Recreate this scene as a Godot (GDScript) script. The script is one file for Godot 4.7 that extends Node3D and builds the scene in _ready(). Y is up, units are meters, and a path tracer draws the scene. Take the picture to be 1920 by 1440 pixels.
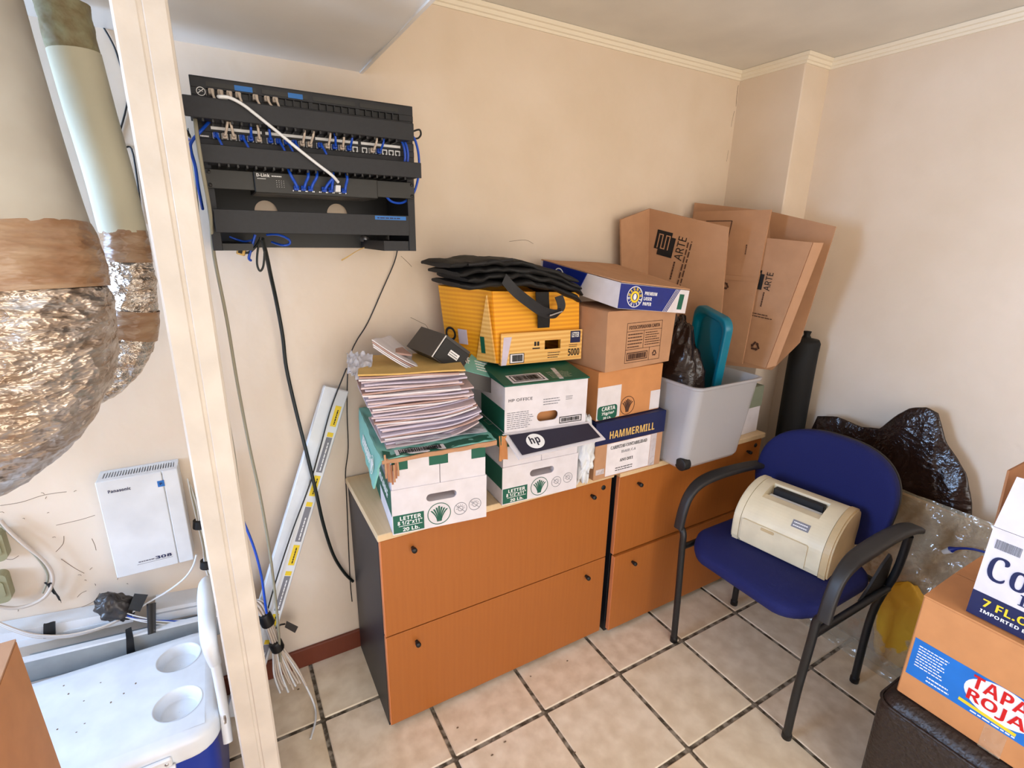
extends Node3D
# A storage corner: network rack on a cream wall, filing cabinets under paper cartons, a blue chair with a printer.

var M := {}
var TX := {}
var used := {}
var cur: Node3D
var inv := Transform3D.IDENTITY
var rng := RandomNumberGenerator.new()
var fonts := {}


func _ready() -> void:
	rng.seed = 11
	# ---- camera
	var cam := Camera3D.new()
	cam.transform = Transform3D(Basis(Vector3(0.86755, 0.01893, 0.49699), Vector3(0.1248, 0.95902, -0.25439), Vector3(-0.48143, 0.28272, 0.82963)).orthonormalized(), Vector3(-0.08794, 1.55269, 1.68521))
	cam.fov = 74.397
	cam.near = 0.02
	add_child(cam)
	cam.current = true
	# ---- sky and exposure
	var env := Environment.new()
	var sky := Sky.new()
	var psm := ProceduralSkyMaterial.new()
	psm.sky_top_color = Color(0.62, 0.76, 0.98)
	psm.sky_horizon_color = Color(0.86, 0.91, 0.97)
	psm.ground_bottom_color = Color(0.52, 0.5, 0.46)
	psm.ground_horizon_color = Color(0.8, 0.8, 0.78)
	sky.sky_material = psm
	env.background_mode = Environment.BG_SKY
	env.sky = sky
	env.background_energy_multiplier = 2.0
	env.ambient_light_source = Environment.AMBIENT_SOURCE_DISABLED
	env.tonemap_mode = Environment.TONE_MAPPER_LINEAR
	env.tonemap_exposure = 1.04
	env.sdfgi_enabled = true
	env.ssao_enabled = true
	env.ssil_enabled = true
	var we := WorldEnvironment.new()
	we.environment = env
	add_child(we)
	# ---- daylight at the side window and at the wide opening behind the camera
	area_light("side_window_daylight", Vector3(-2.17, 1.38, 0.58), Vector3(1, -0.05, 0.02), Vector2(0.9, 1.0), Color(0.68, 0.82, 1.0), 11.5)
	area_light("patio_door_daylight", Vector3(0.3, 1.1, 3.2), Vector3(0.05, -0.02, -1), Vector2(2.5, 1.9), Color(1.0, 0.94, 0.86), 1.05)
	make_textures()
	make_materials()
	room()
	services_left()
	network_rack()
	cabinets()
	cartons()
	bin_and_flats()
	chair_and_printer()
	right_side()
	loose_cables()


func area_light(called: String, at: Vector3, towards: Vector3, size: Vector2, c: Color, e: float) -> void:
	var l := AreaLight3D.new()
	l.name = called
	l.area_size = size
	l.light_color = c
	l.light_energy = e
	l.area_normalize_energy = false
	l.area_range = 12.0
	l.shadow_enabled = true
	add_child(l)
	l.look_at_from_position(at, at + towards, Vector3.UP)


# ------------------------------------------------------------------ helpers
class Fr:
	var o: Vector3
	var u: Vector3
	var v: Vector3
	var n: Vector3
	func _init(oo: Vector3, uu: Vector3, vv: Vector3) -> void:
		o = oo
		u = uu.normalized()
		v = (vv - u * vv.dot(u)).normalized()
		n = u.cross(v)
	func p(a: float, b: float, c := 0.0) -> Vector3:
		return o + u * a + v * b + n * c
	func side_left(d: float) -> Fr:
		return Fr.new(o - n * d, n, v)
	func side_right(w: float) -> Fr:
		return Fr.new(o + u * w, -n, v)
	func top(h: float) -> Fr:
		return Fr.new(o + v * h, u, -n)


class MB:
	var v := PackedVector3Array()
	var n := PackedVector3Array()
	var xf := Transform3D.IDENTITY

	func tri_n(a: Vector3, b: Vector3, c: Vector3, na: Vector3, nb: Vector3, nc: Vector3) -> void:
		v.append(xf * a)
		v.append(xf * c)
		v.append(xf * b)
		n.append(xf.basis * na)
		n.append(xf.basis * nc)
		n.append(xf.basis * nb)

	func tri(a: Vector3, b: Vector3, c: Vector3) -> void:
		var m := (b - a).cross(c - a)
		if m.length_squared() < 1e-20:
			return
		m = m.normalized()
		tri_n(a, b, c, m, m, m)

	func quad(a: Vector3, b: Vector3, c: Vector3, d: Vector3) -> void:
		tri(a, b, c)
		tri(a, c, d)

	# eight corners: front face a b c d (counter-clockwise from outside), back face behind them
	func hexa(a: Vector3, b: Vector3, c: Vector3, d: Vector3, a2: Vector3, b2: Vector3, c2: Vector3, d2: Vector3) -> void:
		quad(a, b, c, d)
		quad(b2, a2, d2, c2)
		quad(a2, a, d, d2)
		quad(b, b2, c2, c)
		quad(d, c, c2, d2)
		quad(a2, b2, b, a)

	# oriented box with chamfered edges
	func obox(f: Fr, u0: float, u1: float, v0: float, v1: float, n0: float, n1: float, bev := 0.0) -> void:
		if bev <= 0.0:
			hexa(f.p(u0, v0, n1), f.p(u1, v0, n1), f.p(u1, v1, n1), f.p(u0, v1, n1), f.p(u0, v0, n0), f.p(u1, v0, n0), f.p(u1, v1, n0), f.p(u0, v1, n0))
			return
		var c := Vector3((u0 + u1) / 2, (v0 + v1) / 2, (n0 + n1) / 2)
		var h := Vector3(abs(u1 - u0) / 2, abs(v1 - v0) / 2, abs(n1 - n0) / 2)
		var b: float = min(bev, min(h.x, min(h.y, h.z)) * 0.95)
		var at := func(s: Vector3, axis: int) -> Vector3:
			var q := Vector3(s.x * (h.x - b), s.y * (h.y - b), s.z * (h.z - b))
			q[axis] = s[axis] * h[axis]
			q += c
			return f.p(q.x, q.y, q.z)
		for axis in 3:
			var i := (axis + 1) % 3
			var j := (axis + 2) % 3
			for s in [-1.0, 1.0]:
				var k := []
				for e in [[-1, -1], [1, -1], [1, 1], [-1, 1]]:
					var t := Vector3.ZERO
					t[axis] = s
					t[i] = e[0]
					t[j] = e[1]
					k.append(at.call(t, axis))
				if s > 0:
					quad(k[0], k[1], k[2], k[3])
				else:
					quad(k[3], k[2], k[1], k[0])
			# edges along this axis
			for si in [-1.0, 1.0]:
				for sj in [-1.0, 1.0]:
					var t0 := Vector3.ZERO
					t0[axis] = -1
					t0[i] = si
					t0[j] = sj
					var t1 := t0
					t1[axis] = 1
					var a: Vector3 = at.call(t0, i)
					var bb: Vector3 = at.call(t1, i)
					var cc: Vector3 = at.call(t1, j)
					var d: Vector3 = at.call(t0, j)
					if si * sj > 0:
						quad(a, d, cc, bb)
					else:
						quad(a, bb, cc, d)
		for sx in [-1.0, 1.0]:
			for sy in [-1.0, 1.0]:
				for sz in [-1.0, 1.0]:
					var s := Vector3(sx, sy, sz)
					if sx * sy * sz > 0:
						tri(at.call(s, 0), at.call(s, 1), at.call(s, 2))
					else:
						tri(at.call(s, 0), at.call(s, 2), at.call(s, 1))

	# rows of points, smooth normals; outside is (next in row) x (next row)
	func grid(rows: Array, close_row := false, close_col := false) -> void:
		var nr := rows.size()
		var nc: int = rows[0].size()
		var norms := []
		for r in nr:
			var line := PackedVector3Array()
			for c in nc:
				var c0 := (c - 1 + nc) % nc if close_row else maxi(c - 1, 0)
				var c1 := (c + 1) % nc if close_row else mini(c + 1, nc - 1)
				var r0 := (r - 1 + nr) % nr if close_col else maxi(r - 1, 0)
				var r1 := (r + 1) % nr if close_col else mini(r + 1, nr - 1)
				var du: Vector3 = rows[r][c1] - rows[r][c0]
				var dv: Vector3 = rows[r1][c] - rows[r0][c]
				var m := du.cross(dv)
				if m.length_squared() < 1e-22:
					m = Vector3.UP
				line.append(m.normalized())
			norms.append(line)
		for r in (nr if close_col else nr - 1):
			var r1 := (r + 1) % nr
			for c in (nc if close_row else nc - 1):
				var c1 := (c + 1) % nc
				tri_n(rows[r][c], rows[r][c1], rows[r1][c1], norms[r][c], norms[r][c1], norms[r1][c1])
				tri_n(rows[r][c], rows[r1][c1], rows[r1][c], norms[r][c], norms[r1][c1], norms[r1][c])

	# a sheet with thickness t between four corners, lifted along its normal by f(u, v)
	func sheet(a: Vector3, b: Vector3, c: Vector3, d: Vector3, t: float, nu := 1, nv := 1, f = null) -> void:
		var nn := (b - a).cross(d - a).normalized()
		var up := []
		var dn := []
		for j in nv + 1:
			var l1 := PackedVector3Array()
			var l2 := PackedVector3Array()
			for i in nu + 1:
				var s := float(i) / nu
				var w := float(j) / nv
				var q := a.lerp(b, s).lerp(d.lerp(c, s), w)
				if f != null:
					var off = f.call(s, w)
					q += off if off is Vector3 else nn * off
				l1.append(q + nn * t / 2)
				l2.append(q - nn * t / 2)
			up.append(l1)
			dn.append(l2)
		grid(up)
		var rev := []
		for l in dn:
			var k: PackedVector3Array = l.duplicate()
			k.reverse()
			rev.append(k)
		grid(rev)
		for i in nu:
			quad(dn[0][i], dn[0][i + 1], up[0][i + 1], up[0][i])
			quad(up[nv][i], up[nv][i + 1], dn[nv][i + 1], dn[nv][i])
		for j in nv:
			quad(up[j][0], up[j + 1][0], dn[j + 1][0], dn[j][0])
			quad(dn[j][nu], dn[j + 1][nu], up[j + 1][nu], up[j][nu])

	# flat polygon in a frame, from depth d0 to d1
	func poly(pts: PackedVector2Array, f: Fr, d0: float, d1: float) -> void:
		var q := pts
		if Geometry2D.is_polygon_clockwise(q):
			q = q.duplicate()
			q.reverse()
		var k := Geometry2D.triangulate_polygon(q)
		for i in range(0, k.size(), 3):
			var a := q[k[i]]
			var b := q[k[i + 1]]
			var c := q[k[i + 2]]
			if (b - a).cross(c - a) < 0:
				var s := b
				b = c
				c = s
			tri(f.p(a.x, a.y, d1), f.p(b.x, b.y, d1), f.p(c.x, c.y, d1))
			tri(f.p(a.x, a.y, d0), f.p(c.x, c.y, d0), f.p(b.x, b.y, d0))
		for i in q.size():
			var a := q[i]
			var b := q[(i + 1) % q.size()]
			quad(f.p(a.x, a.y, d0), f.p(b.x, b.y, d0), f.p(b.x, b.y, d1), f.p(a.x, a.y, d1))

	func ring(f: Fr, cu: float, cv: float, r0: float, r1: float, d0: float, d1: float, seg := 24) -> void:
		for i in seg:
			var a := TAU * i / seg
			var b := TAU * (i + 1) / seg
			var ca := Vector2(cos(a), sin(a))
			var cb := Vector2(cos(b), sin(b))
			quad(f.p(cu + ca.x * r0, cv + ca.y * r0, d1), f.p(cu + ca.x * r1, cv + ca.y * r1, d1), f.p(cu + cb.x * r1, cv + cb.y * r1, d1), f.p(cu + cb.x * r0, cv + cb.y * r0, d1))
			quad(f.p(cu + ca.x * r1, cv + ca.y * r1, d0), f.p(cu + cb.x * r1, cv + cb.y * r1, d0), f.p(cu + cb.x * r1, cv + cb.y * r1, d1), f.p(cu + ca.x * r1, cv + ca.y * r1, d1))
			quad(f.p(cu + cb.x * r0, cv + cb.y * r0, d0), f.p(cu + ca.x * r0, cv + ca.y * r0, d0), f.p(cu + ca.x * r0, cv + ca.y * r0, d1), f.p(cu + cb.x * r0, cv + cb.y * r0, d1))

	# plate with one round hole: cell from (u0,v0) to (u1,v1)
	func plate_hole(f: Fr, u0: float, v0: float, u1: float, v1: float, cu: float, cv: float, ru: float, rv: float, d0: float, d1: float, seg := 32) -> void:
		for i in seg:
			var pa := []
			var pb := []
			for k in [i, i + 1]:
				var a: float = TAU * k / seg
				var e := Vector2(cos(a), sin(a))
				pa.append(Vector2(cu + e.x * ru, cv + e.y * rv))
				var sx: float = ((u1 - cu) if e.x > 0 else (cu - u0)) / maxf(absf(e.x), 1e-6)
				var sy: float = ((v1 - cv) if e.y > 0 else (cv - v0)) / maxf(absf(e.y), 1e-6)
				var s: float = minf(sx, sy)
				pb.append(Vector2(cu, cv) + e * s)
			quad(f.p(pa[0].x, pa[0].y, d1), f.p(pb[0].x, pb[0].y, d1), f.p(pb[1].x, pb[1].y, d1), f.p(pa[1].x, pa[1].y, d1))
			quad(f.p(pa[1].x, pa[1].y, d0), f.p(pa[0].x, pa[0].y, d0), f.p(pa[0].x, pa[0].y, d1), f.p(pa[1].x, pa[1].y, d1))
			# the square corner between two rays on different sides
			var q0: Vector2 = pb[0]
			var q1: Vector2 = pb[1]
			if absf(q0.x - q1.x) > 1e-6 and absf(q0.y - q1.y) > 1e-6:
				var cx := u1 if (absf(q0.x - u1) < 1e-5 or absf(q1.x - u1) < 1e-5) else u0
				var cy := v1 if (absf(q0.y - v1) < 1e-5 or absf(q1.y - v1) < 1e-5) else v0
				tri(f.p(q0.x, q0.y, d1), f.p(cx, cy, d1), f.p(q1.x, q1.y, d1))

	func tube(pts: Array, r, seg := 8, caps := true) -> void:
		var k := pts.size()
		var rows := []
		var side := Vector3.ZERO
		for i in k:
			var t: Vector3 = (pts[mini(i + 1, k - 1)] - pts[maxi(i - 1, 0)]).normalized()
			if i == 0:
				side = t.cross(Vector3.UP if absf(t.y) < 0.9 else Vector3.RIGHT).normalized()
			else:
				side = (side - t * side.dot(t)).normalized()
			var up := t.cross(side)
			var rad: float = r[i] if r is Array or r is PackedFloat32Array else r
			var line := PackedVector3Array()
			for s in seg:
				var a := TAU * s / seg
				line.append(pts[i] + (side * cos(a) + up * sin(a)) * rad)
			rows.append(line)
		grid(rows, true)
		if caps:
			for e in [0, k - 1]:
				for s in range(1, seg - 1):
					if e == 0:
						tri(rows[e][0], rows[e][s + 1], rows[e][s])
					else:
						tri(rows[e][0], rows[e][s], rows[e][s + 1])

	# flat band along points: width along w, thickness t
	func band(pts: Array, w: Vector3, t: float) -> void:
		var k := pts.size()
		for i in k - 1:
			pass
		var a1 := []
		var a2 := []
		var b1 := []
		var b2 := []
		for i in k:
			var d: Vector3 = (pts[mini(i + 1, k - 1)] - pts[maxi(i - 1, 0)]).normalized()
			var nn := d.cross(w.normalized()).normalized()
			a1.append(pts[i] - w / 2 + nn * t / 2)
			a2.append(pts[i] + w / 2 + nn * t / 2)
			b1.append(pts[i] - w / 2 - nn * t / 2)
			b2.append(pts[i] + w / 2 - nn * t / 2)
		grid([PackedVector3Array(a1), PackedVector3Array(a2)])
		grid([PackedVector3Array(b2), PackedVector3Array(b1)])
		grid([PackedVector3Array(b1), PackedVector3Array(a1)])
		grid([PackedVector3Array(a2), PackedVector3Array(b2)])
		quad(a1[0], b1[0], b2[0], a2[0])
		quad(a2[k - 1], b2[k - 1], b1[k - 1], a1[k - 1])

	# profile [[radius, height], ...] turned about the axis of a frame (n is up)
	func lathe(f: Fr, prof: Array, seg := 24) -> void:
		var rows := []
		for q in prof:
			var line := PackedVector3Array()
			for s in seg:
				var a := TAU * s / seg
				line.append(f.p(cos(a) * q[0], sin(a) * q[0], q[1]))
			rows.append(line)
		grid(rows, true)

	# closed crumpled lump round a centre; shape(direction) gives the radius vector
	func lump(c: Vector3, shape: Callable, nu := 48, nv := 28) -> void:
		var rows := []
		for j in nv + 1:
			var th := PI * j / nv
			var line := PackedVector3Array()
			for i in nu:
				var ph := TAU * i / nu
				var d := Vector3(sin(th) * sin(ph), -cos(th), sin(th) * cos(ph))
				line.append(c + shape.call(d))
			rows.append(line)
		grid(rows, true)

	func mesh(m: Material) -> ArrayMesh:
		var a := []
		a.resize(Mesh.ARRAY_MAX)
		a[Mesh.ARRAY_VERTEX] = v
		a[Mesh.ARRAY_NORMAL] = n
		var am := ArrayMesh.new()
		am.add_surface_from_arrays(Mesh.PRIMITIVE_TRIANGLES, a)
		am.surface_set_material(0, m)
		return am


func mb() -> MB:
	var b := MB.new()
	b.xf = inv
	return b


func numbered(called: String) -> String:
	var k: int = used.get(called, 0)
	used[called] = k + 1
	return called if k == 0 else "%s_%03d" % [called, k]


func thing(called: String, label: String, category: String, at := Vector3.ZERO, group := "") -> Node3D:
	var o := Node3D.new()
	o.name = numbered(called)
	add_child(o)
	o.position = at
	o.set_meta("label", label)
	o.set_meta("category", category)
	if group:
		o.set_meta("group", group)
	cur = o
	inv = o.transform.affine_inverse()
	return o


func setting(called: String) -> Node3D:
	var o := Node3D.new()
	o.name = called
	add_child(o)
	o.set_meta("kind", "structure")
	cur = o
	inv = Transform3D.IDENTITY
	return o


func part(called: String, b: MB, m: Material, parent: Node3D = null) -> MeshInstance3D:
	var o := MeshInstance3D.new()
	o.name = called
	o.mesh = b.mesh(m)
	(parent if parent else cur).add_child(o, true)
	return o


# a thing that is one mesh: built in world coordinates, its node placed at its base
func solo(called: String, label: String, category: String, b: MB, m: Material, group := "") -> MeshInstance3D:
	var lo := b.v[0]
	var hi := b.v[0]
	for q in b.v:
		lo = lo.min(q)
		hi = hi.max(q)
	var base := Vector3((lo.x + hi.x) / 2, lo.y, (lo.z + hi.z) / 2)
	for i in b.v.size():
		b.v[i] -= base
	var o := MeshInstance3D.new()
	o.name = numbered(called)
	o.mesh = b.mesh(m)
	add_child(o)
	o.position = base
	o.set_meta("label", label)
	o.set_meta("category", category)
	if group:
		o.set_meta("group", group)
	return o


func world() -> void:
	inv = Transform3D.IDENTITY


func smooth(pts: Array, per := 6) -> Array:
	var out := []
	var k := pts.size()
	for i in k - 1:
		var p0: Vector3 = pts[maxi(i - 1, 0)]
		var p1: Vector3 = pts[i]
		var p2: Vector3 = pts[i + 1]
		var p3: Vector3 = pts[mini(i + 2, k - 1)]
		for s in per:
			out.append(p1.cubic_interpolate(p2, p0, p3, float(s) / per))
	out.append(pts[k - 1])
	return out


func rect(b: MB, f: Fr, u0: float, v0: float, u1: float, v1: float, lift := 0.0007) -> void:
	b.obox(f, u0, u1, v0, v1, -0.0004, lift)


func stroke(b: MB, f: Fr, u0: float, v0: float, u1: float, v1: float, w: float, lift := 0.0007) -> void:
	var d := Vector2(u1 - u0, v1 - v0)
	var q := Vector2(-d.y, d.x).normalized() * w / 2
	b.poly(PackedVector2Array([Vector2(u0, v0) - q, Vector2(u1, v1) - q, Vector2(u1, v1) + q, Vector2(u0, v0) + q]), f, -0.0004, lift)


func frame_lines(b: MB, f: Fr, u0: float, v0: float, u1: float, v1: float, w := 0.0012) -> void:
	rect(b, f, u0, v0, u1, v0 + w)
	rect(b, f, u0, v1 - w, u1, v1)
	rect(b, f, u0, v0 + w, u0 + w, v1 - w)
	rect(b, f, u1 - w, v0 + w, u1, v1 - w)


func barcode(b: MB, f: Fr, u0: float, v0: float, u1: float, v1: float, s := 1, lift := 0.001) -> void:
	var r := RandomNumberGenerator.new()
	r.seed = s
	var u := u0
	while u < u1 - 0.001:
		var w := r.randf_range(0.0008, 0.0024) * (u1 - u0) / 0.08
		rect(b, f, u, v0, minf(u + w, u1), v1, lift)
		u += w + r.randf_range(0.0008, 0.002) * (u1 - u0) / 0.08


func text_lines(b: MB, f: Fr, u0: float, v0: float, u1: float, v1: float, rows: int, s := 1) -> void:
	# rows of print too small to read, broken into words
	var r := RandomNumberGenerator.new()
	r.seed = s
	var step := (v1 - v0) / rows
	for i in rows:
		var u := u0
		var stop := u1 - (u1 - u0) * r.randf_range(0.0, 0.25)
		while u < stop:
			var w := r.randf_range(0.06, 0.16) * (u1 - u0)
			rect(b, f, u, v0 + step * (i + 0.3), minf(u + w, stop), v0 + step * (i + 0.62))
			u += w + 0.025 * (u1 - u0)


func text(parent: Node3D, f: Fr, s: String, u0: float, v0: float, w: float, h: float, m: Material, face := "bold", lift := 0.0011) -> MeshInstance3D:
	var t := TextMesh.new()
	t.text = s
	t.font = fonts[face]
	t.font_size = 40
	t.pixel_size = 0.001
	t.depth = 0.002
	t.curve_step = 3.0
	t.material = m
	var bb := t.get_aabb()
	var bs := Basis(f.u * (w / maxf(bb.size.x, 1e-5)), f.v * (h / maxf(bb.size.y, 1e-5)), f.n * (0.0006 / maxf(bb.size.z, 1e-5)))
	var o := MeshInstance3D.new()
	o.name = "lettering"
	o.mesh = t
	o.transform = inv * Transform3D(bs, f.p(u0, v0, lift - 0.0006) - bs * bb.position)
	parent.add_child(o, true)
	return o


func rod(b: MB, a: Vector3, c: Vector3, r: float, seg := 10) -> void:
	b.tube([a, c], r, seg)


func ellipse_pts(cu: float, cv: float, ru: float, rv: float, seg := 24) -> PackedVector2Array:
	var q := PackedVector2Array()
	for i in seg:
		q.append(Vector2(cu + cos(TAU * i / seg) * ru, cv + sin(TAU * i / seg) * rv))
	return q


func round_rect(u0: float, v0: float, u1: float, v1: float, r: float, seg := 5) -> PackedVector2Array:
	var q := PackedVector2Array()
	for c in [[u1 - r, v0 + r, -PI / 2], [u1 - r, v1 - r, 0.0], [u0 + r, v1 - r, PI / 2], [u0 + r, v0 + r, PI]]:
		for i in seg + 1:
			var a: float = c[2] + PI / 2 * i / seg
			q.append(Vector2(c[0] + cos(a) * r, c[1] + sin(a) * r))
	return q


# ------------------------------------------------------------------ textures and materials
func noise_image(sd: int, freq: float, oct: int, size := 256, kind := FastNoiseLite.TYPE_SIMPLEX_SMOOTH, ridged := false) -> Image:
	var nz := FastNoiseLite.new()
	nz.seed = sd
	nz.noise_type = kind
	nz.frequency = freq
	nz.fractal_type = FastNoiseLite.FRACTAL_RIDGED if ridged else FastNoiseLite.FRACTAL_FBM
	nz.fractal_octaves = oct
	return nz.get_seamless_image(size, size)


func tint_tex(sd: int, freq: float, oct: int, lo: Color, hi: Color, contrast := 1.0) -> ImageTexture:
	var g := noise_image(sd, freq, oct)
	var im := Image.create(g.get_width(), g.get_height(), false, Image.FORMAT_RGB8)
	for y in g.get_height():
		for x in g.get_width():
			var k := clampf((g.get_pixel(x, y).r - 0.5) * contrast + 0.5, 0, 1)
			im.set_pixel(x, y, lo.lerp(hi, k))
	return ImageTexture.create_from_image(im)


func normal_tex(sd: int, freq: float, oct: int, strength: float, kind := FastNoiseLite.TYPE_SIMPLEX_SMOOTH, ridged := false) -> ImageTexture:
	var g := noise_image(sd, freq, oct, 256, kind, ridged)
	g.convert(Image.FORMAT_RGBA8)
	g.bump_map_to_normal_map(strength)
	return ImageTexture.create_from_image(g)


func make_textures() -> void:
	var w := Color(1, 1, 1)
	TX.soft = tint_tex(3, 0.012, 4, Color(0.94, 0.94, 0.94), w, 1.3)
	TX.fine = tint_tex(4, 0.09, 3, Color(0.9, 0.9, 0.9), w, 1.3)
	TX.card = tint_tex(5, 0.02, 5, Color(0.95, 0.945, 0.94), w, 1.2)
	TX.plaster = tint_tex(6, 0.008, 5, Color(0.97, 0.96, 0.94), w, 1.4)
	TX.tile = tint_tex(7, 0.02, 5, Color(0.92, 0.9, 0.87), w, 1.6)
	TX.grout = tint_tex(8, 0.03, 5, Color(0.5, 0.47, 0.42), w, 2.6)
	TX.foil = tint_tex(9, 0.02, 4, Color(0.8, 0.72, 0.64), w, 1.8)
	TX.grime = tint_tex(10, 0.012, 5, Color(0.88, 0.86, 0.84), w, 1.5)
	TX.tape = tint_tex(12, 0.03, 4, Color(0.84, 0.74, 0.66), w, 1.6)
	TX.cloth = tint_tex(13, 0.2, 2, Color(0.72, 0.72, 0.78), w, 2.0)
	TX.plaster_n = normal_tex(21, 0.06, 4, 2.2)
	TX.crumple_n = normal_tex(22, 0.018, 5, 16.0, FastNoiseLite.TYPE_CELLULAR)
	TX.foil_n = normal_tex(27, 0.016, 4, 14.0, FastNoiseLite.TYPE_SIMPLEX_SMOOTH, true)
	TX.cloth_n = normal_tex(23, 0.25, 2, 3.0)
	TX.leather_n = normal_tex(24, 0.1, 3, 5.0, FastNoiseLite.TYPE_CELLULAR)
	TX.wave_n = normal_tex(25, 0.02, 3, 3.0)
	# wood: noise drawn out along one way
	var g := noise_image(31, 0.02, 4)
	var im := Image.create(256, 256, false, Image.FORMAT_RGB8)
	for y in 256:
		for x in 256:
			var k := clampf((g.get_pixel((x * 8) % 256, y / 4).r - 0.5) * 1.3 + 0.5, 0, 1)
			im.set_pixel(x, y, Color(0.975, 0.965, 0.955).lerp(w, k))
	TX.wood = ImageTexture.create_from_image(im)
	# corrugated stripes for the yellow carton
	var st := Image.create(8, 64, false, Image.FORMAT_RGB8)
	for y in 64:
		for x in 8:
			st.set_pixel(x, y, Color(0.93, 0.85, 0.75).lerp(w, 0.5 + 0.5 * sin(TAU * y / 32.0)))
	TX.stripe = ImageTexture.create_from_image(st)


func mat(called: String, c: Color, rough := 0.6, metal := 0.0, tex := "", scale := 1.0, nrm := "", nrm_s := 1.0) -> StandardMaterial3D:
	var m := StandardMaterial3D.new()
	m.resource_name = called
	m.albedo_color = c
	m.roughness = rough
	m.metallic = metal
	m.cull_mode = BaseMaterial3D.CULL_DISABLED
	if tex:
		m.albedo_texture = TX[tex]
	if nrm:
		m.normal_enabled = true
		m.normal_texture = TX[nrm]
		m.normal_scale = nrm_s
	if tex or nrm:
		m.uv1_triplanar = true
		m.uv1_scale = Vector3.ONE * scale
	M[called] = m
	return m


func make_materials() -> void:
	for q in [["plain", "Droid Sans", 400], ["bold", "Droid Sans", 700], ["serif", "Droid Serif", 700]]:
		var ft := SystemFont.new()
		ft.font_names = PackedStringArray([q[1]])
		ft.font_weight = q[2]
		fonts[q[0]] = ft
	mat("wall", Color(0.9, 0.834, 0.76), 0.75, 0, "plaster", 0.9, "plaster_n", 0.1)
	mat("ceiling", Color(0.91, 0.89, 0.85), 0.8, 0, "soft", 0.6)
	mat("soffit", Color(0.95, 0.93, 0.9), 0.28, 0, "soft", 0.5)
	mat("trim", Color(0.94, 0.9, 0.82), 0.5)
	mat("baseboard", Color(0.43, 0.19, 0.1), 0.5, 0, "wood", 3.0)
	for i in 4:
		mat("tile%d" % i, [Color(0.95, 0.89, 0.79), Color(0.955, 0.9, 0.81), Color(0.94, 0.87, 0.76), Color(0.955, 0.89, 0.8)][i], 0.32, 0, "tile", 1.7 + 0.2 * i)
	mat("grout", Color(0.6, 0.56, 0.5), 0.9, 0, "grout", 3.0)
	mat("post", Color(0.85, 0.81, 0.76), 0.5, 0, "soft", 2.0, "plaster_n", 0.1)
	mat("wood", Color(0.66, 0.385, 0.155), 0.42, 0, "wood", 2.0)
	mat("wood_edge", Color(0.82, 0.5, 0.32), 0.5)
	mat("desk_top", Color(0.87, 0.76, 0.6), 0.4, 0, "wood", 2.0)
	mat("cab_side", Color(0.11, 0.12, 0.15), 0.45, 0, "soft", 2.0)
	mat("black", Color(0.045, 0.045, 0.05), 0.5)
	mat("black_metal", Color(0.14, 0.146, 0.165), 0.55, 0.2, "fine", 3.0)
	mat("dark_metal", Color(0.17, 0.17, 0.165), 0.5, 0.2)
	mat("steel", Color(0.75, 0.75, 0.76), 0.3, 0.9)
	mat("white_plastic", Color(0.9, 0.91, 0.92), 0.4, 0, "soft", 2.0)
	mat("white_print", Color(0.93, 0.93, 0.93), 0.6)
	mat("beige_cable", Color(0.8, 0.74, 0.68), 0.45)
	mat("grey_cable", Color(0.6, 0.58, 0.5), 0.5)
	mat("blue_cable", Color(0.08, 0.3, 0.75), 0.35)
	mat("dark_cable", Color(0.05, 0.09, 0.09), 0.45)
	mat("blue_label", Color(0.12, 0.42, 0.72), 0.5)
	mat("duct_cloth", Color(0.76, 0.74, 0.69), 0.55, 0, "grime", 1.3, "wave_n", 0.25)
	mat("duct_cloth_pale", Color(0.82, 0.8, 0.7), 0.7, 0, "soft", 1.3, "wave_n", 0.3)
	mat("duct_wrap_green", Color(0.6, 0.6, 0.48), 0.6, 0, "tape", 3.0, "crumple_n", 0.5)
	mat("duct_tape", Color(0.68, 0.57, 0.46), 0.28, 0, "tape", 2.0, "foil_n", 0.3)
	M.duct_tape.uv1_scale = Vector3(1.5, 5, 1.5)
	mat("foil", Color(0.84, 0.81, 0.78), 0.3, 0.8, "foil", 2.2, "foil_n", 0.9)
	M.foil.uv1_scale = Vector3(2.4, 5.5, 2.4)
	mat("foil_bright", Color(0.9, 0.89, 0.87), 0.26, 0.8, "foil", 3.0, "foil_n", 0.9)
	M.foil_bright.uv1_scale = Vector3(4, 7, 4)
	mat("carton_white", Color(0.88, 0.86, 0.88), 0.7, 0, "card", 3.0)
	mat("carton_green", Color(0.03, 0.36, 0.28), 0.6, 0, "card", 3.0)
	mat("carton_teal", Color(0.5, 0.76, 0.72), 0.5, 0, "card", 3.0)
	mat("kraft", Color(0.74, 0.56, 0.42), 0.8, 0, "card", 2.5)
	mat("kraft_dark", Color(0.62, 0.42, 0.27), 0.8, 0, "card", 2.5)
	mat("kraft_orange", Color(0.8, 0.55, 0.34), 0.75, 0, "card", 2.5)
	mat("kraft_inner", Color(0.68, 0.46, 0.34), 0.85, 0, "card", 2.5)
	mat("ink", Color(0.06, 0.055, 0.06), 0.7)
	mat("ink_brown", Color(0.28, 0.17, 0.12), 0.8)
	mat("ink_grey", Color(0.5, 0.5, 0.53), 0.7)
	mat("navy", Color(0.03, 0.09, 0.3), 0.5, 0, "card", 3.0)
	mat("royal", Color(0.02, 0.13, 0.5), 0.4, 0, "card", 3.0)
	mat("hp_dark", Color(0.13, 0.12, 0.2), 0.5)
	mat("yellow_carton", Color(0.95, 0.68, 0.13), 0.6, 0, "stripe", 36.0)
	mat("pale_yellow", Color(0.93, 0.76, 0.45), 0.6, 0, "stripe", 36.0)
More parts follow.
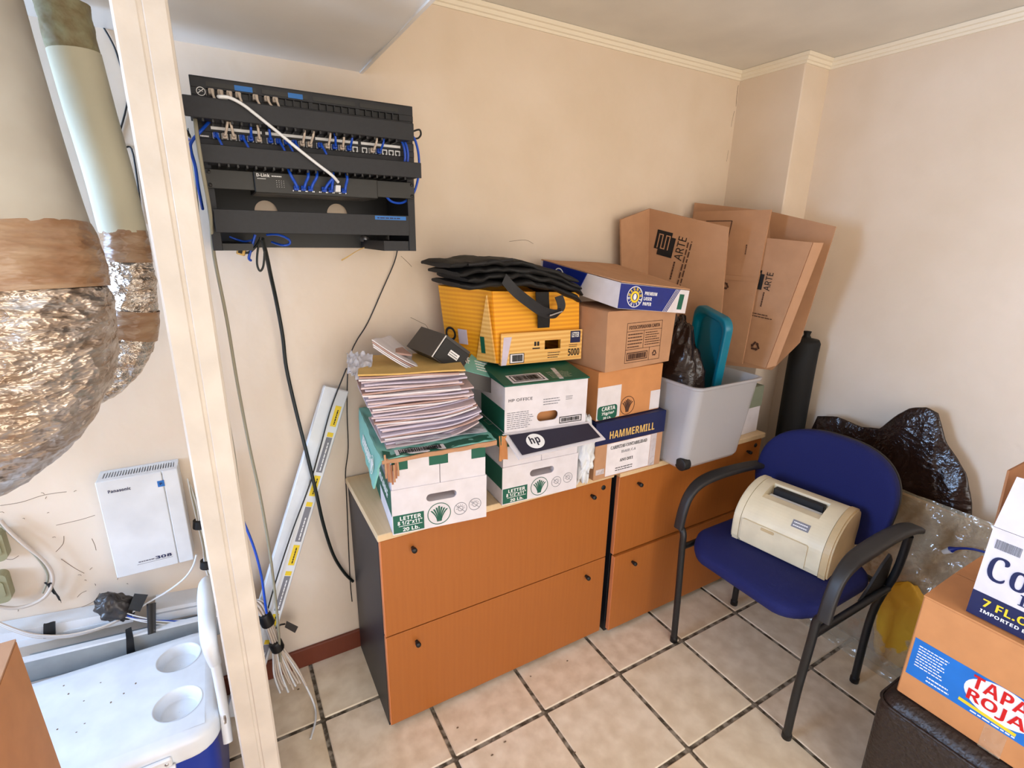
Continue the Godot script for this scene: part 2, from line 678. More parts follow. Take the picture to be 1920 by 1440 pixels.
	mat("yellow", Color(0.93, 0.8, 0.15), 0.5)
	mat("yellow_bag", Color(0.86, 0.66, 0.16), 0.5)
	mat("white_paper", Color(0.92, 0.9, 0.92), 0.8, 0, "soft", 4.0)
	mat("pink_paper", Color(0.86, 0.78, 0.79), 0.8, 0, "soft", 4.0)
	mat("lilac_paper", Color(0.83, 0.79, 0.86), 0.8, 0, "soft", 4.0)
	mat("manila", Color(0.88, 0.72, 0.42), 0.75, 0, "soft", 4.0)
	mat("rose_card", Color(0.76, 0.62, 0.58), 0.75, 0, "soft", 4.0)
	mat("bag_fabric", Color(0.055, 0.055, 0.06), 0.7, 0, "cloth", 6.0, "cloth_n", 0.4)
	mat("strap", Color(0.09, 0.09, 0.11), 0.6, 0, "cloth", 10.0, "cloth_n", 0.5)
	mat("smoke_plastic", Color(0.2, 0.185, 0.18), 0.35)
	mat("chair_blue", Color(0.03, 0.085, 0.37), 0.85, 0, "cloth", 9.0, "cloth_n", 0.7)
	mat("chair_frame", Color(0.12, 0.12, 0.125), 0.42, 0.1)
	mat("arm_plastic", Color(0.15, 0.145, 0.145), 0.5)
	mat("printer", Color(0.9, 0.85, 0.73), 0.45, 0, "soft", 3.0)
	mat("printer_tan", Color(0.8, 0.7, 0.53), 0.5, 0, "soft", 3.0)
	mat("leather", Color(0.17, 0.125, 0.105), 0.42, 0, "soft", 3.0, "leather_n", 0.5)
	mat("trash_bag", Color(0.16, 0.105, 0.085), 0.22, 0, "soft", 4.0, "foil_n", 0.25)
	mat("tube_fabric", Color(0.03, 0.032, 0.032), 0.75, 0, "cloth", 8.0)
	mat("cooler_blue", Color(0.03, 0.2, 0.62), 0.4, 0, "soft", 2.0)
	mat("cooler_white", Color(0.9, 0.92, 0.94), 0.35, 0, "soft", 2.5)
	mat("grey_metal", Color(0.62, 0.64, 0.64), 0.5, 0.1, "card", 4.0)
	mat("socket", Color(0.6, 0.58, 0.44), 0.5)
	mat("label_blue", Color(0.07, 0.45, 0.8), 0.35, 0, "soft", 3.0)
	mat("red", Color(0.8, 0.05, 0.07), 0.4)
	mat("teal_lid", Color(0.0, 0.42, 0.5), 0.3)
	mat("grey_green", Color(0.52, 0.55, 0.47), 0.7, 0, "card", 3.0)
	mat("wrapped_board", Color(0.55, 0.42, 0.25), 0.6, 0, "card", 1.5)
	mat("scuff", Color(0.45, 0.37, 0.29), 0.9)
	var t := mat("bin_plastic", Color(0.76, 0.75, 0.76, 0.6), 0.35)
	t.transparency = BaseMaterial3D.TRANSPARENCY_ALPHA
	t = mat("clear_wrap", Color(0.88, 0.83, 0.72, 0.2), 0.12, 0, "", 2.0, "crumple_n", 0.5)
	t.transparency = BaseMaterial3D.TRANSPARENCY_ALPHA
	t = mat("clear_bag", Color(0.93, 0.93, 0.97, 0.55), 0.2, 0, "", 3.0, "crumple_n", 0.6)
	t.transparency = BaseMaterial3D.TRANSPARENCY_ALPHA
	t = mat("pane", Color(0.95, 0.97, 1.0, 0.08), 0.02)
	t.transparency = BaseMaterial3D.TRANSPARENCY_ALPHA


# ------------------------------------------------------------------ the room
func ax(x0: float, y0: float, z0: float) -> Fr:
	return Fr.new(Vector3(x0, y0, z0), Vector3.RIGHT, Vector3.UP)


func wbox(b: MB, x0: float, x1: float, y0: float, y1: float, z0: float, z1: float, bev := 0.0) -> void:
	b.obox(ax(0, 0, 0), x0, x1, y0, y1, z0, z1, bev)


func room() -> void:
	const XL := -2.2
	const XC := 2.0175
	const ZC := 0.297
	const XB := 2.179
	const HC := 2.253
	const ZF := 3.25
	# floor: a grout bed and the tiles laid in it
	var fl := setting("floor")
	var b := mb()
	wbox(b, XL - 0.1, XB + 0.1, -0.12, -0.004, -0.1, ZF + 0.1)
	part("grout_bed", b, M.grout)
	for i in range(-8, 7):
		for j in range(-3, 9):
			var x0 := maxf(0.3676 + i * 0.33 + 0.0065, XL)
			var x1 := minf(0.3676 + (i + 1) * 0.33 - 0.0065, XB)
			var z0 := maxf(0.597 + j * 0.33 + 0.0065, 0.0)
			var z1 := minf(0.597 + (j + 1) * 0.33 - 0.0065, ZF)
			if x1 - x0 < 0.01 or z1 - z0 < 0.01:
				continue
			b = mb()
			wbox(b, x0, x1, -0.012, rng.randf_range(-0.0008, 0.0004), z0, z1, 0.003)
			part("tile", b, M["tile%d" % rng.randi_range(0, 3)], fl)
	# walls
	var wb := setting("wall_back")
	b = mb()
	wbox(b, XL - 0.1, XB + 0.1, -0.1, HC + 0.1, -0.1, 0.0)
	part("plaster", b, M.wall)
	var cracks := [[Vector3(-0.653, 0.847, 0), Vector3(-0.612, 0.846, 0), Vector3(-0.572, 0.854, 0), Vector3(-0.545, 0.855, 0), Vector3(-0.517, 0.853, 0)], [Vector3(-0.556, 0.76, 0), Vector3(-0.504, 0.762, 0), Vector3(-0.47, 0.767, 0)], [Vector3(-0.571, 0.68, 0), Vector3(-0.552, 0.7, 0), Vector3(-0.546, 0.723, 0)], [Vector3(-0.564, 0.655, 0.001), Vector3(-0.541, 0.616, 0), Vector3(-0.524, 0.593, 0)], [Vector3(-0.489, 0.697, 0), Vector3(-0.486, 0.675, 0), Vector3(-0.486, 0.657, 0)], [Vector3(-0.552, 0.522, 0), Vector3(-0.542, 0.531, 0), Vector3(-0.529, 0.535, 0)], [Vector3(-0.552, 0.485, 0), Vector3(-0.52, 0.494, 0), Vector3(-0.501, 0.517, 0)], [Vector3(-0.678, 0.695, 0), Vector3(-0.661, 0.686, 0), Vector3(-0.646, 0.693, 0)], [Vector3(0.971, 1.522, 0), Vector3(0.935, 1.535, 0), Vector3(0.866, 1.529, 0)], [Vector3(0.454, 1.478, 0), Vector3(0.477, 1.457, 0), Vector3(0.49, 1.443, 0)], [Vector3(2.009, 2.202, 0.001), Vector3(2.009, 2.149, 0.001), Vector3(2.013, 2.118, 0)], [Vector3(2.006, 2.1, 0.001), Vector3(2.001, 2.07, 0), Vector3(1.998, 2.035, 0)], [Vector3(2, 1.939, 0), Vector3(1.999, 1.909, 0), Vector3(1.996, 1.891, 0)], [Vector3(0.658, 1.465, 0), Vector3(0.675, 1.456, 0), Vector3(0.662, 1.449, 0), Vector3(0.679, 1.441, 0)], [Vector3(0.479, 1.272, 0), Vector3(0.517, 1.251, 0), Vector3(0.537, 1.237, 0), Vector3(0.565, 1.181, 0)]]
	for c in cracks:
		b = mb()
		b.tube(smooth(c, 4), 0.0007, 5)
		part("crack", b, M.scuff)
	for k in 20:
		b = mb()
		var q := Vector3(rng.randf_range(-0.68, -0.42), rng.randf_range(0.52, 0.86), 0.0003)
		var d := Vector3(rng.randf_range(-0.008, 0.008), rng.randf_range(-0.007, 0.007), 0)
		b.tube([q, q + d * 0.5 + Vector3(0.001, 0.0015, 0), q + d], 0.0006, 4)
		part("scuff", b, M.scuff)
	setting("wall_right")
	b = mb()
	wbox(b, XB, XB + 0.1, -0.1, HC + 0.1, ZC - 0.05, ZF + 0.1)
	part("plaster", b, M.wall)
	setting("wall_corner")
	b = mb()
	wbox(b, XC, XB + 0.1, 0.0, HC, -0.02, ZC, 0.004)
	part("pillar", b, M.wall)
	setting("wall_left")
	b = mb()
	wbox(b, XL - 0.12, XL, -0.1, 0.85, -0.1, ZF + 0.1)
	wbox(b, XL - 0.12, XL, 1.92, HC + 0.1, -0.1, ZF + 0.1)
	wbox(b, XL - 0.12, XL, 0.85, 1.92, -0.1, 0.1)
	wbox(b, XL - 0.12, XL, 0.85, 1.92, 1.06, ZF + 0.1)
	part("plaster", b, M.wall)
	setting("wall_front")
	b = mb()
	wbox(b, XL - 0.1, -1.0, -0.1, HC + 0.1, ZF, ZF + 0.12)
	wbox(b, 1.6, XB + 0.1, -0.1, HC + 0.1, ZF, ZF + 0.12)
	wbox(b, -1.0, 1.6, 2.12, HC + 0.1, ZF, ZF + 0.12)
	wbox(b, -1.0, 1.6, -0.1, 0.02, ZF, ZF + 0.12)
	part("plaster", b, M.wall)
	setting("ceiling")
	b = mb()
	wbox(b, XL - 0.1, XB + 0.1, HC, HC + 0.1, -0.1, ZF + 0.1)
	part("plaster", b, M.ceiling)
	# dropped soffit over the left of the room, hand-trowelled: its underside rolls a little
	setting("ceiling_soffit")
	b = mb()
	b.sheet(Vector3(XL, 2.004, 0.0), Vector3(0.361, 2.004, 0.0), Vector3(0.361, 2.004, ZF), Vector3(XL, 2.004, ZF), 0.004, 12, 130, func(u: float, w: float) -> Vector3:
		var z := w * ZF
		return Vector3(0, 0.0022 * sin(z * 16.0 + 0.6 * sin(u * 5.0)) * smoothstep(0.0, 0.1, z), 0))
	wbox(b, XL, 0.361, 2.012, HC, 0.0, ZF)
	wbox(b, 0.352, 0.361, 1.9985, 2.03, 0.0, ZF)
	part("underside", b, M.soffit)
	# openings
	var w1 := setting("window_1")
	b = mb()
	for q in [[0.1, 0.14], [1.02, 1.06], [0.56, 0.6]]:
		wbox(b, XL - 0.09, XL - 0.04, 0.85, 1.92, q[0], q[1])
	wbox(b, XL - 0.09, XL - 0.04, 0.85, 0.89, 0.1, 1.06)
	wbox(b, XL - 0.09, XL - 0.04, 1.88, 1.92, 0.1, 1.06)
	part("window_frame", b, M.white_plastic)
	for q in [[0.14, 0.56], [0.6, 1.02]]:
		b = mb()
		wbox(b, XL - 0.068, XL - 0.062, 0.89, 1.88, q[0], q[1])
		part("pane", b, M.pane, w1)
	var w2 := setting("door_1")
	b = mb()
	for x in [-1.0, 0.27, 1.55]:
		wbox(b, x, x + 0.05, 0.02, 2.12, ZF + 0.03, ZF + 0.08)
	wbox(b, -1.0, 1.6, 2.07, 2.12, ZF + 0.03, ZF + 0.08)
	part("door_frame", b, M.white_plastic)
	for q in [[-0.95, 0.27], [0.32, 1.55]]:
		b = mb()
		wbox(b, q[0], q[1], 0.02, 2.07, ZF + 0.052, ZF + 0.058)
		part("pane", b, M.pane, w2)
	# crown moulding in three runs of profile, and the baseboard
	var runs := [[Vector3(0.361, 0, 0), Vector3(XC, 0, 0), Vector3(0, 0, 1)], [Vector3(XC, 0, 0), Vector3(XC, 0, ZC), Vector3(-1, 0, 0)], [Vector3(XC, 0, ZC), Vector3(XB, 0, ZC), Vector3(0, 0, 1)], [Vector3(XB, 0, ZC), Vector3(XB, 0, ZF), Vector3(-1, 0, 0)]]
	var prof := [Vector2(0, 2.218), Vector2(0.006, 2.2185), Vector2(0.008, 2.226), Vector2(0.014, 2.228), Vector2(0.017, 2.238), Vector2(0.024, 2.24), Vector2(0.026, 2.252), Vector2(0, 2.2525)]
	for k in runs.size():
		var a: Vector3 = runs[k][0]
		var c: Vector3 = runs[k][1]
		var nn: Vector3 = runs[k][2]
		var e := (c - a).normalized()
		# mitres: inner corners shorten the run, the outer corner lengthens it
		var m0 := [0.0, 1.0, -1.0, 1.0][k] as float
		var m1 := [-1.0, 1.0, -1.0, 0.0][k] as float
		setting("trim_%d" % (k + 1))
		b = mb()
		var dirsgn := 1.0 if e.cross(Vector3.UP).dot(nn) > 0 else -1.0
		for i in prof.size() - 1:
			var p: Vector2 = prof[i]
			var q: Vector2 = prof[i + 1]
			var aa := a + nn * p.x + Vector3(0, p.y, 0) + e * p.x * m0
			var bb := c + nn * p.x + Vector3(0, p.y, 0) + e * p.x * m1
			var cc := c + nn * q.x + Vector3(0, q.y, 0) + e * q.x * m1
			var dd := a + nn * q.x + Vector3(0, q.y, 0) + e * q.x * m0
			if dirsgn > 0:
				b.quad(aa, bb, cc, dd)
			else:
				b.quad(bb, aa, dd, cc)
		part("moulding", b, M.trim)
	setting("baseboard_back")
	b = mb()
	wbox(b, XL, 2.0, 0.0, 0.078, 0.0, 0.014, 0.003)
	part("board", b, M.baseboard)
	setting("baseboard_right")
	b = mb()
	wbox(b, XB - 0.014, XB, 0.0, 0.078, ZC, ZF, 0.003)
	part("board", b, M.baseboard)


# ------------------------------------------------------------------ post, ducts, telephone unit, cooler
func services_left() -> void:
	# the painted post: two channels side by side with a seam between them
	thing("support_post", "cream painted steel post with a seam down its middle, beside the blue cooler", "post", Vector3(-0.14, 0, 0.53))
	var f := Fr.new(Vector3(-0.179, 0, 0.57), Vector3.RIGHT, Vector3.UP)
	var b := mb()
	b.obox(f, 0.0, 0.0385, 0.0, 1.998, -0.045, 0.0, 0.004)
	part("channel", b, M.post)
	b = mb()
	b.obox(f, 0.0405, 0.079, 0.0, 1.998, -0.045, 0.0, 0.004)
	part("channel", b, M.post)
	b = mb()
	b.obox(f, 0.037, 0.042, 0.0, 1.998, -0.04, -0.0025)
	part("seam", b, M.post)
	# the thick insulated duct coming down and bending away to the left
	thing("insulated_duct", "thick grey insulated air duct with a crinkled foil elbow, at the left edge", "duct", Vector3(-0.44, 0.95, 0.42))
	var cx := -0.425
	var cz := 0.42
	var path := [Vector3(cx - 0.035, 1.975, cz - 0.03), Vector3(cx - 0.022, 1.8, cz - 0.01), Vector3(cx - 0.005, 1.62, cz + 0.01), Vector3(cx + 0.01, 1.5, cz + 0.02)]
	b = mb()
	b.tube(smooth(path, 8), 0.142, 40, false)
	part("sleeve", b, M.duct_cloth)
	var nz := FastNoiseLite.new()
	nz.seed = 5
	nz.frequency = 9.0
	nz.fractal_octaves = 3
	var crease := FastNoiseLite.new()
	crease.seed = 8
	crease.noise_type = FastNoiseLite.TYPE_CELLULAR
	crease.cellular_return_type = FastNoiseLite.RETURN_DISTANCE2_SUB
	crease.frequency = 14.0
	duct_run("tape_band", [Vector3(cx + 0.005, 1.535, cz + 0.016), Vector3(cx + 0.012, 1.49, cz + 0.022), Vector3(cx + 0.014, 1.44, cz + 0.026)], [0.146, 0.149, 0.148], M.duct_tape, nz, crease, 0.003)
	duct_run("foil_elbow", [Vector3(cx + 0.014, 1.445, cz + 0.026), Vector3(cx + 0.012, 1.38, cz + 0.03), Vector3(cx - 0.01, 1.31, cz + 0.03), Vector3(cx - 0.06, 1.24, cz + 0.03), Vector3(cx - 0.14, 1.185, cz + 0.02), Vector3(cx - 0.25, 1.155, cz), Vector3(cx - 0.4, 1.15, cz - 0.03), Vector3(cx - 1.0, 1.15, cz - 0.12), Vector3(cx - 1.77, 1.15, cz - 0.2)], [0.146, 0.152, 0.155, 0.154, 0.15, 0.147, 0.145, 0.145, 0.145], M.foil, nz, crease, 0.006)
	# the slimmer duct behind it
	thing("insulated_duct", "slimmer pale insulated air duct with brown tape bands, behind the thick duct", "duct", Vector3(-0.3, 1.1, 0.2))
	var top: Vector3 = Vector3(-0.29, 1.959, 0.2)
	duct_run("wrap", [Vector3(-0.287, 1.983, 0.2), Vector3(-0.286, 1.931, 0.2), Vector3(-0.283, 1.89, 0.2)], [0.047, 0.048, 0.046], M.duct_wrap_green, nz, crease, 0.003)
	b = mb()
	b.tube(smooth([Vector3(-0.283, 1.896, 0.2), Vector3(-0.275, 1.786, 0.2), Vector3(-0.264, 1.66, 0.2), Vector3(-0.258, 1.541, 0.2)], 6), 0.0455, 28, false)
	part("sleeve", b, M.duct_cloth_pale)
	duct_run("tape_band", [Vector3(-0.257, 1.548, 0.2), Vector3(-0.259, 1.501, 0.2), Vector3(-0.26, 1.477, 0.2)], [0.048, 0.05, 0.05], M.duct_tape, nz, crease, 0.003)
	duct_run("foil_sleeve", [Vector3(-0.26, 1.483, 0.2), Vector3(-0.261, 1.429, 0.2), Vector3(-0.268, 1.36, 0.2)], [0.049, 0.053, 0.052], M.foil_bright, nz, crease, 0.005)
	duct_run("tape_band", [Vector3(-0.268, 1.367, 0.2), Vector3(-0.273, 1.335, 0.2), Vector3(-0.281, 1.301, 0.2)], [0.054, 0.0545, 0.0535], M.duct_tape, nz, crease, 0.002)
	duct_run("foil_elbow", [Vector3(-0.28, 1.306, 0.2), Vector3(-0.296, 1.259, 0.2), Vector3(-0.333, 1.211, 0.2), Vector3(-0.384, 1.178, 0.2), Vector3(-0.463, 1.163, 0.18)], [0.053, 0.05, 0.045, 0.042, 0.04], M.foil_bright, nz, crease, 0.006)
	# thin black lead and clip on the wall between duct and post
	world()
	b = MB.new()
	b.tube(smooth([Vector3(-0.247, 2.01, 0.004), Vector3(-0.233, 1.976, 0.004), Vector3(-0.226, 1.942, 0.004), Vector3(-0.22, 1.862, 0.004), Vector3(-0.255, 1.761, 0.004), Vector3(-0.244, 1.746, 0.004), Vector3(-0.23, 1.729, 0.004), Vector3(-0.236, 1.562, 0.004)], 5), 0.0022, 6)
	solo("wall_lead", "thin black lead on the wall between the slim duct and the post", "cable", b, M.black)
	# telephone exchange on the wall
	var pr := thing("telephone_exchange", "white wall-mounted telephone exchange box with a slotted top and blue 308 lettering", "phone box", Vector3(-0.34, 0.6, 0.0))
	f = Fr.new(Vector3(-0.436, 0.598, 0.08), Vector3.RIGHT, Vector3.UP)
	b = mb()
	b.obox(f, 0.0, 0.184, 0.0, 0.286, -0.079, -0.006, 0.003)
	part("case", b, M.white_plastic)
	b = mb()
	b.obox(f, -0.001, 0.146, -0.001, 0.299, -0.006, 0.0, 0.002)
	part("cover", b, M.white_plastic)
	b = mb()
	b.obox(f, 0.1475, 0.185, -0.001, 0.299, -0.006, 0.0, 0.002)
	part("side_cover", b, M.white_plastic)
	# slotted grille along the top: bars with real gaps between them
	b = mb()
	b.obox(f, 0.0, 0.184, 0.29, 0.298, -0.024, -0.006, 0.001)
	b.obox(f, 0.0, 0.184, 0.29, 0.298, -0.079, -0.062, 0.001)
	b.obox(f, 0.0, 0.011, 0.29, 0.298, -0.062, -0.024)
	b.obox(f, 0.175, 0.184, 0.29, 0.298, -0.062, -0.024)
	part("grille_frame", b, M.white_plastic)
	for k in 26:
		b = mb()
		var x := 0.0142 + k * 0.0062
		b.obox(f, x, x + 0.0031, 0.29, 0.2975, -0.062, -0.024)
		part("vent_bar", b, M.white_plastic)
	text(pr, f, "Panasonic", 0.022, 0.262, 0.05, 0.009, M.navy, "bold")
	text(pr, f, "308", 0.094, 0.031, 0.04, 0.0095, M.navy, "bold")
	b = mb()
	text_lines(b, f, 0.054, 0.029, 0.098, 0.04, 1, 3)
	part("small_print", b, M.ink_grey)
	b = mb()
	rect(b, f, 0.133, 0.254, 0.149, 0.272, 0.0012)
	part("badge", b, M.blue_label)
	text(pr, f, "P", 0.138, 0.2595, 0.006, 0.007, M.navy, "bold", 0.0018)
	b = mb()
	rect(b, f, 0.05, 0.0265, 0.135, 0.0272)
	part("rule", b, M.ink_grey)
	# leads beside it, strapped
	for k in 7:
		world()
		b = MB.new()
		var dx := k * 0.0045
		b.tube(smooth([Vector3(-0.236 + dx * 0.4, 0.84 - k * 0.01, 0.03), Vector3(-0.232 + dx, 0.76, 0.05 + 0.004 * (k % 3)), Vector3(-0.228 + dx * 0.5, 0.7, 0.062), Vector3(-0.226 + dx, 0.62, 0.06 + 0.004 * (k % 2)), Vector3(-0.228 + dx * 0.5, 0.56, 0.065), Vector3(-0.222 + dx, 0.5, 0.06), Vector3(-0.2 + dx * 2, 0.44, 0.05)], 4), 0.0022, 6)
		solo("telephone_lead", "thin grey lead in the strapped bunch right of the telephone box", "cable", b, M.grey_cable if k % 2 else M.white_plastic, "leads beside the telephone box")
	for y in [0.7, 0.56]:
		b = MB.new()
		b.tube([Vector3(-0.226, y - 0.012, 0.06), Vector3(-0.222, y + 0.012, 0.06)], 0.017, 12)
		solo("cable_strap", "black hook-and-loop strap round the %s of the leads right of the telephone box" % ("upper part" if y > 0.6 else "lower part"), "strap", b, M.black, "straps on the telephone leads")
	# looping white lead from the bunch to the tangle
	b = MB.new()
	b.tube(smooth([Vector3(-0.242, 0.617, 0.09), Vector3(-0.256, 0.581, 0.09), Vector3(-0.283, 0.548, 0.09), Vector3(-0.327, 0.521, 0.09), Vector3(-0.376, 0.502, 0.09), Vector3(-0.419, 0.483, 0.09)], 6), 0.0028, 8)
	solo("white_lead", "white lead looping from the strapped bunch down to the taped tangle", "cable", b, M.white_plastic)
	# wall sockets and the beige flex at the far left
	for q in [[0, Vector3(-0.675, 0.747, 0)], [1, Vector3(-0.691, 0.624, -0)]]:
		var p: Vector3 = q[1]
		thing("wall_socket", ["upper olive-grey socket box cut by the left edge", "lower olive-grey socket box near the left edge"][q[0]], "socket", Vector3(p.x, p.y - 0.04, 0))
		f = Fr.new(Vector3(p.x - 0.028, p.y - 0.045, 0.03), Vector3.RIGHT, Vector3.UP)
		b = mb()
		b.poly(round_rect(0, 0, 0.046, 0.085, 0.014), f, -0.03, 0.0)
		part("case", b, M.socket)
		b = mb()
		b.poly(round_rect(0.008, 0.02, 0.038, 0.065, 0.008), f, -0.001, 0.003)
		part("face", b, M.socket)
	world()
	b = MB.new()
	b.tube(smooth([Vector3(-0.654, 0.815, 0.02), Vector3(-0.64, 0.777, 0.025), Vector3(-0.616, 0.729, 0.03), Vector3(-0.594, 0.685, 0.03), Vector3(-0.582, 0.639, 0.03), Vector3(-0.587, 0.601, 0.03), Vector3(-0.608, 0.568, 0.03), Vector3(-0.639, 0.554, 0.03), Vector3(-0.671, 0.555, 0.03), Vector3(-0.7, 0.57, 0.03), Vector3(-0.727, 0.594, 0.03)], 6), 0.0045, 8)
	solo("beige_flex", "thick beige flex looping on the wall beside the sockets", "cable", b, M.beige_cable)
	b = MB.new()
	b.tube(smooth([Vector3(-0.659, 0.802, 0.014), Vector3(-0.636, 0.753, 0.018), Vector3(-0.606, 0.685, 0.018), Vector3(-0.595, 0.622, 0.018), Vector3(-0.615, 0.573, 0.018)], 6), 0.003, 6)
	solo("beige_flex", "thinner beige flex running inside the loop of the thick one", "cable", b, M.grey_cable)
	b = MB.new()
	b.sheet(Vector3(-0.602, 0.613, 0.034), Vector3(-0.587, 0.607, 0.036), Vector3(-0.585, 0.525, 0.012), Vector3(-0.59, 0.547, 0.01), 0.0015, 4, 4, func(u: float, w: float) -> float: return 0.003 * sin(u * 9.0 + w * 7.0))
	solo("tape_scrap", "scrap of black tape hanging from the beige flex", "tape", b, M.black)
	# trunking along the wall and the open metal tray in front of it
	thing("cable_trunking", "white plastic cable trunking along the wall above the cooler", "trunking", Vector3(-0.5, 0.42, 0.02))
	b = mb()
	b.hexa(Vector3(-0.726, 0.454, 0.06), Vector3(-0.428, 0.431, 0.06), Vector3(-0.422, 0.472, 0.06), Vector3(-0.716, 0.507, 0.06), Vector3(-0.726, 0.454, 0.06) + Vector3(0, 0, -0.058), Vector3(-0.428, 0.431, 0.06) + Vector3(0, 0, -0.058), Vector3(-0.422, 0.472, 0.06) + Vector3(0, 0, -0.058), Vector3(-0.716, 0.507, 0.06) + Vector3(0, 0, -0.058))
	part("channel", b, M.white_plastic)
	b = mb()
	b.hexa(Vector3(-0.725, 0.456, 0.063), Vector3(-0.428, 0.432, 0.063), Vector3(-0.425, 0.448, 0.063), Vector3(-0.721, 0.477, 0.063), Vector3(-0.725, 0.456, 0.063) + Vector3(0, 0, -0.004), Vector3(-0.428, 0.432, 0.063) + Vector3(0, 0, -0.004), Vector3(-0.425, 0.448, 0.063) + Vector3(0, 0, -0.004), Vector3(-0.721, 0.477, 0.063) + Vector3(0, 0, -0.004))
	part("lid_edge", b, M.white_plastic)
	thing("cable_trunking", "short white trunking length right of the taped tangle", "trunking", Vector3(-0.25, 0.42, 0.02))
	for q in [[1128.0, 1138.0, 0.075], [1140.0, 1160.0, 0.08]]:
		b = mb()
		var d := Vector3(0, 0, -0.075)
		var y0: float = q[0]
		var pa: Vector3 = Vector3(-0.372, 0.445, 0.075)
		var pb: Vector3 = Vector3(-0.186, 0.421, 0.075)
		var dy: float = (1140.0 - q[1]) * 0.00125
		var h: float = (q[1] - q[0]) * 0.00125
		pa.y += dy
		pb.y += dy
		pa.z = q[2]
		pb.z = q[2]
		b.hexa(pa, pb, pb + Vector3(0, h, 0), pa + Vector3(0, h, 0), pa + d, pb + d, pb + d + Vector3(0, h, 0), pa + d + Vector3(0, h, 0))
		part("channel", b, M.white_plastic)
	thing("cable_tray", "open grey metal cable tray between the cooler and the wall", "tray", Vector3(-0.45, 0.33, 0.1))
	var ta: Vector3 = Vector3(-0.679, 0.452, 0.125)
	var tb: Vector3 = Vector3(-0.189, 0.411, 0.125)
	var back := Vector3(0, 0, -0.055)
	b = mb()
	b.hexa(ta + Vector3(0, -0.07, 0), tb + Vector3(0, -0.07, 0), tb, ta, ta + Vector3(0, -0.07, -0.003), tb + Vector3(0, -0.07, -0.003), tb + Vector3(0, 0, -0.003), ta + Vector3(0, 0, -0.003))
	part("front_wall", b, M.grey_metal)
	b = mb()
	b.hexa(ta + Vector3(0, -0.004, 0.002), tb + Vector3(0, -0.004, 0.002), tb + Vector3(0, 0.002, 0.002), ta + Vector3(0, 0.002, 0.002), ta + Vector3(0, -0.004, -0.016), tb + Vector3(0, -0.004, -0.016), tb + Vector3(0, 0.002, -0.016), ta + Vector3(0, 0.002, -0.016))
	part("lip", b, M.white_plastic)
	b = mb()
	b.hexa(ta + Vector3(0, -0.07, 0), tb + Vector3(0, -0.07, 0), tb + Vector3(0, -0.066, 0), ta + Vector3(0, -0.066, 0), ta + back * 2.1 + Vector3(0, -0.07, 0), tb + back * 2.1 + Vector3(0, -0.07, 0), tb + back * 2.1 + Vector3(0, -0.066, 0), ta + back * 2.1 + Vector3(0, -0.066, 0))
	part("bottom", b, M.grey_metal)
	# straps, tangle and small boxes there
	world()
	for q in [["black strap round the white trunking left of the tangle", [Vector3(-0.615, 0.508, 0.068), Vector3(-0.591, 0.505, 0.068), Vector3(-0.598, 0.462, 0.068), Vector3(-0.623, 0.465, 0.068)]], ["black strap round the short trunking right of the tangle", [Vector3(-0.383, 0.498, 0.09), Vector3(-0.361, 0.493, 0.09), Vector3(-0.369, 0.421, 0.13), Vector3(-0.388, 0.422, 0.13)]]]:
		b = MB.new()
		var k: Array = q[1]
		b.sheet(k[3], k[2], k[1], k[0], 0.005, 5, 5, func(u: float, w: float) -> float: return 0.002 * sin(u * 6.0))
		solo("cable_strap", q[0], "strap", b, M.black)
	b = MB.new()
	b.sheet(Vector3(-0.444, 0.377, 0.131), Vector3(-0.424, 0.379, 0.131), Vector3(-0.42, 0.465, 0.131), Vector3(-0.434, 0.462, 0.131), 0.004, 3, 6, func(u: float, w: float) -> float: return 0.003 * sin(w * 8.0))
	solo("tape_tail", "dark tape tail hanging over the front of the metal tray", "tape", b, M.black)
	b = MB.new()
	b.hexa(Vector3(-0.425, 0.502, 0.1), Vector3(-0.4, 0.484, 0.1), Vector3(-0.373, 0.533, 0.1), Vector3(-0.403, 0.548, 0.1), Vector3(-0.434, 0.475, 0.06), Vector3(-0.408, 0.458, 0.06), Vector3(-0.38, 0.507, 0.06), Vector3(-0.411, 0.523, 0.06))
	solo("junction_box", "dark grey junction box in the cable tangle below the telephone box", "box", b, M.dark_metal)
	b = MB.new()
	var tc: Vector3 = Vector3(-0.458, 0.506, 0.075)
	b.lump(tc, func(d: Vector3) -> Vector3:
		var r := 1.0 + 0.4 * nz.get_noise_3dv(d * 0.15) - 0.25 * crease.get_noise_3dv(d * 0.06)
		return Vector3(d.x * 0.036, d.y * 0.034 + d.x * -0.012, d.z * 0.03) * r, 40, 24)
	solo("taped_tangle", "lump of cables wrapped in dark tape on the white trunking", "cable bundle", b, M.smoke_plastic)
	for k in 5:
		b = MB.new()
		var o := k * 2.2
		var pts := []
		for q in [Vector3(-0.436, 0.494, 0.1), Vector3(-0.402, 0.47, 0.105), Vector3(-0.345, 0.439, 0.108), Vector3(-0.282, 0.405, 0.1), Vector3(-0.225, 0.383, 0.095)]:
			pts.append(q + Vector3(0, -0.003 * k + 0.0035 * sin(q.x * 40.0 + k * 1.7), 0.002 * (k % 3)))
		b.tube(smooth(pts, 4), 0.0018, 6)
		solo("signal_wire", ["thin white wire leaving the tangle to the right, topmost", "thin blue wire leaving the tangle to the right", "thin white wire leaving the tangle below the blue one", "thin grey wire leaving the tangle to the right", "thin white wire leaving the tangle, lowest of five"][k], "wire", b, [M.white_plastic, M.blue_cable, M.white_plastic, M.grey_cable, M.white_plastic][k], "wires from the tangle")
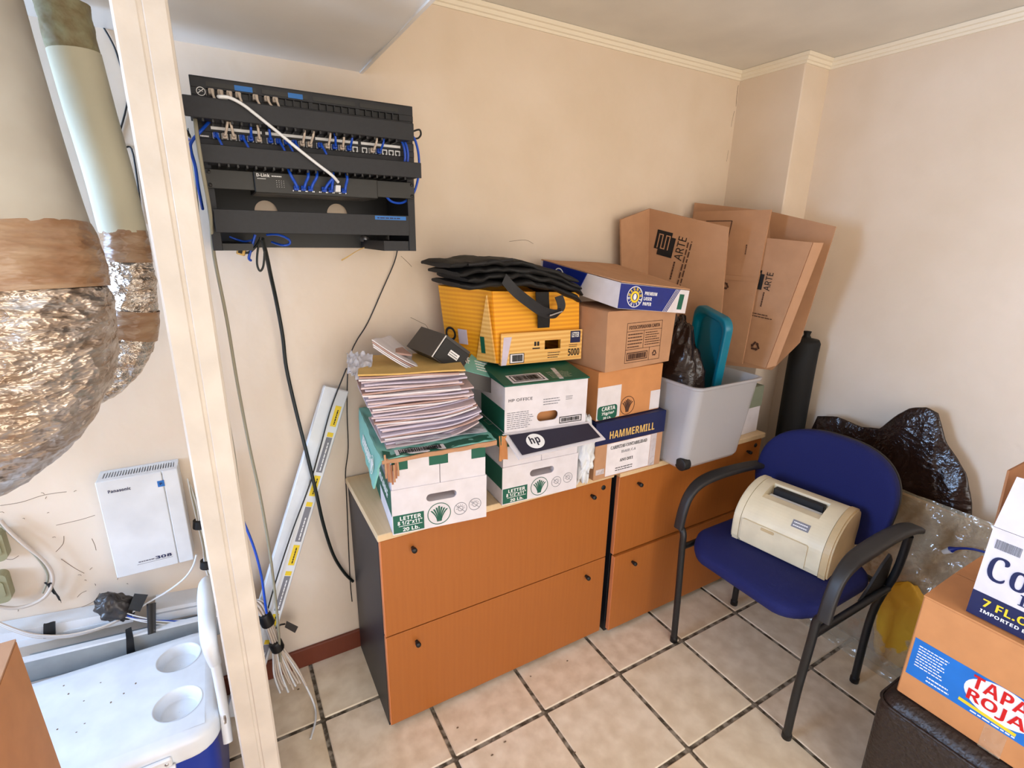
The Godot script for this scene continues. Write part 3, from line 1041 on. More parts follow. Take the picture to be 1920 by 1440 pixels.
	for k in 5:
		b = MB.new()
		var pts := []
		for q in [Vector3(-0.714, 0.553, 0.05), Vector3(-0.677, 0.515, 0.06), Vector3(-0.633, 0.48, 0.068), Vector3(-0.569, 0.455, 0.072), Vector3(-0.496, 0.457, 0.08), Vector3(-0.451, 0.47, 0.085)]:
			pts.append(q + Vector3(0, 0.006 * (k - 2) * (1.0 - clampf((q.x + 0.7) * 2.4, 0, 1)), 0.0025 * k))
		b.tube(smooth(pts, 4), 0.0019, 6)
		solo("trunk_wire", "thin white wire lying along the white trunking, bunched at the left edge", "wire", b, M.white_plastic if k % 2 else M.beige_cable, "wires along the white trunking")
	cooler()
	# the brown carton at the lower left corner
	thing("brown_carton", "plain brown carton standing at the lower left corner, in front of the cooler", "box", Vector3(-0.68, 0, 0.85))
	f = Fr.new(Vector3(-0.472, 0.0, 0.606), Vector3(0.06, 0, 1), Vector3.UP)
	f = Fr.new(Vector3(-0.88, 0.0, 1.15), Vector3(1, 0, -0.03), Vector3.UP)
	b = mb()
	b.hexa(Vector3(-0.86, 0, 1.1), Vector3(-0.44, 0, 1.1), Vector3(-0.455, 0.835, 1.1), Vector3(-0.87, 0.835, 1.1), Vector3(-0.86, 0, 0.62), Vector3(-0.462, 0, 0.61), Vector3(-0.482, 0.832, 0.602), Vector3(-0.87, 0.832, 0.61))
	part("body", b, M.kraft_orange)
	b = mb()
	b.sheet(Vector3(-0.87, 0.838, 1.1), Vector3(-0.456, 0.838, 1.1), Vector3(-0.482, 0.836, 0.602), Vector3(-0.87, 0.836, 0.61), 0.004)
	part("top_flap", b, M.kraft)


func duct_run(called: String, pts: Array, radii: Array, m: Material, nz: FastNoiseLite, crease: FastNoiseLite, amp: float) -> void:
	var b := mb()
	var k := smooth(pts, 14)
	var seg := 72
	var rows := []
	var side := Vector3.ZERO
	for i in k.size():
		var t: Vector3 = (k[mini(i + 1, k.size() - 1)] - k[maxi(i - 1, 0)]).normalized()
		if i == 0:
			side = t.cross(Vector3.RIGHT).normalized()
		else:
			side = (side - t * side.dot(t)).normalized()
		var up := t.cross(side)
		var w := float(i) / (k.size() - 1) * (radii.size() - 1)
		var r0: float = radii[int(w)]
		var r1: float = radii[mini(int(w) + 1, radii.size() - 1)]
		var r := lerpf(r0, r1, w - int(w))
		var line := PackedVector3Array()
		for s in seg:
			var a := TAU * s / seg
			var d := side * cos(a) + up * sin(a)
			var q: Vector3 = k[i] + d * r
			line.append(q + d * (amp * (nz.get_noise_3dv(q * 2.0) + 1.1 * crease.get_noise_3dv(q * Vector3(1.0, 2.6, 1.0)))))
		rows.append(line)
	b.grid(rows, true)
	part(called, b, m)


func cooler() -> void:
	thing("cooler", "blue ice chest with a dirty white lid holding two cup recesses, beside the post", "cooler", Vector3(-0.5, 0, 0.35))
	var f := Fr.new(Vector3(-0.9, 0, 0.545), Vector3(1, 0, -0.005), Vector3.UP)
	var w := 0.685
	var d := 0.385
	var b := mb()
	# body tapers a little towards the floor
	var rows := []
	for q in [[0.0, 0.03], [0.012, 0.018], [0.2, 0.014], [0.36, 0.008]]:
		var line := PackedVector3Array()
		var rr := round_rect(q[1], q[1], w - q[1], d - q[1], 0.05, 5)
		for p in rr:
			line.append(f.p(p.x, q[0], -p.y))
		rows.append(line)
	b.grid(rows, true)
	part("body", b, M.cooler_blue)
	# lid: skirt, rounded rim, top with two recesses
	var lid := mb()
	rows = []
	for q in [[0.35, 0.004], [0.36, 0.0], [0.392, 0.0], [0.402, 0.004], [0.408, 0.014], [0.41, 0.03]]:
		var line := PackedVector3Array()
		var rr := round_rect(q[1], q[1], w - q[1], d - q[1], 0.06, 6)
		for p in rr:
			line.append(f.p(p.x, q[0], -p.y))
		rows.append(line)
	lid.grid(rows, true)
	var tf := Fr.new(f.p(0, 0.41, 0), f.u, -f.n)
	var cups := [Vector2(0.592, 0.29), Vector2(0.596, 0.122)]
	var cr := 0.05
	# flat top: left slab, then cells with holes, then rim strip
	lid.obox(tf, 0.03, 0.5, 0.03, d - 0.03, -0.006, 0.0)
	lid.plate_hole(tf, 0.5, 0.03, w - 0.03, 0.206, cups[1].x, cups[1].y, cr, cr, -0.006, 0.0)
	lid.plate_hole(tf, 0.5, 0.206, w - 0.03, d - 0.03, cups[0].x, cups[0].y, cr, cr, -0.006, 0.0)
	var lp := part("lid", lid, M.cooler_white)
	for c in cups:
		b = mb()
		var cf := Fr.new(tf.p(c.x, c.y, 0), tf.u, tf.v)
		b.lathe(cf, [[cr + 0.004, 0.0008], [cr, 0.0005], [cr - 0.003, -0.006], [cr - 0.008, -0.024], [cr - 0.012, -0.028], [0.0005, -0.028]], 36)
		part("cup_recess", b, M.cooler_white, lp)
	for k in 14:
		b = mb()
		var sp := tf.p(rng.randf_range(0.2, 0.5), rng.randf_range(0.05, 0.33), 0.0)
		b.lump(sp, func(dv: Vector3) -> Vector3: return dv * Vector3(0.0022, 0.0006, 0.0016 + 0.0008 * (k % 3)), 8, 5)
		part("speck", b, M.scuff, lp)
	# hinge at the front right
	b = mb()
	b.obox(f, w - 0.165, w - 0.1, 0.335, 0.352, 0.0, 0.012, 0.003)
	b.obox(f, w - 0.165, w - 0.1, 0.362, 0.385, 0.0, 0.01, 0.003)
	rod(b, f.p(w - 0.17, 0.357, 0.008), f.p(w - 0.095, 0.357, 0.008), 0.006)
	part("latch", b, M.white_plastic)
	for x in [w - 0.155, w - 0.11]:
		b = mb()
		b.lathe(Fr.new(f.p(x, 0.374, 0.01), f.u, f.v), [[0.004, 0.0], [0.004, 0.002], [0.0003, 0.0025]], 10)
		part("screw", b, M.steel)
	# tow handle standing up at the right end
	b = mb()
	b.tube(smooth([Vector3(-0.205, 0.335, 0.523), Vector3(-0.205, 0.403, 0.487), Vector3(-0.205, 0.495, 0.486), Vector3(-0.205, 0.566, 0.493)], 5), 0.011, 10)
	part("handle_arm", b, M.white_plastic)
	b = mb()
	var hp := smooth([Vector3(-0.206, 0.54, 0.481), Vector3(-0.206, 0.643, 0.529), Vector3(-0.206, 0.677, 0.467), Vector3(-0.206, 0.696, 0.408), Vector3(-0.206, 0.68, 0.344), Vector3(-0.206, 0.581, 0.184)], 6)
	var hr := []
	for i in hp.size():
		var s := float(i) / (hp.size() - 1)
		hr.append(0.013 + 0.006 * sin(PI * clampf(s * 1.1, 0, 1)))
	b.tube(hp, hr, 14)
	part("handle_grip", b, M.cooler_white)
	b = mb()
	b.lathe(Fr.new(Vector3(-0.193, 0.527, 0.645), Vector3(0, 0, -1), Vector3.UP), [[0.009, 0.0], [0.008, 0.004], [0.0003, 0.005]], 12)
	part("pivot_bolt", b, M.steel)


# ------------------------------------------------------------------ network rack
func ordinal(i: int) -> String:
	return ["first", "second", "third", "fourth", "fifth", "sixth", "seventh", "eighth", "ninth", "tenth", "eleventh", "twelfth", "thirteenth", "fourteenth", "fifteenth", "sixteenth", "seventeenth", "eighteenth", "nineteenth", "twentieth", "twenty-first", "twenty-second", "twenty-third", "twenty-fourth", "twenty-fifth", "twenty-sixth", "twenty-seventh", "twenty-eighth", "twenty-ninth", "thirtieth", "thirty-first", "thirty-second", "thirty-third", "thirty-fourth", "thirty-fifth", "thirty-sixth"][i]


func port_x(k: int) -> float:
	return -0.0485 + (k / 6) * 0.1095 + (k % 6) * 0.0172


func network_rack() -> void:
	const X0 := -0.085
	const X1 := 0.411
	thing("wall_rack", "black wall-mounted network rack frame with round holes in its back plate", "rack", Vector3(0.16, 1.504, 0.0))
	var f := ax(0, 0, 0)
	var b := mb()
	# side plates, front rails
	for s in [0, 1]:
		b = mb()
		var xa: float = [X0, X1 - 0.003][s]
		wbox(b, xa, xa + 0.003, 1.504, 1.862, 0.03, 0.272)
		part("side_plate", b, M.black_metal)
		b = mb()
		var xr: float = [X0, X1 - 0.02][s]
		wbox(b, xr, xr + 0.02, 1.504, 1.862, 0.268, 0.274, 0.001)
		part("rail", b, M.black_metal)
	b = mb()
	var pf := ax(0, 0, 0.012)
	var x0 := X0
	var x1 := 0.5
	b.obox(pf, x0, x1, 1.69, 1.855, 0.0, 0.004)
	b.obox(pf, x0, x1, 1.504, 1.575, 0.0, 0.004)
	b.obox(pf, x0, 0.0, 1.575, 1.69, 0.0, 0.004)
	b.plate_hole(pf, 0.0, 1.575, 0.15, 1.69, 0.06, 1.603, 0.03, 0.03, 0.0, 0.004)
	b.plate_hole(pf, 0.15, 1.575, 0.36, 1.69, 0.256, 1.603, 0.03, 0.03, 0.0, 0.004)
	b.plate_hole(pf, 0.36, 1.575, 0.45, 1.69, 0.427, 1.6, 0.0085, 0.03, 0.0, 0.004)
	b.plate_hole(pf, 0.45, 1.575, x1, 1.69, 0.475, 1.605, 0.01, 0.032, 0.0, 0.004)
	part("back_plate", b, M.black)
	b = mb()
	wbox(b, X0, 0.0, 1.504, 1.52, 0.012, 0.27)
	part("bottom_brace", b, M.black)
	b = mb()
	wbox(b, X1 - 0.09, X1, 1.504, 1.53, 0.02, 0.27)
	part("bottom_brace", b, M.black_metal)
	for x in [X0 + 0.004, X1 + 0.004]:
		b = mb()
		wbox(b, x - 0.004, x + 0.0, 1.6, 1.862, 0.0, 0.03)
		part("wall_flange", b, M.black_metal)
	b = mb()
	b.lathe(ax(0.33, 1.53, 0.05), [[0.011, -0.035], [0.011, 0.0], [0.007, 0.004], [0.0004, 0.005]], 16)
	part("bolt", b, M.steel)
	# patch panels
	for row in 2:
		var yc: float = [1.838, 1.752][row]
		var yb: float = [1.805, 1.726][row]
		var yt: float = [1.868, 1.779][row]
		thing("patch_bay", ["black patch panel at the top of the rack, mostly empty ports", "black patch panel with white jacks and label strips, in mid rack"][row], "patch bay", Vector3(0.16, yb, 0.28))
		var ph := 0.0068
		b = mb()
		wbox(b, X0, X1, yc + ph, yt, 0.272, 0.281, 0.001)
		wbox(b, X0, X1, yb, yc - ph, 0.272, 0.281, 0.001)
		wbox(b, X0, port_x(0) - 0.0077, yc - ph, yc + ph, 0.272, 0.281)
		wbox(b, port_x(23) + 0.0077, X1, yc - ph, yc + ph, 0.272, 0.281)
		for k in 23:
			wbox(b, port_x(k) + 0.0071, port_x(k + 1) - 0.0071, yc - ph, yc + ph, 0.272, 0.281)
		part("face_plate", b, M.black_metal)
		if row == 0:
			b = mb()
			wbox(b, X0, X1, 1.864, 1.868, 0.2, 0.281, 0.001)
			part("top_lip", b, M.black_metal)
		for k in 24:
			b = mb()
			var x := port_x(k)
			wbox(b, x - 0.0072, x + 0.0072, yc - ph, yc + ph, 0.2715, 0.2735)
			var j := part("port", b, M.black)
			if row == 1:
				b = mb()
				var jf := ax(x, yc, 0.281)
				b.obox(jf, -0.0066, -0.0044, -0.0062, 0.0062, -0.006, 0.001)
				b.obox(jf, 0.0044, 0.0066, -0.0062, 0.0062, -0.006, 0.001)
				b.obox(jf, -0.0044, 0.0044, 0.0034, 0.0062, -0.006, 0.001)
				b.obox(jf, -0.0044, -0.0022, -0.0062, -0.0034, -0.006, 0.001)
				b.obox(jf, 0.0022, 0.0044, -0.0062, -0.0034, -0.006, 0.001)
				part("jack", b, M.white_plastic, j)
		f = ax(0, 0, 0.281)
		if row == 1:
			for g in 4:
				b = mb()
				rect(b, f, port_x(g * 6) - 0.008, 1.7645, port_x(g * 6 + 5) + 0.008, 1.7705)
				part("label_strip", b, M.white_print)
			b = mb()
			text_lines(b, f, -0.079, 1.745, -0.057, 1.754, 1, 4)
			part("small_print", b, M.white_print)
		else:
			for g in 4:
				b = mb()
				b.obox(f, port_x(g * 6) - 0.006, port_x(g * 6 + 5) + 0.006, 1.8495, 1.8585, 0.0, 0.0012)
				part("label_holder", b, M.dark_metal)
			for q in [[0.0, 0.036], [0.11, 0.032]]:
				b = mb()
				b.obox(f, q[0], q[0] + q[1], 1.8485, 1.859, 0.0012, 0.002)
				part("label", b, M.blue_label)
			b = mb()
			b.ring(Fr.new(Vector3(-0.066, 1.838, 0.281), Vector3(1, 0.25, 0), Vector3(-0.25, 1, 0)), 0, 0, 0.0075, 0.0088, 0.0, 0.0007, 24)
			stroke(b, f, -0.072, 1.834, -0.061, 1.843, 0.0014)
			stroke(b, f, -0.07, 1.841, -0.062, 1.838, 0.001)
			part("emblem", b, M.white_print)
	# cable managers
	var mg := [[-0.102, 0.3935, 1.777, 1.8175, "black cable cover just below the top patch panel"], [-0.083, 0.4105, 1.69, 1.727, "black cable cover just above the network switch"], [-0.0745, 0.3845, 1.545, 1.5965, "lowest black cable cover, with a blue label at its right end"]]
	for k in 3:
		var q: Array = mg[k]
		var zf: float = [0.335, 0.335, 0.3][k]
		thing("cable_cover", q[4], "cable cover", Vector3(0.15, q[2], 0.3))
		b = mb()
		wbox(b, q[0], q[1], q[2], q[3], zf - 0.003, zf, 0.001)
		part("front_plate", b, M.black_metal)
		b = mb()
		wbox(b, q[0] + 0.01, q[1] - 0.01, q[2], q[2] + 0.003, 0.282, zf - 0.003)
		part("bottom_lip", b, M.black_metal)
		if k < 2:
			for i in 24:
				b = mb()
				var x: float = q[0] + 0.03 + i * 0.0182
				wbox(b, x, x + 0.004, q[2] - 0.006, q[2], 0.284, zf - 0.004)
				part("finger", b, M.black)
		else:
			f = ax(0, 0, zf)
			b = mb()
			rect(b, f, 0.292, 1.5845, 0.3755, 1.594, 0.001)
			part("label", b, M.blue_label)
			b = mb()
			text_lines(b, ax(0, 0, zf + 0.0007), 0.298, 1.5845, 0.378, 1.594, 1, 9)
			part("small_print", b, M.navy)
			b = mb()
			rect(b, f, 0.376, 1.587, 0.381, 1.591)
			part("screw_hole", b, M.black)
	# the switch with its two mounting ears
	var sw := thing("network_switch", "dark grey network switch with mounting ears, blue leads in its ports", "switch", Vector3(0.16, 1.635, 0.28))
	b = mb()
	wbox(b, 0.017, 0.305, 1.636, 1.683, 0.14, 0.295, 0.002)
	part("case", b, M.dark_metal)
	for q in [[-0.08, 0.017], [0.305, 0.407]]:
		b = mb()
		wbox(b, q[0], q[1], 1.641, 1.682, 0.281, 0.286, 0.001)
		part("ear", b, M.dark_metal)
	for q in [[-0.073, 1.676], [-0.073, 1.648], [0.4, 1.676], [0.4, 1.648]]:
		b = mb()
		b.lathe(ax(q[0], q[1], 0.286), [[0.0045, 0.0], [0.0042, 0.002], [0.0004, 0.0026]], 12)
		part("screw", b, M.black)
	f = ax(0, 0, 0.295)
	text(sw, f, "D-Link", 0.023, 1.6715, 0.028, 0.0075, M.white_print)
	b = mb()
	text_lines(b, f, 0.055, 1.671, 0.08, 1.678, 1, 5)
	text_lines(b, f, 0.024, 1.6655, 0.048, 1.6695, 1, 6)
	part("small_print", b, M.white_print)
	for r in 4:
		for c in 4:
			b = mb()
			rect(b, f, 0.064 + c * 0.0052, 1.651 + r * 0.0045, 0.0655 + c * 0.0052, 1.6518 + r * 0.0045)
			part("indicator", b, M.white_print)
	for k in 8:
		b = mb()
		var x := 0.106 + k * 0.0158
		b.obox(f, x - 0.0062, x + 0.0062, 1.6445, 1.6565, -0.0005, 0.0008)
		var pt := part("port", b, M.black)
		b = mb()
		b.obox(f, x - 0.0072, x - 0.0055, 1.6435, 1.646, 0.0, 0.0014)
		b.obox(f, x + 0.0055, x + 0.0072, 1.6435, 1.646, 0.0, 0.0014)
		part("contact", b, M.steel, pt)
	# leads in the top panel: beige boots
	for k in 7:
		var kk: int = [0, 1, 2, 3, 5, 6, 7][k]
		var x: float = port_x(kk) + 0.002
		patch_lead("beige lead in the %s plugged port of the top patch panel" % ordinal(k), Vector3(x, 1.838, 0.281), [Vector3(x + 0.003, 1.825, 0.312), Vector3(x + 0.007 + 0.004 * (k % 3), 1.806, 0.318), Vector3(x + 0.012, 1.786, 0.306)], M.beige_cable, "leads in the top patch panel", 0.0026)
	# leads in the second panel, alternating kinds
	var kinds := "BWWBBWBBBBWWBWBWBJJWBJJJ"
	var seen := {}
	var down := {3: true, 7: true, 8: true, 9: true, 12: true, 0: true}
	for k in 24:
		var c := kinds[k]
		if c == "J":
			continue
		var x := port_x(k)
		var blue := c == "B"
		var n: int = seen.get(c, 0)
		seen[c] = n + 1
		var pts := []
		if down.has(k):
			pts = [Vector3(x + 0.003, 1.744, 0.31), Vector3(x + 0.008, 1.73, 0.318), Vector3(x + 0.014, 1.71, 0.312)]
		else:
			var lean := rng.randf_range(-0.004, 0.006)
			pts = [Vector3(x + lean * 0.4, 1.757, 0.308), Vector3(x + lean, 1.77, 0.318), Vector3(x + lean * 1.6, 1.786, 0.312)]
		patch_lead("%s lead, %s of its colour from the left in the middle patch panel" % ["blue" if blue else "white", ordinal(n)], Vector3(x, 1.752, 0.281), pts, M.blue_cable if blue else M.beige_cable, "leads in the middle patch panel", 0.0028)
	# leads in the switch
	for k in 8:
		if k == 3 or k == 6:
			continue
		var x := 0.106 + k * 0.0158
		var lean: float = [-0.016, 0.012, 0.016, 0.0, 0.022, 0.004, 0.0, 0.006][k]
		patch_lead("blue lead in the %s used port of the network switch" % ordinal(k - (1 if k > 3 else 0) - (1 if k > 6 else 0)), Vector3(x, 1.651, 0.295), [Vector3(x + lean * 0.3, 1.662, 0.322), Vector3(x + lean * 0.8, 1.676, 0.328), Vector3(x + lean, 1.692, 0.315)], M.blue_cable, "blue leads in the network switch", 0.0034)
	# the long white lead crossing the front
	var lead := [Vector3(-0.045, 1.812, 0.32), Vector3(-0.02, 1.822, 0.33)]
	lead.append_array([Vector3(-0.036, 1.819, 0.345), Vector3(-0.016, 1.82, 0.345), Vector3(0.008, 1.81, 0.345), Vector3(0.032, 1.793, 0.345), Vector3(0.072, 1.763, 0.345), Vector3(0.113, 1.731, 0.345), Vector3(0.151, 1.703, 0.345), Vector3(0.182, 1.681, 0.345)])
	lead.append(Vector3(0.198, 1.667, 0.335))
	thing("patch_lead", "long white lead running aslant across the front of the rack", "cable", Vector3(0.1, 1.65, 0.34))
	b = mb()
	b.tube(smooth(lead, 6), 0.0035, 10)
	part("cord", b, M.white_plastic)
	b = mb()
	var e: Vector3 = Vector3(0.198, 1.667, 0.335)
	b.hexa(Vector3(e.x - 0.006, 1.646, 0.325), Vector3(e.x + 0.006, 1.646, 0.325), Vector3(e.x + 0.0055, 1.66, 0.333), Vector3(e.x - 0.0055, 1.66, 0.333), Vector3(e.x - 0.006, 1.646, 0.297), Vector3(e.x + 0.006, 1.646, 0.297), Vector3(e.x + 0.0055, 1.66, 0.297), Vector3(e.x - 0.0055, 1.66, 0.297))
	part("plug", b, M.white_plastic)


func patch_lead(label: String, at: Vector3, pts: Array, m: Material, group: String, r: float) -> void:
	thing("patch_lead", label, "cable", at, group)
	var b := mb()
	b.obox(ax(at.x, at.y, at.z), -0.0055, 0.0055, -0.006, 0.0055, -0.005, 0.016, 0.0015)
	part("plug", b, m)
	b = mb()
	var q := [at + Vector3(0, 0, 0.014), at + Vector3(0, 0, 0.024)]
	q.append_array(pts)
	b.tube(smooth(q, 4), r, 8)
	part("cord", b, m)


# ------------------------------------------------------------------ filing cabinets
func cabinets() -> void:
	for k in 2:
		var x0: float = [0.219, 1.108][k]
		var x1: float = [1.088, 1.95][k]
		var zf: float = [0.416, 0.43][k]
		thing("filing_cabinet", ["orange wooden filing cabinet with a black side, left of the pair", "orange wooden filing cabinet behind the blue chair"][k], "cabinet", Vector3((x0 + x1) / 2, 0, 0.2), "filing cabinets")
		var b := mb()
		wbox(b, x0 + 0.004, x0 + 0.022, 0.0, 0.706, 0.015, zf - 0.024, 0.001)
		part("side_panel", b, M.cab_side)
		b = mb()
		wbox(b, x1 - 0.022, x1 - 0.004, 0.0, 0.706, 0.015, zf - 0.024, 0.001)
		part("side_panel", b, M.cab_side)
		b = mb()
		wbox(b, x0 + 0.022, x1 - 0.022, 0.02, 0.7, 0.015, 0.025)
		wbox(b, x0 + 0.022, x1 - 0.022, 0.02, 0.035, 0.025, zf - 0.024)
		part("carcass", b, M.cab_side)
		b = mb()
		wbox(b, x0 - 0.002, x1 + 0.002, 0.706, 0.728, 0.012, zf + 0.002, 0.002)
		part("top", b, M.desk_top)
		for r in 2:
			b = mb()
			var y0: float = [0.022, 0.37][r]
			var y1: float = [0.366, 0.704][r]
			var push := 0.0
			if k == 1:
				push = [0.004, -0.006][r]
			wbox(b, x0 + 0.006, x1 - 0.006, y0, y1, zf - 0.02 + push, zf - 0.002 + push, 0.001)
			var d := part("drawer", b, M.wood)
			b = mb()
			wbox(b, x0 + 0.0045, x0 + 0.0065, y0 + 0.001, y1 - 0.001, zf - 0.0195 + push, zf - 0.0025 + push)
			part("edge_band", b, M.wood_edge, d)
			for s in 2:
				b = mb()
				var kx: float = [x0 + 0.1, x1 - 0.098][s]
				var ky: float = [0.315, 0.656][r]
				b.lathe(ax(kx, ky, zf - 0.002 + push), [[0.005, 0.0], [0.0048, 0.004], [0.0075, 0.01], [0.0085, 0.019], [0.007, 0.023], [0.0003, 0.024]], 14)
				part("knob", b, M.black, d)
			if r == 1:
				b = mb()
				b.lathe(ax(x1 - 0.044, 0.674, zf - 0.002 + push), [[0.0095, 0.0], [0.009, 0.003], [0.0003, 0.0035]], 16)
				part("lock", b, M.black, d)


# ------------------------------------------------------------------ paper cartons on the cabinets
func deg_u(a: float) -> Vector3:
	return Vector3(cos(deg_to_rad(a)), 0, sin(deg_to_rad(a)))


func logo_tree(b: MB, f: Fr, cu: float, cv: float, r: float) -> void:
	# disc outline with a fan of stripes
	b.ring(f, cu, cv, r * 0.94, r, 0.0, 0.0007, 32)
	for i in 7:
		var t := (i - 3) / 3.0
		var pts := PackedVector2Array()
		var back := PackedVector2Array()
		for s in 6:
			var w := s / 5.0
			var x := t * r * (0.18 + 0.5 * w * w) * 0.98
			var y := -0.72 * r + w * r * (1.42 - 0.35 * absf(t))
			pts.append(Vector2(cu + x - r * 0.055 * (0.4 + w), cv + y))
			back.append(Vector2(cu + x + r * 0.055 * (0.4 + w), cv + y))
		back.reverse()
		pts.append_array(back)
		b.poly(pts, f, 0.0, 0.0007)


func sun_sign(b: MB, f: Fr, cu: float, cv: float, r: float) -> void:
	b.ring(f, cu, cv, r * 0.92, r, 0.0, 0.0007, 28)
	stroke(b, f, cu - r * 0.7, cv + r * 0.65, cu + r * 0.7, cv - r * 0.65, r * 0.07)
	b.ring(f, cu, cv, r * 0.34, r * 0.42, 0.0, 0.0007, 20)
	for i in 7:
		var a := PI * i / 6.0
		stroke(b, f, cu + cos(a) * r * 0.5, cv + sin(a) * r * 0.5, cu + cos(a) * r * 0.68, cv + sin(a) * r * 0.68, r * 0.06)


func recycle(b: MB, f: Fr, cu: float, cv: float, r: float) -> void:
	for i in 3:
		var a := TAU * i / 3 + PI / 2
		var p := Vector2(cos(a), sin(a))
		var q := Vector2(cos(a + TAU / 3), sin(a + TAU / 3))
		var s := p.lerp(q, 0.12)
		var e := p.lerp(q, 0.62)
		stroke(b, f, cu + s.x * r, cv + s.y * r, cu + e.x * r, cv + e.y * r, r * 0.34)
		var d := (q - p).normalized()
		var w := Vector2(-d.y, d.x)
		b.poly(PackedVector2Array([Vector2(cu, cv) + (e + w * 0.34) * r, Vector2(cu, cv) + (e - w * 0.34) * r, Vector2(cu, cv) + (e + d * 0.42) * r]), f, 0.0, 0.0007)


# letter carton: outer sleeve below, inner box above
func letter_carton(root: Node3D, f: Fr, w: float, d: float, sleeve: float, h: float, big: bool) -> void:
	var b := mb()
	# sleeve front and inner box with a hand slot left open through both
	var su0 := w * 0.35
	var su1 := w * 0.67
	var sv := sleeve * 0.7
	b.obox(f, 0.003, w - 0.003, 0.004, h, -d + 0.003, -0.07)
	b.obox(f, 0.003, su0, 0.004, h, -0.07, -0.003)
	b.obox(f, su1, w - 0.003, 0.004, h, -0.07, -0.003)
	b.obox(f, su0, su1, 0.004, sv - 0.013, -0.07, -0.003)
	b.obox(f, su0, w / 2 - 0.001, sv + 0.013, h, -0.07, -0.003)
	b.obox(f, w / 2 + 0.001, su1, sv + 0.013, h, -0.07, -0.003)
	part("inner_box", b, M.carton_white)
	b = mb()
	b.obox(f, su0 - 0.01, su1 + 0.01, sv - 0.02, sv + 0.02, -0.0699, -0.066)
	part("contents", b, M.kraft_dark)
	b = mb()
	b.obox(f, 0.0, su0, 0.0, sleeve, -0.004, 0.0)
	b.obox(f, su1, w, 0.0, sleeve, -0.004, 0.0)
	b.obox(f, su0, su1, 0.0, sv - 0.012, -0.004, 0.0)
	b.obox(f, su0, su1, sv + 0.012, sleeve, -0.004, 0.0)
	for e in [[su0, -1.0], [su1, 1.0]]:
		# round slot ends
		var pts := PackedVector2Array()
		for i in 9:
			var a := -PI / 2 + PI * i / 8
			pts.append(Vector2(e[0] - e[1] * 0.012 + e[1] * cos(a) * 0.012, sv + sin(a) * 0.012))
		pts.append(Vector2(e[0], sv + 0.012))
		pts.append(Vector2(e[0], sv - 0.012))
		b.poly(PackedVector2Array([pts[0], pts[1], pts[2], pts[3], pts[4], Vector2(e[0], sv - 0.012)]), f, -0.004, 0.0)
		b.poly(PackedVector2Array([pts[4], pts[5], pts[6], pts[7], pts[8], Vector2(e[0], sv + 0.012)]), f, -0.004, 0.0)
	b.obox(f, 0.0, 0.004, 0.0, sleeve, -d, -0.004)
	b.obox(f, w - 0.004, w, 0.0, sleeve, -d, -0.004)
	b.obox(f, 0.0, w, 0.0, sleeve, -d - 0.004, -d)
	b.obox(f, 0.0, w, 0.0, 0.003, -d, -0.004)
	var sl := part("sleeve", b, M.carton_white)
	# printing
	b = mb()
	rect(b, f, 0.002, 0.004, w * 0.32, sleeve * 0.43)
	part("green_panel", b, M.carton_green)
	text(root, f, "LETTER", w * 0.075, sleeve * 0.31, w * 0.215, sleeve * 0.085, M.white_print, "bold", 0.0016)
	text(root, f, "8 1/2\"x11\"", w * 0.05, sleeve * 0.205, w * 0.25, sleeve * 0.085, M.white_print, "bold", 0.0016)
	text(root, f, "20 Lb.", w * 0.1, sleeve * 0.055, w * 0.17, sleeve * 0.085, M.white_print, "bold", 0.0016)
	b = mb()
	rect(b, f, w * 0.06, sleeve * 0.17, w * 0.3, sleeve * 0.18, 0.0014)
	part("rule", b, M.white_print)
	b = mb()
	logo_tree(b, f, w * 0.48, sleeve * 0.3, sleeve * 0.25)
	part("emblem", b, M.carton_green)
	b = mb()
	sun_sign(b, f, w * 0.71, sleeve * 0.32, sleeve * 0.145)
	sun_sign(b, f, w * 0.87, sleeve * 0.36, sleeve * 0.14)
	part("care_signs", b, M.ink_grey)
	# the left side: green field with a white foot
	var ls := f.side_left(d)
	b = mb()
	rect(b, ls, 0.0, sleeve * 0.42, d - 0.001, sleeve - 0.001)
	rect(b, ls, 0.0, 0.0, d * 0.45, sleeve * 0.42)
	part("green_side", b, M.carton_green)


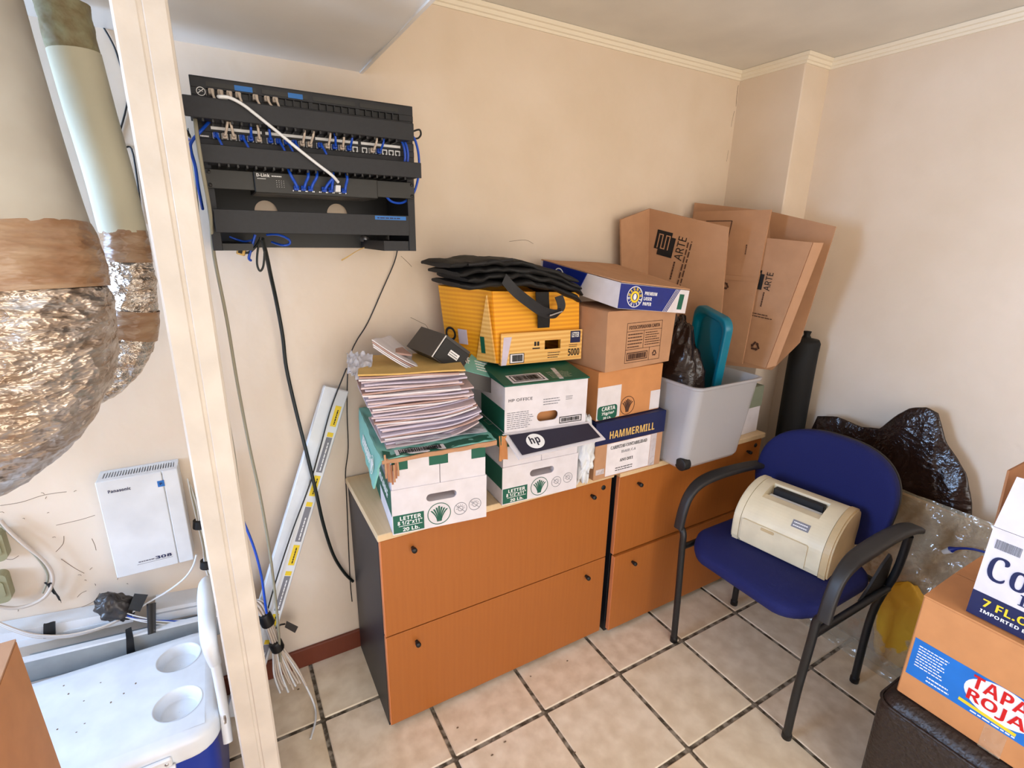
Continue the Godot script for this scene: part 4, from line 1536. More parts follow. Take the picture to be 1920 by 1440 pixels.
func cartons() -> void:
	const H := 0.728
	var b: MB
	# ---- carton A, left front, with its crushed green lid
	var f := Fr.new(Vector3(0.257, H, 0.436), deg_u(7.0), Vector3.UP)
	var w := 0.281
	var d := 0.395
	var r := thing("paper_carton", "white letter-paper carton with a crushed green lid, front left on the cabinets", "box", f.p(w / 2, 0, -d / 2))
	letter_carton(r, f, w, d, 0.14, 0.232, true)
	text(r, f.side_left(d), "REPROGRAF", 0.1, 0.085, 0.24, 0.03, M.white_print)
	for q in [[0.006, 0.05], [0.11, 0.165], [0.235, 0.278]]:
		b = mb()
		rect(b, Fr.new(f.p(0, 0, -0.003), f.u, f.v), q[0], 0.198, q[1], 0.232)
		part("green_tab", b, M.carton_green)
	var nz := FastNoiseLite.new()
	nz.seed = 3
	nz.frequency = 6.0
	var lt := thing("carton_lid", "crushed green and teal carton lid under the pile of folders", "lid", f.p(w / 2, 0.235, -d / 2))
	b = mb()
	b.sheet(f.p(-0.022, 0.238, 0.006), f.p(w + 0.03, 0.25, 0.0), f.p(w + 0.03, 0.242, -d - 0.004), f.p(-0.03, 0.25, -d - 0.004), 0.005, 18, 18, func(u: float, v: float) -> float: return 0.012 * nz.get_noise_2d(u * 0.6, v * 0.6) - 0.006 * sin(u * PI) * (1.0 - v))
	var lid_top := part("lid_top", b, M.carton_teal)
	b = mb()
	b.sheet(f.p(-0.02, 0.228, 0.009), f.p(w + 0.03, 0.234, 0.003), f.p(w + 0.03, 0.248, 0.003), f.p(-0.02, 0.238, 0.009), 0.005, 18, 2, func(u: float, v: float) -> float: return 0.007 * nz.get_noise_2d(u * 0.8, v * 0.2 + 9.0))
	part("torn_front_edge", b, M.kraft)
	# left flap of the lid hangs outward
	b = mb()
	b.sheet(f.p(-0.035, 0.16, -d + 0.02), f.p(-0.04, 0.14, -0.03), f.p(-0.022, 0.243, 0.004), f.p(-0.03, 0.255, -d), 0.005, 14, 6, func(u: float, v: float) -> float: return 0.006 * nz.get_noise_2d(u * 0.6, v * 0.4 + 4.0))
	var flap := part("side_flap", b, M.carton_teal)
	var ff := Fr.new(f.p(-0.041, 0.15, -d + 0.03), f.n, Vector3(0.16, 1, 0))
	text(flap, ff, "REPROGRAF", 0.1, 0.035, 0.17, 0.028, M.white_print, "bold", 0.006)
	b = mb()
	logo_tree(b, Fr.new(ff.p(0, 0, 0.006), ff.u, ff.v), 0.305, 0.05, 0.026)
	part("emblem", b, M.white_print, flap)
	# print on the lid's top: green front band, barcode, clear tape
	var tf := Fr.new(f.p(0.0, 0.2412, 0.0), f.u, -f.n + Vector3(0, 0.02, 0))
	b = mb()
	b.sheet(f.p(-0.012, 0.2415, 0.005), f.p(w + 0.02, 0.2525, 0.0), f.p(w + 0.015, 0.252, -0.042), f.p(-0.012, 0.2425, -0.042), 0.0012, 12, 4, func(u: float, v: float) -> float: return 0.012 * nz.get_noise_2d(u * 0.6, v * 0.09) - 0.006 * sin(u * PI) + 0.001)
	part("green_band", b, M.carton_green, lid_top)
	b = mb()
	b.sheet(f.p(0.02, 0.244, 0.0), f.p(0.16, 0.245, 0.0), f.p(0.16, 0.2455, -0.034), f.p(0.02, 0.2445, -0.034), 0.001, 8, 3, func(u: float, v: float) -> float: return -0.004 * sin((0.12 + u * 0.45) * PI) + 0.002)
	part("barcode_label", b, M.white_paper, lid_top)
	var bf := Fr.new(f.p(0.03, 0.2455, -0.004), f.u, -f.n + Vector3(0, 0.01, 0))
	b = mb()
	barcode(b, bf, 0.0, 0.002, 0.118, 0.024, 5)
	part("barcode", b, M.ink, lid_top)
	b = mb()
	b.sheet(f.p(0.03, 0.252, -0.06), f.p(w + 0.02, 0.257, -0.05), f.p(w + 0.02, 0.257, -0.13), f.p(0.02, 0.254, -0.14), 0.0012, 10, 6, func(u: float, v: float) -> float: return 0.004 * nz.get_noise_2d(u, v))
	part("packing_tape", b, M.clear_bag, lid_top)
	# torn corrugated corner
	for k in 7:
		b = mb()
		var a := f.p(-0.014 + k * 0.0055, 0.165 + 0.012 * absf(k - 3.0) * 0.6, 0.012 + 0.004 * sin(k * 2.0))
		b.sheet(a, a + f.u * 0.005, a + f.u * 0.0048 + Vector3(0, 0.066 - 0.004 * k, 0) - f.n * 0.008, a + Vector3(0, 0.066 - 0.004 * k, 0) - f.n * 0.008, 0.003, 1, 5, func(u: float, v: float) -> float: return 0.004 * sin(v * 3.0 + k))
		part("torn_strip", b, M.kraft_inner if k % 2 else M.kraft, lt)
	# ---- carton B, second from the left
	f = Fr.new(Vector3(0.609, H, 0.436), deg_u(3.0), Vector3.UP)
	w = 0.281
	r = thing("paper_carton", "white letter-paper carton below the opened flap with the round logo", "box", f.p(w / 2, 0, -d / 2))
	letter_carton(r, f, w, d, 0.13, 0.2, true)
	text(r, Fr.new(f.p(0, 0, -0.0028), -f.v, f.u), "C2 B2", -0.187, 0.2, 0.03, 0.03, M.ink, "plain")
	thing("carton_lid", "dark green carton lid under the white carton with the hand hole", "lid", f.p(w / 2, 0.2, -d / 2))
	b = mb()
	b.obox(f, -0.012, w + 0.008, 0.2, 0.24, -d, 0.004, 0.002)
	part("lid_body", b, M.carton_green)
	b = mb()
	b.sheet(f.p(-0.016, 0.16, 0.006), f.p(0.01, 0.165, 0.009), f.p(0.012, 0.24, 0.006), f.p(-0.016, 0.24, 0.004), 0.004, 4, 6, func(u: float, v: float) -> float: return 0.006 * sin(u * 8.0 + v * 3.0))
	part("torn_strip", b, M.kraft_orange)
	b = mb()
	sun_sign(b, Fr.new(f.p(-0.008, 0.24, -0.16), f.u, -f.n), 0.03, 0.03, 0.022)
	frame_lines(b, Fr.new(f.p(-0.008, 0.24, -0.1), f.u, -f.n), 0.006, 0.0, 0.05, 0.045)
	part("lid_print", b, M.grey_green)
	# ---- white half-carton with the round logo on its flap
	var hpf := Fr.new(Vector3(0.617, 0.969, 0.43), deg_u(6.0), Vector3.UP)
	w = 0.288
	var dh := 0.3
	r = thing("paper_carton", "white half-height carton with an oval hand hole and a dark logo flap hanging open", "box", hpf.p(w / 2, 0, -dh / 2))
	b = mb()
	b.obox(hpf, 0.0, w * 0.38, 0.0, 0.15, -0.004, 0.0)
	b.obox(hpf, w * 0.64, w, 0.0, 0.15, -0.004, 0.0)
	b.obox(hpf, w * 0.38, w * 0.64, 0.0, 0.024, -0.004, 0.0)
	b.obox(hpf, w * 0.38, w * 0.64, 0.056, 0.15, -0.004, 0.0)
	for e in [[w * 0.38, -1.0], [w * 0.64, 1.0]]:
		for s in [-1.0, 1.0]:
			var pts := PackedVector2Array()
			for i in 6:
				var a := PI / 2 * i / 5
				pts.append(Vector2(e[0] - e[1] * 0.016 + e[1] * cos(a) * 0.016, 0.04 + s * sin(a) * 0.016))
			pts.append(Vector2(e[0], 0.04 + s * 0.016))
			b.poly(pts, hpf, -0.004, 0.0)
	b.obox(hpf, 0.0, 0.004, 0.0, 0.15, -dh, -0.004)
	b.obox(hpf, w - 0.004, w, 0.0, 0.15, -dh, -0.004)
	b.obox(hpf, 0.0, w, 0.0, 0.15, -dh - 0.004, -dh)
	part("body", b, M.carton_white)
	b = mb()
	b.obox(hpf, 0.03, w - 0.03, 0.002, 0.13, -dh + 0.02, -0.03)
	part("contents", b, M.kraft_orange)
	b = mb()
	b.hexa(hpf.p(-0.004, 0.15, 0.004), hpf.p(w + 0.004, 0.15, 0.004), hpf.p(w + 0.004, 0.154, 0.004), hpf.p(-0.004, 0.154, 0.004), hpf.p(-0.004, 0.15, -dh), hpf.p(w + 0.004, 0.15, -dh), hpf.p(w + 0.004, 0.187, -dh), hpf.p(-0.004, 0.187, -dh))
	var green := part("green_top", b, M.carton_green)
	tf = Fr.new(hpf.p(0, 0.154, 0.004), hpf.u, -hpf.n + Vector3(0, 0.108, 0))
	b = mb()
	rect(b, tf, 0.03, 0.012, 0.15, 0.075)
	part("barcode_label", b, M.white_paper, green)
	b = mb()
	frame_lines(b, Fr.new(tf.p(0, 0, 0.0006), tf.u, tf.v), 0.038, 0.02, 0.142, 0.068, 0.003)
	barcode(b, Fr.new(tf.p(0, 0, 0.0006), tf.u, tf.v), 0.048, 0.027, 0.132, 0.061, 7)
	part("barcode", b, M.ink, green)
	b = mb()
	text_lines(b, tf, 0.17, 0.02, 0.25, 0.075, 6, 3)
	part("small_print", b, M.grey_green, green)
	b = mb()
	stroke(b, Fr.new(tf.p(0, 0, 0.0006), tf.u, tf.v), 0.195, 0.01, 0.21, 0.1, 0.014)
	part("packing_tape", b, M.clear_bag, green)
	text(r, hpf, "HP OFFICE", 0.012, 0.1, 0.08, 0.009, M.hp_dark, "plain")
	b = mb()
	text_lines(b, hpf, 0.008, 0.01, 0.1, 0.068, 9, 4)
	text_lines(b, hpf, 0.13, 0.075, 0.19, 0.1, 3, 5)
	text_lines(b, hpf, 0.21, 0.085, 0.24, 0.1, 3, 6)
	part("small_print", b, M.ink_grey)
	b = mb()
	frame_lines(b, hpf, 0.19, 0.008, 0.272, 0.03, 0.0025)
	barcode(b, hpf, 0.197, 0.013, 0.265, 0.025, 8)
	part("barcode", b, M.ink)
	b = mb()
	rect(b, hpf.side_left(dh), 0.1, 0.004, dh - 0.001, 0.075)
	part("green_side", b, M.carton_green)
	# the opened flap
	b = mb()
	b.sheet(hpf.p(0.012, -0.052, 0.085), hpf.p(w + 0.035, -0.04, 0.07), hpf.p(w + 0.012, 0.0, 0.002), hpf.p(-0.008, 0.0, 0.002), 0.004, 10, 4)
	var fp := part("front_flap", b, M.carton_white)
	var pf := Fr.new(hpf.p(0.012, -0.052, 0.085), hpf.p(w + 0.035, -0.04, 0.07) - hpf.p(0.012, -0.052, 0.085), hpf.p(-0.008, 0.0, 0.002) - hpf.p(0.012, -0.052, 0.085))
	b = mb()
	b.sheet(hpf.p(0.024, -0.0425, 0.079), hpf.p(w + 0.018, -0.0325, 0.065), hpf.p(w + 0.003, -0.0025, 0.013), hpf.p(0.008, -0.0025, 0.013), 0.001, 10, 2, func(u: float, v: float) -> float: return 0.0022)
	part("dark_field", b, M.hp_dark, fp)
	b = mb()
	b.poly(ellipse_pts(0.075, 0.047, 0.03, 0.027, 28), pf, 0.003, 0.0075)
	part("logo_disc", b, M.white_print, fp)
	text(fp, pf, "hp", 0.057, 0.03, 0.034, 0.036, M.hp_dark, "bold", 0.0082)
	# ---- dark blue lidded carton
	f = Fr.new(Vector3(0.968, H, 0.443), deg_u(0.5), Vector3.UP)
	w = 0.325
	d = 0.34
	r = thing("paper_carton", "kraft carton with a navy lid band and a typed white label, beside the plastic bin", "box", f.p(w / 2, 0, -d / 2))
	b = mb()
	b.obox(f, 0.004, w - 0.004, 0.0, 0.2, -d, -0.003, 0.002)
	part("body", b, M.kraft)
	b = mb()
	b.obox(f, 0.0, w, 0.132, 0.216, -d - 0.003, 0.0, 0.002)
	part("lid", b, M.navy)
	text(r, f, "HAMMERMILL", 0.06, 0.15, 0.21, 0.028, M.manila, "bold")
	b = mb()
	rect(b, Fr.new(f.p(0, 0, -0.003), f.u, f.v), 0.055, 0.006, 0.26, 0.13)
	part("paper_label", b, M.white_paper)
	text(r, Fr.new(f.p(0, 0, -0.0024), f.u, f.v), "CARPETAS CONTABILIDAD", 0.072, 0.107, 0.17, 0.012, M.ink, "serif")
	text(r, Fr.new(f.p(0, 0, -0.0024), f.u, f.v), "IDAEP, C.A", 0.122, 0.084, 0.068, 0.011, M.ink_grey, "serif")
	text(r, Fr.new(f.p(0, 0, -0.0024), f.u, f.v), "ANO 2011", 0.118, 0.052, 0.062, 0.011, M.ink, "serif")
	b = mb()
	text_lines(b, Fr.new(f.p(0, 0, -0.0024), f.u, f.v), 0.1, 0.016, 0.2, 0.034, 2, 11)
	part("small_print", b, M.ink)
	b = mb()
	rect(b, Fr.new(f.p(0, 0, -0.003), f.u, f.v), 0.262, 0.004, 0.29, 0.131)
	part("packing_tape", b, M.clear_bag)
	b = mb()
	rect(b, Fr.new(f.p(0, 0, -0.003), f.u, f.v), 0.012, 0.02, 0.05, 0.04)
	part("packing_tape", b, M.clear_bag)
	# ---- kraft carton with the green corner print, on top of it
	f = Fr.new(Vector3(0.975, 0.946, 0.428), deg_u(-1.0), Vector3.UP)
	w = 0.3
	d = 0.3
	r = thing("paper_carton", "kraft carton with a green and white corner print, on the navy-lidded one", "box", f.p(w / 2, 0, -d / 2))
	b = mb()
	b.obox(f, 0.0, w, 0.0, 0.174, -d, 0.0, 0.002)
	part("body", b, M.kraft_orange)
	b = mb()
	rect(b, f, 0.0, 0.004, 0.105, 0.12)
	part("white_panel", b, M.carton_white)
	b = mb()
	rect(b, f, 0.25, 0.004, 0.298, 0.075)
	part("white_panel", b, M.carton_white)
	b = mb()
	b.poly(round_rect(0.004, 0.002, 0.092, 0.052, 0.012), f, 0.0, 0.0012)
	part("green_panel", b, M.carton_green)
	text(r, f, "CARTA", 0.022, 0.034, 0.06, 0.014, M.white_print, "bold", 0.002)
	text(r, f, "75g/m\u00b2", 0.022, 0.016, 0.056, 0.013, M.white_print, "bold", 0.002)
	text(r, f, "20 Lb.", 0.03, 0.004, 0.036, 0.008, M.white_print, "bold", 0.002)
	b = mb()
	logo_tree(b, Fr.new(f.p(0, 0, 0.0004), f.u, f.v), 0.14, 0.038, 0.034)
	part("emblem", b, M.ink_brown)
	# ---- tan carton with the boxed print
	f = Fr.new(Vector3(0.985, 1.121, 0.44), deg_u(-3.0), Vector3.UP)
	w = 0.322
	d = 0.2
	r = thing("paper_carton", "tan carton with a boxed label print and barcode, under the blue-ended tray", "box", f.p(w / 2, 0, -d / 2))
	b = mb()
	b.hexa(f.p(0.004, 0.0, 0.0), f.p(w - 0.008, 0.004, 0.0), f.p(w + 0.004, 0.19, 0.0), f.p(-0.002, 0.2, 0.0), f.p(0.0, 0.0, -d), f.p(w - 0.01, 0.004, -d), f.p(w, 0.2, -d), f.p(0.0, 0.205, -d))
	part("body", b, M.kraft)
	b = mb()
	b.sheet(f.p(0.0, 0.2, 0.001), f.p(w + 0.004, 0.188, 0.001), f.p(w, 0.2, -d), f.p(0, 0.205, -d), 0.004, 6, 4, func(u: float, v: float) -> float: return 0.002 * sin(u * 6.0))
	part("top_flap", b, M.kraft)
	b = mb()
	frame_lines(b, f, 0.09, 0.02, 0.26, 0.158, 0.0015)
	rect(b, f, 0.09, 0.066, 0.26, 0.0675)
	rect(b, f, 0.172, 0.0675, 0.1735, 0.128)
	rect(b, f, 0.09, 0.128, 0.26, 0.1295)
	rect(b, f, 0.205, 0.022, 0.2065, 0.066)
	text_lines(b, f, 0.098, 0.07, 0.168, 0.124, 5, 12)
	text_lines(b, f, 0.18, 0.074, 0.255, 0.124, 6, 13)
	frame_lines(b, f, 0.098, 0.028, 0.198, 0.056, 0.003)
	barcode(b, f, 0.106, 0.033, 0.19, 0.051, 14)
	recycle(b, f, 0.233, 0.043, 0.013)
	part("label_print", b, M.ink_brown)
	text(r, f, "FOTOCOPIADORA CARTA", 0.1, 0.136, 0.148, 0.012, M.ink_brown, "bold")
	# ---- the blue-ended tray tilted on top
	var k := [Vector3(1.011, 1.334, 0.452), Vector3(1.323, 1.3, 0.452), Vector3(1.335, 1.378, 0.45), Vector3(1.021, 1.414, 0.45), Vector3(0.955, 1.39, 0.09), Vector3(1.3, 1.365, 0.09), Vector3(1.31, 1.443, 0.09), Vector3(0.95, 1.464, 0.09)]
	r = thing("paper_tray_carton", "shallow carton lid with royal blue ends, tilted on top of the tan carton", "box", (k[0] + k[1] + k[4] + k[5]) / 4.0)
	b = mb()
	b.hexa(k[0], k[1], k[2], k[3], k[4], k[5], k[6], k[7])
	part("body", b, M.carton_white)
	b = mb()
	b.sheet(k[3], k[2], k[6], k[7], 0.004, 8, 8, func(u: float, v: float) -> float: return 0.004 + 0.002 * sin(u * 7.0) * sin(v * 4.0))
	part("kraft_top", b, M.kraft)
	f = Fr.new(k[0], k[1] - k[0], k[3] - k[0])
	b = mb()
	b.poly(PackedVector2Array([Vector2(0.0, 0.001), Vector2(0.2, 0.001), Vector2(0.25, 0.079), Vector2(0.001, 0.079)]), f, -0.001, 0.0012)
	part("blue_field", b, M.royal)
	b = mb()
	for i in 3:
		b.poly(PackedVector2Array([Vector2(0.204 + i * 0.007, 0.001), Vector2(0.207 + i * 0.007, 0.001), Vector2(0.257 + i * 0.007, 0.079), Vector2(0.254 + i * 0.007, 0.079)]), f, -0.001, 0.0012)
	part("blue_stripes", b, M.royal)
	b = mb()
	b.ring(f, 0.066, 0.041, 0.0315, 0.034, 0.0, 0.0016, 36)
	part("logo_rim", b, M.white_print)
	b = mb()
	b.ring(f, 0.066, 0.041, 0.012, 0.019, 0.0, 0.0018, 28)
	part("logo_ring", b, M.yellow)
	b = mb()
	b.poly(ellipse_pts(0.066, 0.041, 0.007, 0.01, 16), f, 0.0, 0.0018)
	part("logo_core", b, M.white_print)
	for s in 2:
		var word: String = ["MAGNUM", "DIGITAL"][s]
		for i in word.length():
			var a: float = PI * (0.93 - 0.86 * i / (word.length() - 1)) if s == 0 else PI * (1.07 + 0.86 * i / (word.length() - 1))
			var dirv := Vector2(cos(a), sin(a))
			var outv := dirv if s == 0 else -dirv
			var lf := Fr.new(f.p(0.066 + dirv.x * 0.0255, 0.041 + dirv.y * 0.0255), f.u * outv.y - f.v * outv.x, f.u * outv.x + f.v * outv.y)
			text(r, lf, word[i], -0.0035 if word[i] != "I" else -0.0012, -0.0045, 0.007 if word[i] != "I" else 0.0024, 0.009, M.yellow if s == 0 else M.white_print, "bold", 0.002)
	text(r, f, "PREMIUM", 0.108, 0.05, 0.055, 0.011, M.white_print, "bold", 0.002)
	text(r, f, "LASER", 0.106, 0.033, 0.036, 0.011, M.white_print, "bold", 0.002)
	text(r, f, "PAPER", 0.105, 0.016, 0.038, 0.011, M.white_print, "bold", 0.002)
	b = mb()
	b.poly(PackedVector2Array([Vector2(0.268, 0.012), Vector2(0.29, 0.012), Vector2(0.295, 0.064), Vector2(0.273, 0.064)]), f, 0.0, 0.0012)
	part("green_badge", b, M.carton_green)
	var sf := Fr.new(k[4], k[0] - k[4], k[7] - k[4])
	var sl := (k[0] as Vector3).distance_to(k[4])
	b = mb()
	b.poly(PackedVector2Array([Vector2(0.001, 0.0), Vector2(sl * 0.5, 0.0), Vector2(sl * 0.6, 0.079), Vector2(0.001, 0.077)]), sf, -0.002, 0.0012)
	part("blue_field", b, M.royal)
	b = mb()
	b.ring(sf, 0.09, 0.045, 0.02, 0.024, 0.0, 0.002, 24)
	part("logo_rim", b, M.white_print)
	yellow_carton()
	folder_pile()


func yellow_carton() -> void:
	var fbl := Vector3(0.66, 1.157, 0.3)
	var fbr := Vector3(0.975, 1.15, 0.312)
	var ftl := Vector3(0.64, 1.386, 0.298)
	var ftr := Vector3(0.962, 1.372, 0.31)
	var bbl := Vector3(0.575, 1.152, 0.1)
	var bbr := Vector3(0.93, 1.152, 0.08)
	var btl := Vector3(0.545, 1.39, 0.1)
	var btr := Vector3(0.925, 1.39, 0.08)
	var r := thing("yellow_carton", "open yellow corrugated carton stuffed with black bags, front flap reading 5000", "box", Vector3(0.78, 1.152, 0.2))
	var b := mb()
	# front wall in four pieces round the open hand hole
	var at := func(u: float, v: float) -> Vector3: return fbl.lerp(fbr, u).lerp(ftl.lerp(ftr, u), v)
	for q in [[0.0, 1.0, 0.34, 1.0], [0.0, 1.0, 0.0, 0.14], [0.0, 0.5, 0.14, 0.34], [0.74, 1.0, 0.14, 0.34]]:
		b.sheet(at.call(q[0], q[2]), at.call(q[1], q[2]), at.call(q[1], q[3]), at.call(q[0], q[3]), 0.004)
	part("front_wall", b, M.yellow_carton)
	b = mb()
	b.sheet(bbl, fbl, ftl, btl, 0.004, 10, 6, func(u: float, v: float) -> float: return 0.006 * sin(u * PI * 2.0) * v)
	var lw := part("left_wall", b, M.yellow_carton)
	b = mb()
	b.sheet(fbr, bbr, btr, ftr, 0.004)
	part("right_wall", b, M.yellow_carton)
	b = mb()
	b.sheet(bbr, bbl, btl, btr, 0.004)
	part("back_wall", b, M.yellow_carton)
	b = mb()
	b.sheet(fbl, fbr, bbr, bbl, 0.004)
	part("bottom", b, M.kraft)
	# white wedge prints at the corner, small badges on the left wall
	var lf := Fr.new(bbl, fbl - bbl, btl - bbl)
	var ll := bbl.distance_to(fbl)
	b = mb()
	b.poly(PackedVector2Array([Vector2(ll * 0.62, 0.002), Vector2(ll * 0.99, 0.002), Vector2(ll * 0.93, 0.22)]), lf, 0.002, 0.0075)
	part("white_wedge", b, M.pale_yellow)
	b = mb()
	rect(b, Fr.new(lf.p(0, 0, 0.0075), lf.u, lf.v), ll * 0.74, 0.03, ll * 0.82, 0.085)
	part("green_badge", b, M.carton_green)
	b = mb()
	rect(b, Fr.new(lf.p(0, 0, 0.0062), lf.u, lf.v), ll * 0.3, 0.05, ll * 0.48, 0.1)
	part("white_badge", b, M.lilac_paper)
	b = mb()
	b.ring(Fr.new(lf.p(0, 0, 0.0062), lf.u, lf.v), ll * 0.14, 0.08, 0.016, 0.024, 0.0, 0.0008, 24)
	part("logo_ring", b, M.ink)
	# the front flap, standing proud
	var a := Vector3(0.662, 1.153, 0.32)
	var c := Vector3(0.972, 1.147, 0.33)
	var d := Vector3(0.968, 1.25, 0.326)
	var e := Vector3(0.665, 1.258, 0.316)
	b = mb()
	var f := Fr.new(a, c - a, e - a)
	var w := a.distance_to(c)
	var h := 0.102
	var u0 := w * 0.52
	var u1 := w * 0.72
	b.obox(f, 0.0, u0, 0.0, h, -0.004, 0.0)
	b.obox(f, u1, w, 0.0, h, -0.004, 0.0)
	b.obox(f, u0, u1, 0.0, 0.042, -0.004, 0.0)
	b.obox(f, u0, u1, 0.072, h, -0.004, 0.0)
	b.obox(f, 0.0, w, 0.0, 0.003, -0.018, -0.004)
	var fp := part("front_flap", b, M.pale_yellow)
	b = mb()
	rect(b, f, w * 0.845, 0.058, w * 0.975, 0.098)
	part("blue_badge", b, M.navy, fp)
	text(fp, f, "LETTER", w * 0.86, 0.077, w * 0.095, 0.017, M.white_print, "bold", 0.002)
	text(fp, f, "5000", w * 0.82, 0.014, w * 0.15, 0.024, M.ink)
	b = mb()
	text_lines(b, f, w * 0.83, 0.042, w * 0.97, 0.055, 2, 21)
	text_lines(b, f, w * 0.56, 0.01, w * 0.72, 0.034, 3, 22)
	part("small_print", b, M.ink_brown, fp)
	b = mb()
	rect(b, f, w * 0.1, 0.004, w * 0.27, 0.036)
	part("barcode_label", b, M.white_paper, fp)
	b = mb()
	frame_lines(b, Fr.new(f.p(0, 0, 0.0006), f.u, f.v), w * 0.1, 0.004, w * 0.27, 0.036, 0.002)
	barcode(b, Fr.new(f.p(0, 0, 0.0006), f.u, f.v), w * 0.13, 0.01, w * 0.25, 0.031, 23)
	part("barcode", b, M.ink, fp)
	b = mb()
	b.poly(PackedVector2Array([Vector2(0.001, 0.0), Vector2(w * 0.06, 0.0), Vector2(w * 0.12, 0.09), Vector2(w * 0.03, 0.09)]), f, 0.0, 0.001)
	part("white_wedge", b, M.lilac_paper, fp)
	b = mb()
	rect(b, f, w * 0.37, 0.046, w * 0.46, 0.05)
	rect(b, f, w * 0.39, 0.056, w * 0.415, 0.07)
	rect(b, f, w * 0.425, 0.056, w * 0.45, 0.07)
	part("lift_sign", b, M.ink, fp)
	# folded black bags on top
	var nz := FastNoiseLite.new()
	nz.seed = 17
	nz.frequency = 5.0
	for i in 4:
		var y := 1.4 + i * 0.021
		var sh: float = [0.0, 0.02, -0.01, -0.035, -0.012][i]
		thing("folded_bag", "folded black fabric bag, %s of the heap on the yellow carton" % ["lowest", "second from the bottom", "second from the top", "topmost"][i], "bag", Vector3(0.74, y - 0.01, 0.25), "folded black bags")
		b = mb()
		var x0 := 0.52 + sh
		var x1: float = [0.955, 0.965, 0.95, 0.92, 0.9][i]
		# a folded pad: rounded section swept along x, sagging to the right
		var rows := []
		for s in 25:
			var t := s / 24.0
			var x := lerpf(x0, x1, t)
			var yy := y + 0.012 * sin(t * PI * 0.9 + 0.3) - 0.055 * maxf(t - 0.35, 0.0) * maxf(t - 0.35, 0.0) * 2.2 + 0.012 * nz.get_noise_2d(x * 2.0, i * 3.0)
			var th := 0.0105 * (0.6 if s == 0 or s == 24 else 1.0) * (1.0 + 0.3 * nz.get_noise_2d(x * 3.0 + 7.0, i))
			var z0 := 0.1 + 0.02 * nz.get_noise_2d(x, i + 2.0)
			var z1 := 0.335 + 0.012 * i * 0.3 + 0.03 * nz.get_noise_2d(x * 1.5 + 3.0, i + 5.0)
			var line := PackedVector3Array()
			for q in 20:
				var an := TAU * q / 20
				var cz := (z0 + z1) / 2 - cos(an) * (z1 - z0) / 2
				var flat: float = signf(sin(an)) * pow(absf(sin(an)), 0.35)
				var roll := 0.004 * nz.get_noise_2d(x * 2.5, cz * 4.0 + i * 9.0)
				line.append(Vector3(x, yy + flat * th + roll, cz))
			rows.append(line)
		b.grid(rows, true)
		for e2 in [0, 24]:
			for q in range(1, 19):
				if e2 == 0:
					b.tri(rows[e2][0], rows[e2][q + 1], rows[e2][q])
				else:
					b.tri(rows[e2][0], rows[e2][q], rows[e2][q + 1])
		part("folded_body", b, M.bag_fabric)
		if i == 3:
			b = mb()
			rod(b, Vector3(0.54, y + 0.005, 0.342), Vector3(0.68, y + 0.02, 0.35), 0.004, 8)
			part("seam_piping", b, M.strap)
	thing("carry_strap", "wide black strap drooping over the front of the yellow carton", "strap", Vector3(0.85, 1.2, 0.34))
	b = mb()
	var sp := smooth([Vector3(0.647, 1.429, 0.36), Vector3(0.678, 1.394, 0.37), Vector3(0.724, 1.36, 0.372), Vector3(0.785, 1.324, 0.37), Vector3(0.84, 1.315, 0.365), Vector3(0.859, 1.336, 0.36), Vector3(0.85, 1.369, 0.355)], 6)
	var rows2 := []
	for s in sp.size():
		var t := float(s) / (sp.size() - 1)
		var wd := Vector3(0.01, 0.024, 0.004) if t < 0.72 else Vector3(0.022, 0.006, 0.004)
		rows2.append([sp[s] - wd * 0.6, sp[s] + wd * 0.6])
	for s in rows2.size() - 1:
		b.hexa(rows2[s][0], rows2[s + 1][0], rows2[s + 1][1], rows2[s][1], rows2[s][0] - Vector3(0, 0, 0.002), rows2[s + 1][0] - Vector3(0, 0, 0.002), rows2[s + 1][1] - Vector3(0, 0, 0.002), rows2[s][1] - Vector3(0, 0, 0.002))
	part("webbing", b, M.strap)
	b = mb()
	b.sheet(Vector3(0.795, 1.265, 0.322), Vector3(0.84, 1.264, 0.322), Vector3(0.826, 1.38, 0.335), Vector3(0.776, 1.382, 0.335), 0.003, 3, 6, func(u: float, v: float) -> float: return 0.003 * sin(v * 5.0))
	part("hanging_end", b, M.bag_fabric)
	b = mb()
	rod(b, Vector3(0.803, 1.312, 0.375), Vector3(0.854, 1.322, 0.37), 0.003, 8)
	part("buckle_bar", b, M.steel)


